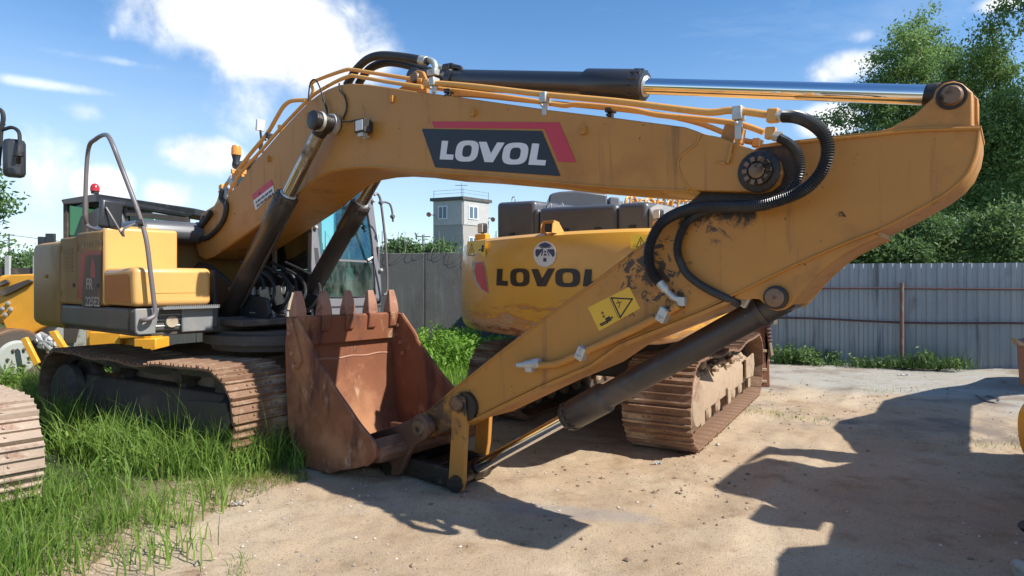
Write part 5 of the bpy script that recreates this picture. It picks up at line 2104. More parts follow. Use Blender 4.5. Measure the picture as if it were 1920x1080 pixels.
side_text('FR', 161, 542, 20, 13, 'white_old', dd_, bold=.003)
side_text('225E2', 160, 573, 17, 27, 'white_old', dd_, bold=.002)
wpn = MB()
for k in range(7):
    xa_ = 154 + k * 5.4
    ya_ = 466 - k * .9
    wpn.prism([S(xa_, ya_, DH), S(xa_ + 3.6, ya_, DH), S(xa_ + 4.4, ya_ - 10, DH), S(xa_ + .6, ya_ - 10, DH)], (0, -.0008, 0))
split(wpn, 'worn_print', 'print_worn', ex, smooth=False)
for (x_, z_) in ((xs[0] + .5, 1.55),):
    mb = MB()
    mb.box((x_, -HW - .006, z_), (.10, .012, .03))
    mb.build('door_latch', 'body_side', ex, bevel=.004)
mb = MB()
mb.box((XB - .02, -HW + .16, 1.48), (.04, .05, .10))
mb.build('rear_hook', 'track_dark', ex)

# handrail and mirror on the tool box
hr = [T(272, 600, XR + .10), T(290, 590, XR + .10), T(288, 560, XR + .09), T(282, 510, XR + .08), T(276, 460, XR + .07), T(268, 425, XR + .04), T(253, 380, XR + .0), T(232, 325, XR - .1), T(207, 262, XR - .2)]
hr2 = [S(195, 253, HW - .03), S(178, 262, HW - .03), S(167, 275, HW - .03), S(162, 320, HW - .03), S(160, 400, HW - .03), S(163, 422, HW - .06), S(178, 430, HW - .08), S(197, 433, HW - .1)]
mb = MB()
mb.tube(smoothpath([hr[0] + V(-.1, 0, 0)] + hr + hr2, 6), .019, 10)
mb.build('handrail', 'handrail', ex)
mc = T(207, 402, XR - .1)
mb = MB()
mb.box(mc, (.05, .19, .24), Matrix.Rotation(.25, 3, 'Z') @ Matrix.Rotation(-.08, 3, 'X'))
mirror = mb.build('mirror', 'mirror_back', ex, bevel=.03)
mb = MB()
mb.tube(smoothpath([mc + V(.05, -.05, .05), mc + V(.08, 0, -.06), mc + V(.10, .06, -.18), T(232, 430, XR + .02), T(255, 418, XR + .03), T(264, 415, XR + .05)], 5), .009, 6)
mb.build('mirror_arm', 'handrail', mirror)
mb = MB()
mb.lathe(T(258, 419, XR + .03), T(268, 417, XR + .05), [(0, .03), (1, .03)], 10)
mb.build('mirror_clip', 'black', mirror)

# dark engine hood seen behind the tool box
rbox('engine_hood', XU - 1.7, XU - .35, -HW + .42, .62, 1.9, 2.12, 'grey_plastic', ex, .12, 5)
mb = MB()
mb.cyl((XU - .9, .35, 2.1), (XU - .9, .35, 2.36), .05, n=12)
mb.build('exhaust', 'black', ex)

# boom bay: bulkheads, valve hoses
rbox('bulkhead', -.65, -.12, -.62, -.58, 1.1, 1.6, 'black', ex, .01)
rbox('bulkhead_rear', -1.6, -1.52, -.62, .45, 1.1, 1.8, 'track_dark', ex, .01)
for yy in (-.34, .30):
    mb = MB()
    mb.prism([V(-1.35, yy, 1.1), V(.28, yy, 1.1), V(.36, yy, 1.2), V(.30, yy, 1.34), V(-.1, yy, 1.38), V(-.75, yy, 1.66), V(-1.0, yy, 1.7), V(-1.25, yy, 1.6)], (0, .04, 0))
    mb.build('boom_bracket', 'black', ex, bevel=.01)
mb = MB()
mb.box((.1, 0, 1.12), (.5, 1.2, .06))
mb.build('front_deck', 'track_dark', ex, bevel=.01)
hs_ = MB()
for k in range(5):
    y0 = -.30 + k * .13
    base = V(-.35 + .04 * (k % 2), y0, 1.42)
    hs_.tube(smoothpath([base, base + V(.10, .0, .16), base + V(.2, .01, .14), base + V(.26, .02, 0), base + V(.22, .03 * (k % 3 - 1), -.2), base + V(.05, .05, -.34)], 6), .017, 8)
split(hs_, 'valve_hose', 'black', ex)
hs_ = MB()
for k in range(4):
    y0 = -.3 + k * .17
    hs_.tube(smoothpath([V(.0, y0, 1.14), V(.18, y0 + .04, 1.25), V(.22, y0 + .1, 1.4), V(.0, y0 + .16, 1.55), V(-.4, y0 + .1, 1.7)], 6), .016, 8)
split(hs_, 'valve_hose', 'black', ex)
mb = MB()
for k in range(9):
    y0 = -.32 + k * .075
    mb.cyl((-.35, y0, 1.36), (-.35, y0, 1.44), .03, n=8)
    if k % 2 == 0:
        mb.cyl((.02, y0, 1.2), (.12, y0, 1.2), .022, n=8)
        mb.cyl((.10, y0 + .03, 1.14), (.10, y0 + .03, 1.2), .02, n=6)
mb.build('hose_fitting', 'zinc', ex)
mb = MB()
for (yy, xx, zz, an) in ((-.20, .06, 1.33, .3), (-.08, .08, 1.36, .3), (.04, .1, 1.30, -.2)):
    mb.box((xx, yy, zz), (.03, .09, .18), Matrix.Rotation(an, 3, 'X'))
split(mb, 'hose_plate', 'tan_plate', ex, bevel=.004)

# cab on the far side
p1 = F1.side(716, 537, -1.30)
p2 = F1.side(692, 340, -1.30)
p3 = V(p1.x, .45, p1.z)
cn_ = (p2 - p1).cross(p3 - p1).normalized()
if cn_.x < 0:
    cn_ = -cn_


def CP(x, y, k=0.):
    return F1.plane(x, y, p1 + cn_ * k, cn_)


cabr = rbox('cab', p1.x - 1.75, p1.x - .02, .42, 1.30, 1.15, 1.22, 'cab_grey', ex, .01)


def cab_bar(pts, r_, m='cab_grey', nm='cab_frame', n=8):
    mb = MB()
    mb.tube(pts, r_, n)
    return mb.build(nm, m, cabr)


zt_ = 2.88
y0c, y1c = CP(592, 500).y, 1.30
xf = lambda z_: (p1 + (p2 - p1) * ((z_ - p1.z) / (p2.z - p1.z))).x
# front pillars, sills
mb = MB()
mb.prism([CP(586, 400), CP(600, 385), CP(604, 420), CP(607, 560), CP(612, 590), CP(588, 592), CP(584, 500)], cn_ * -.08)
mb.build('cab_pillar', 'cab_grey', cabr, smooth=False, bevel=.012)
mb = MB()
mb.prism([V(xf(zt_), y1c, zt_), CP(695, 338), CP(700, 380), CP(709, 450), CP(716, 540), CP(713, 592), CP(698, 592), CP(703, 545), CP(703, 520), CP(697, 450), CP(688, 390), CP(682, 352), CP(674, 345), V(xf(zt_), y1c - .15, zt_)], cn_ * -.08)
mb.build('cab_pillar', 'cab_grey', cabr, smooth=False, bevel=.012)
mb = MB()
mb.prism([CP(592, 592), CP(713, 592), CP(714, 560), CP(700, 556), CP(620, 560), CP(604, 545), CP(592, 545)], cn_ * -.08)
mb.build('cab_sill', 'cab_grey', cabr, smooth=False, bevel=.008)
mb = MB()
mb.prism([CP(590, 575, .002), CP(716, 572, .002), CP(716, 575, .002), CP(590, 578, .002)], cn_ * .004)
mb.build('sill_gap', 'black', cabr, smooth=False)
mb = MB()
a_ = [CP(602, 484), CP(700, 489), CP(700, 493), CP(602, 488)]
mb.prism(a_, cn_ * -.03)
mb.build('cab_crossbar', 'cab_grey', cabr, smooth=False)
mb = MB()
up = [CP(602, 484), CP(592, 405), CP(604, 388), V(xf(2.6), y0c + .1, 2.6), V(xf(zt_ - .05), y0c + .2, zt_ - .05), V(xf(zt_ - .05), y1c - .12, zt_ - .05), CP(682, 353), CP(688, 390), CP(697, 450), CP(700, 488)]
mb.prism(up, cn_ * -.006)
mb.build('windscreen', 'glass', cabr, smooth=False)
mb = MB()
lo_ = [CP(602, 488), CP(700, 492), CP(703, 520), CP(703, 545), CP(697, 554), CP(622, 558), CP(606, 548), CP(604, 530)]
mb.prism(lo_, cn_ * -.006)
mb.build('lower_window', 'glass_low', cabr, smooth=False)
# rubber seal
cab_bar(smoothpath([CP(602, 488, .004), CP(606, 545, .004), CP(622, 557, .004), CP(697, 554, .004), CP(703, 540, .004), CP(700, 489, .004), CP(697, 450, .004), CP(688, 390, .004), CP(682, 354, .004), CP(673, 348, .004)], 4), .009, 'black', 'window_seal', 6)
# corner posts, roof, rear
for (x_, y_) in ((p1.x - 1.70, 1.26), (p1.x - 1.70, .48), (p1.x - .85, .48)):
    mb = MB()
    mb.box((x_, y_, (1.2 + zt_) / 2), (.09, .07, zt_ - 1.2))
    mb.build('cab_post', 'cab_grey', cabr, bevel=.015)
rbox('cab_roof', p1.x - 1.76, xf(zt_) + .02, .42, 1.32, zt_ - .01, zt_ + .07, 'cab_grey', cabr, .05)
# right wall of the cab: dark lower panel with a green window above
rbox('cab_side_panel', p1.x - 1.72, p1.x - .06, .44, .47, 1.2, 1.62, 'black', cabr, .01)
mb = MB()
mb.prism([V(p1.x - 1.66, .455, 1.63), V(p1.x - .08, .455, 1.63), V(xf(2.2) - .10, .455, 2.2), V(xf(zt_) - .14, .455, zt_ - .05), V(p1.x - 1.66, .455, zt_ - .05)], (0, .006, 0))
mb.build('side_window', 'glass_green', cabr, smooth=False)
mb = MB()
mb.prism([V(p1.x - .16, .44, 1.6), V(p1.x - .02, .44, 1.6), V(xf(zt_) - .04, .44, zt_), V(xf(zt_) - .18, .44, zt_)], (0, .05, 0))
mb.build('cab_pillar', 'black', cabr)
mb = MB()
mb.prism([V(p1.x - 1.7, 1.29, 1.2), V(p1.x - .05, 1.29, 1.2), V(p1.x - .05, 1.29, 1.9), V(p1.x - 1.7, 1.29, 1.9)], (0, .02, 0))
dr = mb.build('cab_door', 'cab_grey', cabr)
mb = MB()
mb.prism([V(p1.x - .9, 1.29, 1.9), V(p1.x - .12, 1.29, 1.9), V(xf(zt_) - .12, 1.29, zt_), V(p1.x - .9, 1.29, zt_)], (0, .006, 0))
mb.build('door_glass', 'glass', cabr)
# seat, console, lever
mb = MB()
mb.box((p1.x - 1.05, .9, 1.62), (.5, .48, .14))
mb.box((p1.x - 1.3, .9, 1.95), (.12, .46, .6), Matrix.Rotation(-.15, 3, 'Y'))
mb.box((p1.x - 1.34, .9, 2.32), (.09, .26, .16))
mb.build('seat', 'seat', cabr, bevel=.04)
mb = MB()
mb.box((p1.x - .55, .62, 1.45), (.35, .2, .4))
mb.box((p1.x - .42, 1.08, 1.42), (.25, .12, .45))
mb.cyl((p1.x - .35, .66, 1.65), (p1.x - .33, .66, 1.9), .02, n=8)
mb.cyl((p1.x - .35, 1.1, 1.6), (p1.x - .33, 1.1, 1.85), .02, n=8)
mb.box((p1.x - .25, .82, 1.3), (.1, .35, .12))
mb.cyl((p1.x - .3, .80, 1.25), (p1.x - .42, .80, 1.78), .012, n=6)
mb.cyl((p1.x - .3, .88, 1.25), (p1.x - .42, .88, 1.78), .012, n=6)
mb.box((p1.x - .25, .58, 1.86), (.05, .16, .12))
mb.build('console', 'light_grey', cabr, bevel=.015)
mb = MB()
c1, c2 = CP(648, 350, .03), CP(650, 460, .03)
mb.tube([c1, c2], .010, 6)
mb.build('wiper', 'black', cabr)
mb = MB()
mb.tube(smoothpath([CP(673, 372, -.04), CP(676, 362, -.04), CP(683, 364, -.04), CP(685, 384, -.04), CP(676, 388, -.04), CP(673, 372, -.04)], 4), .007, 6)
mb.box(CP(686, 425, -.04), (.03, .05, .06))
mb.build('inner_mirror', 'black', cabr)
mb = MB()
for (x, y) in ((594, 503), (713, 507), (699, 566), (591, 427), (699, 377)):
    c = CP(x, y, .01)
    mb.lathe(c, c + cn_ * .035, [(0, .022), (.8, .02), (1, .012)], 12)
split(mb, 'cab_bolt', 'zinc', cabr)
mb = MB()
mb.cyl(CP(690, 488, .01), CP(699, 482, .03), .018, .008, n=8)
mb.build('wiper_knob', 'zinc', cabr)
# mirror bracket beyond the cab
BK = lambda x, y: F1.plane(x, y, p1 + cn_ * .12, V(1, 0, 0))
mb = MB()
mb.tube(smoothpath([BK(702, 366), BK(707, 363), BK(712, 370), BK(714, 380), BK(718, 410), BK(723, 460), BK(726, 520), BK(725, 548), BK(719, 553)], 5), .014, 8)
mb.tube(smoothpath([BK(714, 380), BK(722, 379), BK(731, 383), BK(735, 395), BK(736, 405), BK(737, 416)], 5), .012, 8)
mb.build('mirror_bracket', 'handrail', cabr)
mb = MB()
for (x, y, r_) in ((714, 380, .025), (736, 406, .026)):
    c = BK(x, y)
    mb.lathe(c - V(.025, 0, 0), c + V(.025, 0, 0), [(0, r_ * .7), (.3, r_), (.7, r_), (1, r_ * .7)], 12)
split(mb, 'bracket_joint', 'handrail', cabr)
# amber beacon and white work lamp on the cab roof
bc = V(F1.side(443, 310, -.42).x, .42, 2.9)
mb = MB()
mb.lathe(bc, bc + V(0, 0, .12), [(0, .05), (.5, .04), (1, .055)], 14)
bo = mb.build('beacon_base', 'black', cabr)
mb = MB()
mb.lathe(bc + V(0, 0, .12), bc + V(0, 0, .24), [(0, .058), (.7, .056), (.95, .045), (1, .03)], 18)
mb.build('amber_beacon', 'amber', cabr)
wl = F1.side(488, 235, -.1)
mb = MB()
mb.box(wl, (.03, .09, .12), Matrix.Rotation(.2, 3, 'Y'))
mb.build('white_lamp', 'white', cabr, bevel=.006)
mb = MB()
mb.tube([wl + V(0, 0, -.05), wl + V(0, .02, -.2), F1.side(487, 278, -.1), F1.side(492, 285, -.05), V(F1.side(492, 285, -.05).x, .3, 2.9)], .014, 6)
mb.build('lamp_stem', 'black', cabr)
mb = MB()
mb.cyl((p1.x - 1.2, .5, 2.93), (wl.x + .02, .2, wl.z - .5), .02, n=6)
mb.build('antenna', 'black', cabr)

# undercarriage
mb = MB()
mb.lathe((0, 0, .86), (0, 0, 1.04), [(0, .62), (.3, .62), (.35, .70), (.8, .70), (.85, .6), (1, .6)], 40)
mb.build('turntable', 'track_dark', ex)
mb = MB()
mb.prism([V(.75, -.95, .50), V(.95, -.3, .58), V(.95, .3, .58), V(.75, .95, .50), V(-.75, .95, .50), V(-.95, .3, .58), V(-.95, -.3, .58), V(-.75, -.95, .50)], (0, 0, .28))
cf = mb.build('car_body', 'mud', ex, bevel=.03)
cf.matrix_local = Matrix.Translation(F1.loc(-2.85, 6.97, 0) + V(0, 0, -.06)) @ Matrix.Rotation(R(-32) - F1.rz, 4, 'Z')
mb = MB()
for sy in (-1, 1):
    for sx in (-1, 1):
        mb.prism([V(sx * .3, sy * .35, .55), V(sx * .75, sy * .35, .55), V(sx * .9, sy * .85, .42), V(sx * .65, sy * .85, .42)], (0, 0, .24))
split(mb, 'car_body_leg', 'mud', cf, bevel=.02)
uc1 = F1.loc(-2.85, 6.97, 0)
ua1 = R(-32) - F1.rz
for sy in (-1, 1):
    tk = make_track(ex, -1.68, 1.68 if sy < 0 else 1.5, -.04, .81, -1.05 if sy < 0 else .78, .60, 'shoe', 'track_dark', sy, sag=.03)
    tk.matrix_local = Matrix.Translation(uc1) @ Matrix.Rotation(ua1, 4, 'Z')

# ================================================================== EXCAVATOR 2 (behind, seen from its rear)
F2 = Frame(2.05, 7.35, .71, .71)
e2 = thing('excavator', 'yellow excavator behind the stick with scuffed rear counterweight and dark grey hood', 'excavator', (2.05, 7.35, 0), F2.rz)
plan_w = [(.35, 8.2), (-.38, 7.35), (-.50, 7.05), (-.53, 6.75), (-.46, 6.35), (-.30, 5.95), (-.05, 5.56), (.25, 5.20), (.55, 4.95), (.80, 4.80), (1.00, 4.72), (1.12, 4.72), (1.20, 4.78), (1.60, 5.27), (2.1, 5.85)]
plan2 = [F2.loc(x, y, 0) for x, y in plan_w]
cc = sum((p for p in plan2), V(0, 0, 0)) / len(plan2)
cc.x += .5
plan2s = smoothpath(plan2[1:13], 4)
plan2 = [plan2[0]] + plan2s + [plan2[13], plan2[14]]
npn = len(plan2)
zs = [(1.02, .10), (1.035, .05), (1.07, .02), (1.12, 0), (1.72, 0), (1.80, .012), (1.85, .035), (1.878, .08)]
vs = []
for z_, ins in zs:
    for i, p in enumerate(plan2):
        d_ = (cc - p)
        d_.z = 0
        d_ = d_.normalized()
        q_ = p + d_ * ins
        vs.append(V(q_.x, q_.y, z_ + (.02 if z_ > 1.8 else 0)))
fs = [tuple(range(npn))[::-1], tuple(range((len(zs) - 1) * npn, len(zs) * npn))]
for i in range(len(zs) - 1):
    for j in range(npn):
        fs.append((i * npn + j, i * npn + (j + 1) % npn, (i + 1) * npn + (j + 1) % npn, (i + 1) * npn + j))
mb = MB()
mb.add(vs, fs)
cw2 = mb.build('counterweight', 'cw_paint', e2)


def on_cw(x, y, off=.004):
    """sight line met with the curved rear face of the counterweight"""
    eye = F2.loc(0, 0, EYE)
    q_ = F2.loc((x - 960) / FPX, 1, EYE - (y - HY) / FPX)
    d_ = q_ - eye
    bestt = None
    for i in range(len(plan2) - 1):
        A_, B_ = plan2[i], plan2[i + 1]
        e_ = B_ - A_
        n_ = V(e_.y, -e_.x, 0).normalized()
        if n_.dot(A_ - cc) < 0:
            n_ = -n_
        den = n_.x * d_.x + n_.y * d_.y
        if abs(den) < 1e-9 or den > 0:
            continue
        t_ = ((A_.x + n_.x * off - eye.x) * n_.x + (A_.y + n_.y * off - eye.y) * n_.y) / den
        h_ = eye + d_ * t_
        s_ = ((h_.x - A_.x) * e_.x + (h_.y - A_.y) * e_.y) / (e_.x ** 2 + e_.y ** 2)
        if -.15 <= s_ <= 1.15 and t_ > 0 and (bestt is None or t_ < bestt[0]):
            bestt = (t_, h_)
    if bestt is None:
        return eye + d_ * 6.0
    return bestt[1]


ZB = lambda x, y: (780 + x / 3.375, 340 + y / 3.375)
OUT = V(-.02, 0, 0)


def fine(poly, n=5):
    out = []
    for i in range(len(poly)):
        a_, b_ = poly[i], poly[(i + 1) % len(poly)]
        for k in range(n):
            out.append((a_[0] + (b_[0] - a_[0]) * k / n, a_[1] + (b_[1] - a_[1]) * k / n))
    return out


def cw_poly(mb, P, off=.004):
    mb.prism([on_cw(*ZB(x, y), off) for x, y in P], V(-.0012, 0, 0))


mb = MB()
for P in ([(513, 553), (547, 554), (542, 628), (580, 632), (578, 662), (508, 658)], [(730, 555), (770, 555), (797, 618), (835, 551), (878, 551), (820, 665), (768, 665)], [(1070, 556), (1112, 557), (1108, 632), (1160, 632), (1160, 668), (1055, 664)]):
    cw_poly(mb, P, .006)
for (cx2, cy2, rx, ry, ix, iy) in ((656, 608, 60, 57, 24, 33), (959, 610, 78, 59, 34, 34)):
    ringplate(mb, ellipse_pts(lambda x, y: on_cw(*ZB(x, y), .006), cx2, cy2, rx, ry, 36, 3.2), ellipse_pts(lambda x, y: on_cw(*ZB(x, y), .006), cx2, cy2, ix, iy, 36, 3.2), (-.0012, 0, 0))
mb.build('lettering', 'decal_black', cw2, smooth=False)
mb = MB()
mb.prism(ellipse_pts(lambda x, y: on_cw(*ZB(x, y), .006), 816, 460, 72, 81, 36), (-.001, 0, 0))
em = mb.build('emblem', 'white', cw2, smooth=False)


def em_poly(mb, P, off=.0085):
    mb.prism([on_cw(*ZB(x, y), off) for x, y in P], V(-.0008, 0, 0))


mb = MB()
em_poly(mb, [(772, 412), (790, 395), (816, 386), (842, 395), (860, 412), (816, 416)])
em_poly(mb, [(755, 450), (758, 430), (806, 430), (768, 480), (757, 468)])
em_poly(mb, [(877, 450), (874, 430), (828, 430), (866, 480), (876, 468)])
for (x0_, y0_, x1_, y1_) in ((795, 425, 803, 432), (812, 440, 822, 450), (810, 458, 824, 470), (806, 485, 824, 508)):
    em_poly(mb, [(x0_, y0_), (x1_, y0_), (x1_ + 1, y1_), (x0_ - 1, y1_)])
em_poly(mb, [(785, 416), (850, 416), (850, 421), (785, 421)])
em_poly(mb, [(790, 470), (800, 440), (805, 440), (797, 470)])
em_poly(mb, [(845, 470), (832, 440), (828, 440), (838, 470)])
mb.build('emblem_mark', 'emblem_blue', em, smooth=False)
mb = MB()
em_poly(mb, [(352, 512), (372, 506), (425, 508), (440, 560), (458, 706), (430, 700), (385, 660), (362, 600)], .004)
rf = mb.build('reflector_frame', 'zinc', cw2, smooth=False)
mb = MB()
em_poly(mb, [(375, 516), (418, 511), (433, 570), (452, 704), (415, 680), (385, 635), (370, 570)], .007)
mb.build('reflector', 'reflector', rf, smooth=False)
for (P, tri, man) in (([(325, 380), (440, 372), (440, 478), (322, 470)], [(328, 468), (352, 395), (368, 468), (328, 468)], True), ([(1360, 338), (1500, 338), (1500, 440), (1358, 425)], [(1395, 415), (1422, 355), (1452, 412), (1395, 415)], False)):
    mb = MB()
    em_poly(mb, P, .004)
    wy = mb.build('warning_sticker', 'warn_bright', cw2, smooth=False)
    mb = MB()
    nn = on_cw(*ZB(tri[0][0], tri[0][1]), .0) - on_cw(*ZB(tri[0][0], tri[0][1]), .01)
    strip(mb, [on_cw(*ZB(*p), .0062) for p in tri], .006, V(-1, 0, 0), .0006)
    strip(mb, [on_cw(*ZB(*p), .0062) for p in ((345, 455), (352, 425))] if man else [on_cw(*ZB(*p), .0062) for p in ((1420, 400), (1424, 375))], .006, V(-1, 0, 0), .0006)
    if man:
        em_poly(mb, [(416, 405), (428, 403), (424, 445), (414, 448)], .0062)
        em_poly(mb, [(396, 432), (416, 428), (416, 434), (396, 440)], .0062)
    split(mb, 'pictogram', 'decal_black', wy, smooth=False)
for (px_, py_a, py_b) in ((1090, 398, 440), (1180, 394, 432)):
    pass
for (x, y) in ((960, 440), (1060, 432), (1120, 430), (1185, 426)):
    p = F2.front(x, y, F2.loc(-.17, 6.9, 0).x - .008)
    mb = MB()
    mb.box(p, (.012, .07, .035))
    mb.build('hood_latch', 'black', e2, bevel=.003)
# camera bracket on top
c = on_cw(1031, 428, -.05)
c.z = 1.89
mb = MB()
for sy in (-1, 1):
    mb.prism([c + V(-.07, sy * .085, 0), c + V(-.06, sy * .085, .10), c + V(-.02, sy * .085, .15), c + V(.06, sy * .085, .12), c + V(.14, sy * .085, .03), c + V(.15, sy * .085, 0)], (0, .012 * sy, 0))
mb.prism([c + V(-.03, -.09, .14), c + V(.07, -.09, .12), c + V(.07, .09, .12), c + V(-.03, .09, .14)], (0, 0, .012))
cb = mb.v = [tuple(c + (V(*q) - c) * .68) for q in mb.v]
cb = mb.build('camera_guard', 'steel_pipe_paint', e2)
mb = MB()
mb.box(c + V(.0, 0, .045), (.06, .07, .07))
mb.build('camera', 'black', cb, bevel=.01)
# two lamps on little mounts
for (x, y, s_, Yk) in ((905, 428, .11, 6.4), (1235, 402, .085, 4.95)):
    lp_ = F2.loc(*at(x, y, Yk)[:2], at(x, y, Yk).z)
    mb = MB()
    mb.box(lp_, (.06, s_ * .8, s_ * .9))
    lm = mb.build('work_lamp', 'black', e2, bevel=.014)
    mb = MB()
    mb.box(lp_ - V(.033, 0, 0), (.008, s_ * .68, s_ * .78))
    mb.build('lens', 'lens', lm, bevel=.01)
    mb = MB()
    mb.box(V(lp_.x, lp_.y, 1.93), (.07, .16 if x < 1000 else .07, .08))
    mb.cyl(V(lp_.x, lp_.y, 1.93), lp_ + V(0, 0, -.04), .016, n=6)
    mb.build('lamp_mount', 'roller_yellow', e2, bevel=.008)

# hood: two grey covers with rounded edges
HA = F2.loc(-.17, 6.9, 0)                        # left rear corner
hx0 = HA.x


def cover(name, px0, px1, ytop0, ytop1, depth, m='grey_plastic', x_=None, bev=.07, zlow=1.80, par=e2):
    X_ = hx0 if x_ is None else x_
    a_ = F2.front(px0, ytop0, X_)
    b_ = F2.front(px1, ytop1, X_)
    mb = MB()
    P = [V(X_, a_.y, zlow), V(X_, b_.y, zlow), V(X_, b_.y, b_.z), V(X_, a_.y, a_.z)]
    mb.prism(P, (depth, 0, 0))
    o = mb.build(name, m, par)
    b2_ = o.modifiers.new('bevel', 'BEVEL')
    b2_.width = bev
    b2_.segments = 4
    b2_.limit_method = 'ANGLE'
    return o, a_, b_


o, a_, b_ = cover('hood_cover', 930, 1001, 379, 375, .85, bev=.05)
o, a_, b_ = cover('hood_cover', 1000, 1008, 391, 391, .8, bev=.03)
o, a1_, b1_ = cover('hood_cover', 1009, 1155, 389, 381, 1.1, bev=.05)
o, a2_, b2_ = cover('hood_cover', 1156, 1212, 381, 377, 1.1, bev=.05)
mb = MB()
# sloping right end of the hood
yr = b2_.y
mb.prism([V(hx0 + .02, yr - .004, 1.82), V(hx0 + .02, yr - .004, b2_.z - .05), V(hx0 + .16, yr - .004, b2_.z), V(hx0 + .95, yr - .004, b2_.z - .02), V(hx0 + 1.05, yr - .004, 1.82)], (0, -.11, 0))
mb.v = [(x, y, z - (.16 if y < yr - .05 and z > 2 else 0)) for x, y, z in mb.v]
mb.build('hood_end', 'light_grey', e2, bevel=.02)  # dark hood paint swapped for light grey to carry the sun
mb = MB()
for (x, y, d_) in ((963, 374, .1), (1030, 386, .2), (1052, 386, .3)):
    p = F2.front(x, y, hx0 + d_)
    mb.tube(smoothpath([p + V(0, -.02, -.03), p + V(0, -.025, .01), p + V(0, .0, .03), p + V(0, .025, .01), p + V(0, .02, -.03)], 3), .006, 5)
split(mb, 'lifting_eye', 'zinc', e2)
# body behind the counterweight, right side panels lit by the sun
rs = F2.loc(1.62, 5.32, 0)
rbox('body_panel', rs.x + .03, rs.x + .75, rs.y - .0, rs.y + .8, 1.10, 1.80, 'cw_paint', e2, .04)
rbox('side_skirt', rs.x + .8, rs.x + 1.5, rs.y + .03, rs.y + .8, 1.08, 1.75, 'cab_grey', e2, .03)
rbox('deck', rs.x - .3, rs.x + 1.5, rs.y + .02, rs.y + 2.5, 1.06, 1.16, 'track_dark', e2, .01)
rbox('far_body', rs.x + .5, rs.x + 2.2, rs.y + .9, rs.y + 2.5, 1.16, 1.86, 'cw_paint', e2, .05)
rbox('cab', rs.x + .9, rs.x + 2.4, rs.y + 1.7, rs.y + 2.55, 1.16, 1.85, 'cab_grey', e2, .05)

# undercarriage of excavator 2 on its own heading
uc = thing('undercarriage_tmp', '', '', (0, 0, 0), 0)
uh = V(1.72, 3.0, 0).normalized()
ur = V(uh.y, -uh.x, 0)
start = V(1.60, 5.5, 0) - uh * .25
ucen = start + uh * 1.95 - ur * 1.45
bpy.data.objects.remove(uc)
# express the undercarriage in the frame of the machine
dang = math.atan2(uh.y, uh.x) - F2.rz
ul = F2.loc(ucen.x, ucen.y, 0)
base = bpy.data.objects.new('undercarriage', bpy.data.meshes.new('undercarriage'))
mb = MB()
mb.prism([V(.75, -.95, .45), V(.95, -.3, .5), V(.95, .3, .5), V(.75, .95, .45), V(-.75, .95, .45), V(-.95, .3, .5), V(-.95, -.3, .5), V(-.75, -.95, .45)], (0, 0, .4))
mb.lathe((0, 0, .84), (0, 0, 1.06), [(0, .65), (1, .65)], 32)
base = mb.build('undercarriage', 'track_dark', e2, bevel=.02)
base.location = ul
base.rotation_euler = (0, 0, dang)
for sy in (-1, 1):
    tk = make_track(base, -1.95 if sy < 0 else -1.55, 1.95, .0, .82, -1.15 if sy < 0 else .75, .60, 'shoe', 'mud', sy, sag=.05)
    # a child of a part: the frame, wheels and shoes hang one level below the undercarriage
for o in [c_ for c_ in base.children]:
    # lift each track to be a part of the machine itself
    o.parent = e2
    o.matrix_local = Matrix.Translation(ul) @ Matrix.Rotation(dang, 4, 'Z')
# dried mud lumps on the near track frame of excavator 2
mb = MB()
for i in range(60):
    x_ = rng.uniform(-1.3, 1.3)
    y_ = -1.15 + rng.uniform(-.16, .12)
    r_ = rng.uniform(.02, .055)
    p = V(x_, y_, .57 + rng.uniform(-.04, .03))
    for (k1, k2) in ((1, 1),):
        mb.lathe(p - V(0, 0, r_ * .5), p + V(0, 0, r_ * .8), [(0, r_ * .9), (.5, r_), (.9, r_ * .5), (1, r_ * .2)], 7)
mo = mb.build('mud_clods', 'mud', base)
mo['kind'] = 'stuff'

# ================================================================== rusty box blade behind the second track
bl = thing('bucket', 'rusty yellow steel bucket standing behind the track of the second excavator', 'bucket', at(1412, 527, 9.0).xy.to_3d())
bx0 = at(1412, 527, 9.0)
mb = MB()


def bw(x, y, Y=9.0):
    p = at(x, y, Y)
    return V(p.x - bx0.x, Y - 9.0, max(p.z, .01))


mb.prism([bw(1370, 612), bw(1432, 612), bw(1443, 640), bw(1436, 735), bw(1370, 735)], (0, .06, 0))
mb.prism([bw(1432, 600), bw(1440, 600), bw(1444, 735), bw(1436, 735)], (.0, .7, 0))
bb_ = mb.build('bucket_shell', 'rust', bl, bevel=.01)
mb = MB()
for y in (655, 690, 712):
    mb.prism([bw(1372, y), bw(1436, y), bw(1436, y + 5), bw(1372, y + 5)], (0, -.04, 0))
mb.prism([bw(1433, 600), bw(1437, 600), bw(1448, 665), bw(1443, 668)], (0, -.05, 0))
split(mb, 'rib', 'mud', bl, bevel=.006)
mb = MB()
for k in range(6):
    c = bw(1436 + k * .7, 603 + k * 7)
    mb.lathe(c + V(-.03, -.07, 0), c + V(.03, -.07, 0), [(0, .02), (.5, .028), (1, .02)], 8)
mb.build('chain', 'rail_rust', bl)

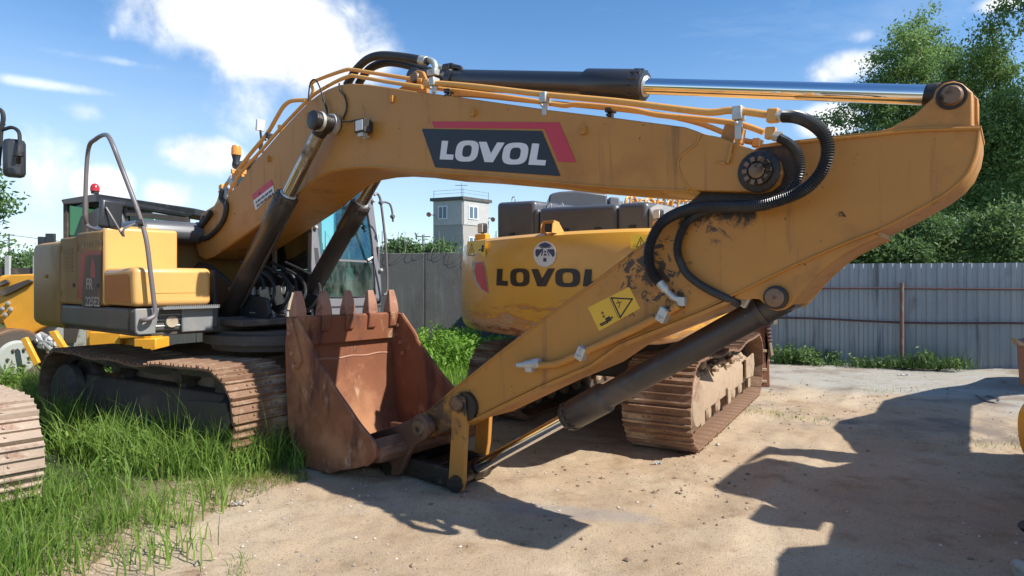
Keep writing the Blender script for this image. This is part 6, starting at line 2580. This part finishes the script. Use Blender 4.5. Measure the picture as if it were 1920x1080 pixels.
# ================================================================== EXCAVATOR 3 (only its top shows above the second one)
Y3 = 10.8
e3 = thing('excavator', 'mostly hidden excavator, only black hood and brass coloured pipes showing just under the boom', 'excavator', (at(1130, 527, Y3).x, Y3, 0))
ox3 = at(1130, 527, Y3).x
W3 = lambda x, y, dy=0: V(at(x, y, Y3 + dy).x - ox3, dy, at(x, y, Y3 + dy).z)
mb = MB()
P = smoothpath([W3(1029, 400), W3(1029, 372), W3(1034, 363), W3(1050, 359)], 4) + [W3(1080, 357), W3(1139, 364), W3(1139, 400)]
mb.prism(P, (0, 1.4, 0))
mb.build('hood_cover', 'grey_plastic', e3, bevel=.03)
mb = MB()
mb.prism([W3(1143, 369), W3(1162, 370), W3(1162, 400), W3(1143, 400)], (0, 1.2, 0))
mb.build('hood_end', 'cab_grey', e3, bevel=.02)
mb = MB()
mb.prism([W3(1020, 405), W3(1330, 405), W3(1330, 470), W3(1020, 470)], (0, 2.4, 0))
mb.build('house', 'cw_paint', e3, bevel=.05)
mb = MB()
for i in range(9):
    x = 1170 + i * 13 + rng.uniform(-5, 5)
    y = 372 + rng.uniform(-2, 10)
    u = rng.uniform(14, 34)
    mb.tube(smoothpath([W3(x, y + 18, .2), W3(x + u * .2, y + rng.uniform(-3, 4), .2), W3(x + u * .6, y + rng.uniform(-4, 6), .3), W3(x + u, y + rng.uniform(4, 16), .3)], 4), .022, 7)
mb.build('hydraulic_pipe', 'steel_pipe_paint', e3)
mb = MB()
for i in range(16):
    c = W3(1165 + i * 8, 385 + rng.uniform(-8, 4), .35)
    mb.box(c, (.05, .05, .06 + rng.uniform(0, .06)))
mb.build('pipe_fitting', 'zinc', e3)
mb = MB()
for sx in (.3, 2.6):
    mb.prism([V(-1.3 + sx, .2, 0), V(-.7 + sx, .2, 0), V(-.7 + sx, .2, .9), V(-1.3 + sx, .2, .9)], (0, 3.2, 0))
mb.box((.7, 1.6, .9), (2.2, 2.0, .5))
mb.build('undercarriage', 'track_dark', e3, bevel=.1)

# ================================================================== ROAD ROLLER at the left, behind the first excavator
YR = 10.2
ox4 = at(170, 527, YR).x
rr_ = thing('road_roller', 'orange yellow road roller behind the front excavator, black roofed cab with a red beacon', 'road roller', (ox4, YR, 0))


def W4(x, y, dy=0.):
    p = at(x, y, YR + dy)
    return V(p.x - ox4, dy, p.z)


mb = MB()
mb.prism([W4(-60, 560), W4(-30, 535), W4(20, 515), W4(60, 514), W4(90, 520), W4(110, 600), W4(75, 617), W4(48, 634), (W4(36, 632)), W4(14, 624), W4(-10, 570)], (0, .12, 0))
mb.build('drum_frame', 'roller_yellow', rr_, smooth=False, bevel=.02)
mb = MB()
mb.prism([W4(-40, 560, .4), W4(0, 516, .4), W4(90, 512, .4), W4(120, 600, .4), W4(0, 610, .4)], (0, 1.0, 0))
mb.build('front_body', 'roller_yellow', rr_, smooth=False, bevel=.04)
mb = MB()
mb.prism([W4(-5, 548, -.06), W4(12, 538, -.06), W4(52, 524, -.06), W4(60, 528, -.06), W4(24, 547, -.06), W4(4, 556, -.06)], (0, .05, 0))
mb.prism([W4(-10, 532, -.06), W4(10, 524, -.06), W4(16, 530, -.06), W4(-4, 538, -.06)], (0, .05, 0))
split(mb, 'frame_slot', 'track_dark', rr_, smooth=False)
mb = MB()
for (x, y) in ((16, 569), (6, 579), (21, 580), (11, 590)):
    c = W4(x, y, -.01)
    mb.lathe(c, c + V(0, -.03, 0), [(0, .035), (.8, .035), (1, .025)], 8)
split(mb, 'bolt', 'zinc', rr_)


def disc(cx, cy, rx, ry, dy, th, m, nm, par=rr_):
    mb = MB()
    mb.prism(ellipse_pts(lambda x, y: W4(x, y, dy), cx, cy, rx, ry, 32), (0, th, 0))
    return mb.build(nm, m, par, bevel=.015)


# drum, seen obliquely: axle points to the left rear
mb = MB()
c0 = W4(30, 672, -.35)
ax = V(-.85, .45, 0).normalized()
RD = .46
mb.lathe(c0, c0 + ax * 1.9, [(0, RD - .02), (.01, RD), (.99, RD), (1, RD - .02)], 40)
dr_ = mb.build('drum', 'pin_brown', rr_)
mb = MB()
mb.lathe(c0 - ax * .02, c0 - ax * .001, [(0, RD - .05), (1, RD - .05)], 40)
rm = mb.build('drum_end', 'track_dark', dr_)
mb = MB()
mb.lathe(c0 - ax * .06, c0 - ax * .021, [(0, RD - .22), (1, RD - .18)], 32)
mb.build('drum_hub', 'rim_white', dr_)
mb = MB()
for k in range(6):
    an = k * math.pi / 3
    p = c0 - ax * .07 + V(0, 0, 1) * math.sin(an) * .15 + V(.45, .85, 0) * math.cos(an) * .15
    mb.lathe(p, p - ax * .03, [(0, .025), (1, .02)], 6)
split(mb, 'drum_bolt', 'track_dark', dr_)
mb = MB()
mb.prism([W4(38, 636, -.5), W4(48, 632, -.5), W4(72, 680, -.5), W4(64, 688, -.5)], (0, .06, 0))
mb.prism([W4(90, 622, -.2), W4(102, 620, -.2), W4(122, 652, -.2), W4(112, 656, -.2)], (0, .08, 0))
split(mb, 'drum_yoke', 'roller_yellow', rr_, bevel=.01)
# vibrator motor
mb = MB()
for i in range(16):
    mb.lathe(W4(60 + rng.uniform(0, 40), 640 + rng.uniform(-14, 16), -.1 + rng.uniform(-.1, .1)), W4(66 + rng.uniform(0, 40), 645 + rng.uniform(-12, 12), -.2), [(0, .05), (1, .04)], 8)
mb.build('drive_motor', 'zinc', rr_)
# rear tyre and rim
for (cx, nm) in ((128, 'tyre'),):
    mb = MB()
    c1 = W4(128, 640, .2)
    ax2 = V(-.25, .97, 0).normalized()
    mb.lathe(c1, c1 + ax2 * .5, [(0, .45), (.1, .60), (.9, .60), (1, .45)], 36)
    ty = mb.build('tyre', 'black', rr_)
    mb = MB()
    mb.lathe(c1 - ax2 * .015, c1 + ax2 * .02, [(0, .42), (1, .42)], 32)
    rmo = mb.build('rim', 'rim_white', ty)
    mb = MB()
    mb.prism([c1 + V(-.16, -.02, .22), c1 + V(.20, -.02, .24), c1 + V(.14, -.02, -.02), c1 + V(-.06, -.02, -.04)], (0, -.01, 0))
    mb.build('rim_opening', 'track_dark', ty)
mb = MB()
mb.box(W4(235, 640, .1), (.95, .5, .42))
mb.box(W4(200, 640, -.2), (.5, .1, .30))
mb.box(W4(285, 650, -.1), (.35, .4, .3))
mb.prism([W4(222, 628, -.3), W4(272, 626, -.3), W4(272, 634, -.3), W4(222, 636, -.3)], (0, .2, 0))
mb.build('rear_frame', 'roller_yellow', rr_, bevel=.02)
mb = MB()
mb.prism([W4(120, 600, .3), W4(310, 600, .3), W4(310, 470, .3), W4(250, 440, .3), W4(120, 440, .3)], (0, 1.3, 0))
mb.build('engine_body', 'roller_yellow', rr_, bevel=.06)
# cab of the roller
mb = MB()
mb.prism([W4(113, 374), W4(180, 363, .3), W4(367, 391, .3), W4(367, 404, .3), W4(352, 408, .3), W4(180, 378, .2), W4(118, 384)], (0, 1.7, 0))
roof = mb.build('cab_roof', 'black', rr_, smooth=False, bevel=.02)
mb = MB()
for (x, y0_, y1_, dy) in ((122, 382, 470, .1), (158, 376, 450, .1), (350, 405, 450, .3), (236, 390, 450, .3), (122, 382, 470, 1.6), (350, 400, 470, 1.6)):
    a_, b_ = W4(x, y0_, dy), W4(x, y1_, dy)
    mb.prism([a_ + V(-.03, 0, 0), a_ + V(.03, 0, 0), b_ + V(.03, 0, 0), b_ + V(-.03, 0, 0)], (0, .06, 0))
mb.prism([W4(236, 393, .28), W4(350, 408, .28), W4(350, 418, .28), W4(236, 404, .28)], (0, .05, 0))
split(mb, 'cab_pillar', 'track_dark', rr_)
mb = MB()
mb.prism([W4(122, 382, .14), W4(158, 376, .14), W4(158, 450, .14), W4(122, 470, .14)], (0, .01, 0))
mb.build('green_window', 'glass_green', rr_)
for (x0_, x1_) in ((160, 234), (240, 288), (291, 346)):
    mb = MB()
    yy0, yy1 = 378 + (x0_ - 160) * .13, 378 + (x1_ - 160) * .13
    mb.prism([W4(x0_, yy0 + 8, .33), W4(x1_, yy1 + 8, .33), W4(x1_, 440, .33), W4(x0_, 440, .33)], (0, .01, 0))
    mb.build('window', 'glass_green', rr_)
mb = MB()
mb.prism([W4(165, 440, .25), W4(135, 445, .25), W4(150, 405, .25), W4(185, 388, .25), W4(225, 392, .25), W4(240, 440, .25)], (0, .5, 0))
mb.build('instrument_hood', 'grey_plastic', rr_, bevel=.03)
bcn = W4(178, 363, .6)
mb = MB()
mb.lathe(bcn, bcn + V(0, 0, .04), [(0, .06), (1, .06)], 14)
bo = mb.build('beacon_base', 'black', roof)
mb = MB()
mb.lathe(bcn + V(0, 0, .04), bcn + V(0, 0, .17), [(0, .072), (.5, .07), (.85, .05), (1, .02)], 18)
mb.build('red_beacon', 'beacon_red', roof)
for (x, y, rx, ry) in ((78, 452, 6, 9), (95, 448, 9, 11)):
    mb = MB()
    c = W4(x, y, 1.)
    mb.box(c, (rx / FPX * YR * 2, .06, ry / FPX * YR * 2))
    mb.cyl(c, c - V(.0, 0, .5), .015, n=6)
    mb.build('mirror', 'mirror_back', rr_, bevel=.04)

# ================================================================== a simple but complete neighbour excavator used left and right of the frame


def neighbour(name_label, ox, oy, hx, hy, near_y, with_mirror=None):
    Fn = Frame(ox, oy, hx, hy)
    e = thing('excavator', name_label, 'excavator', (ox, oy, 0), Fn.rz)
    return e, Fn


# left neighbour: its nearest track ends at the left edge, its mirror hangs in at the top left
F3 = Frame(0, 0, math.cos(aH + .03), -math.sin(aH + .03))
tip = on_ground(72, 945)
l_tip = F3.loc(tip.x, tip.y, 0)
oxw = F3.world(V(l_tip.x - 1.95 + .15, l_tip.y - .30 - 1.2, 0))
F3 = Frame(oxw.x, oxw.y, math.cos(aH + .03), -math.sin(aH + .03))
e4 = thing('excavator', 'excavator cut by the left edge, only a pale muddy track and black mirror visible', 'excavator', (oxw.x, oxw.y, 0), F3.rz)
make_track(e4, -1.95, 1.95, -.1, .71, 1.2, .60, 'shoe_white', 'track_dark', 1)
make_track(e4, -1.95, 1.95, -.1, .71, -1.2, .60, 'shoe_white', 'track_dark', -1)
rbox('car_body', -.9, .9, -1.0, 1.0, .45, .8, 'track_dark', e4, .05)
rbox('house', -2.6, -.35, -1.3, 1.3, 1.05, 1.95, 'cw_paint', e4, .08)
c4 = rbox('cab', -1.9, -.42, .4, 1.3, 1.1, 2.85, 'cab_grey', e4, .08)
mm_ = at(27, 297, 4.3)
ml = F3.loc(mm_.x, mm_.y, mm_.z)
mb = MB()
mb.box(ml, (.07, .125, .26), Matrix.Rotation(-.25, 3, 'Z'))
mo = mb.build('mirror', 'mirror_back', e4, bevel=.03)
Lm = lambda x, y, Y=4.3: F3.loc(at(x, y, Y).x, at(x, y, Y).y, at(x, y, Y).z)
mb = MB()
mb.tube(smoothpath([Lm(36, 288, 4.24), Lm(37, 265, 4.26), Lm(36, 250, 4.28), Lm(30, 242), Lm(20, 239), Lm(6, 243), Lm(0, 245)], 5), .012, 8)
mb.tube(smoothpath([Lm(-40, 215), Lm(-10, 206), Lm(0, 206), Lm(5, 212), Lm(6, 225), Lm(2, 245), Lm(0, 275), Lm(-6, 330), Lm(-20, 420), Lm(-40, 460)], 5), .014, 8)
mb.lathe(Lm(35, 285, 4.20), Lm(35, 293, 4.20), [(0, .03), (1, .03)], 12)
mb.cyl(Lm(35, 288, 4.2), Lm(34, 305, 4.24), .016, n=8)
mb.build('mirror_arm', 'black', mo)

# right neighbour: stands out of frame to the right; its orange rear corner shows at the edge and its body throws the big shadow
F5 = Frame(5.1, 3.3, -.82, .57)
e5 = thing('excavator', 'orange excavator cut by the right edge, its shadow covering the sand at lower right', 'excavator', (5.1, 3.3, 0), F5.rz)
k5 = (math.cos(SUN_EL) / math.sin(SUN_EL))
sh = V(math.sin(SUN_AZ) * k5, math.cos(SUN_AZ) * k5, 0)


def cast(px, py, z):
    """the point at height z whose shadow falls on the ground spot seen at the pixel"""
    g_ = on_ground(px, py)
    return F5.loc(g_.x + sh.x * z, g_.y + sh.y * z, z)


def slab(name, P, z, th, m, par=e5):
    mb = MB()
    mb.prism([cast(x, y, z) for x, y in P], (0, 0, -th))
    return mb.build(name, m, par, smooth=False, bevel=.02)


# cab roof with mirror, cab walls, body: unseen, outlines taken from the shadow
slab('roof_strip', [(1392, 866), (1440, 834), (1600, 846), (1664, 860), (1655, 868), (1560, 862), (1440, 849)], 2.85, .04, 'cab_grey')  # unseen strip, added so a slot of sun falls beside the roof
roof5 = slab('cab_roof', [(1340, 905), (1388, 868), (1438, 856), (1560, 880), (1600, 874), (1680, 888), (1760, 870), (1800, 985), (1640, 1010), (1545, 980), (1430, 948)], 2.85, .06, 'cab_grey')
pts_ = [cast(x, y, 2.8) for x, y in ((1362, 904), (1435, 866), (1750, 885), (1790, 980), (1540, 975))]
mb = MB()
for i in (0, 1, 2, 3):
    a_, b_ = pts_[i], pts_[(i + 1)]
    for (t0, t1, z0_, z1_) in ((0, .12, 1.1, 2.8), (.88, 1, 1.1, 2.8), (0, 1, 1.1, 1.9)):
        A_, B_ = a_.lerp(b_, t0), a_.lerp(b_, t1)
        mb.prism([V(A_.x, A_.y, z0_), V(B_.x, B_.y, z0_), V(B_.x, B_.y, z1_), V(A_.x, A_.y, z1_)], V(-(B_ - A_).y, (B_ - A_).x, 0).normalized() * .05)
mb.build('cab_wall', 'cab_grey', e5, smooth=False)
slab('house', [(1500, 880), (1640, 858), (1840, 850), (1960, 855), (2300, 900), (2500, 1300), (1700, 1300), (1445, 1100), (1452, 1045), (1475, 1022), (1545, 1020), (1560, 960)], 1.95, .7, 'roller_yellow')
slab('engine_hood', [(1560, 800), (1575, 786), (1640, 772), (1655, 750), (1750, 729), (1850, 717), (1990, 715), (1990, 735), (1870, 742), (1812, 762), (1806, 850), (1700, 870), (1610, 850)], 2.2, .06, 'grey_plastic')  # unseen thin slab, shaped only to throw the far shadow band
mb = MB()
p = cast(1475, 972, 2.2)
mb.box(p, (.08, .3, .34))
mb.tube([p, cast(1545, 980, 2.5)], .015, 6)
mb.build('mirror', 'mirror_back', e5, bevel=.03)
make_track(e5, -1.9, 1.5, .0, .82, 1.15, .58, 'shoe', 'track_dark', 1)
make_track(e5, -1.9, 1.5, .0, .82, -1.15, .58, 'shoe', 'track_dark', -1)
rbox('car_body', -1.1, 1.0, -1.0, 1.0, .4, 1.25, 'track_dark', e5, .05)
# visible rounded orange rear edge and undercarriage at the right border
mb = MB()
W5 = lambda x, y, Y: F5.loc(at(x, y, Y).x, at(x, y, Y).y, at(x, y, Y).z)
P = smoothpath([W5(1935, 742, 4.4), W5(1916, 758, 4.4), W5(1907, 780, 4.4), W5(1907, 810, 4.4), W5(1913, 840, 4.4), W5(1925, 865, 4.4)], 5)
q2 = [W5(2050, 865, 4.4), W5(2050, 742, 4.4)]
base5 = F5.loc(0, 1, 0) - F5.loc(0, 0, 0)
mb.prism(P + q2, base5 * -.5)
mb.build('bumper', 'roller_yellow', e5, bevel=.02)
mb = MB()
p5 = W5(1903, 1070, 3.25)
mb.prism([W5(1890, 1054, 3.25), W5(1905, 1044, 3.25), W5(1925, 1062, 3.25), W5(1935, 1095, 3.25), W5(1898, 1095, 3.25)], base5 * -.25)
mb.build('track_end', 'rim_white', e5, bevel=.015)
mb = MB()
mb.lathe(W5(1918, 983, 3.5), W5(1925, 990, 3.5), [(0, .03), (1, .03)], 10)
mb.build('grease_cap', 'black', e5)
# rusty steel box piece at the right edge in front of the fence post
rb_ = at(1925, 527, 8.6)
bk = thing('skip_bucket', 'rusty brown steel bucket standing at the right edge before the fence', 'bucket', (rb_.x, 8.6, 0))
mb = MB()
R5 = lambda x, y, dy=0: V(at(x, y, 8.6 + dy).x - rb_.x, dy, max(.01, at(x, y, 8.6 + dy).z))
mb.prism([R5(1905, 636), R5(1914, 640), R5(1960, 640), R5(1960, 720), R5(1916, 724), R5(1911, 718)], (1.0, .8, 0))
mb.build('shell', 'rust', bk, bevel=.01)
mb = MB()
mb.prism([R5(1903, 634, -.04), R5(1918, 642, -.04), R5(1960, 642, -.04), R5(1960, 650, -.04), R5(1912, 648, -.04)], (0, .1, 0))
mb.build('rim', 'mud', bk, bevel=.005)
mb = MB()
mb.tube(smoothpath([V(*(on_ground(x, y) - V(0, 0, -.012))) for x, y in ((1830, 742), (1845, 752), (1868, 757), (1872, 750), (1850, 744), (1838, 748))], 5), .01, 6)
wo_ = mb.build('wire_loop', 'wire', None)
tag(wo_, 'thin loop of wire lying on the pale ground near the right edge', 'wire')
# litter
for (x, y, s_, m_, lab) in ((1695, 704, (.16, .05, .012), 'white', 'white scrap of plastic on the ground before the fence'), (448, 945, (.10, .03, .015), 'white', 'pale scrap of rag on the sand at the edge of the grass'), (1232, 864, (.08, .03, .012), 'white', 'white scrap beside the shadow of the second excavator')):
    p = on_ground(x, y)
    zz = float(gh(p.x, p.y))
    mb = MB()
    vs = []
    nn_ = 8
    for i in range(nn_):
        for j in range(3):
            vs.append((s_[0] * (i / (nn_ - 1) - .5), s_[1] * (j / 2 - .5) * (1 + .4 * math.sin(i * 2.1)), s_[2] * (1 + math.sin(i * 1.7 + j))))
    mb.add(vs, [(i * 3 + j, i * 3 + j + 1, (i + 1) * 3 + j + 1, (i + 1) * 3 + j) for i in range(nn_ - 1) for j in range(2)])
    o = mb.build('litter', m_, None)
    o.location = (p.x, p.y, zz + .005)
    o.rotation_euler = (0, 0, rng.uniform(-.4, .4))
    tag(o, lab, 'litter')
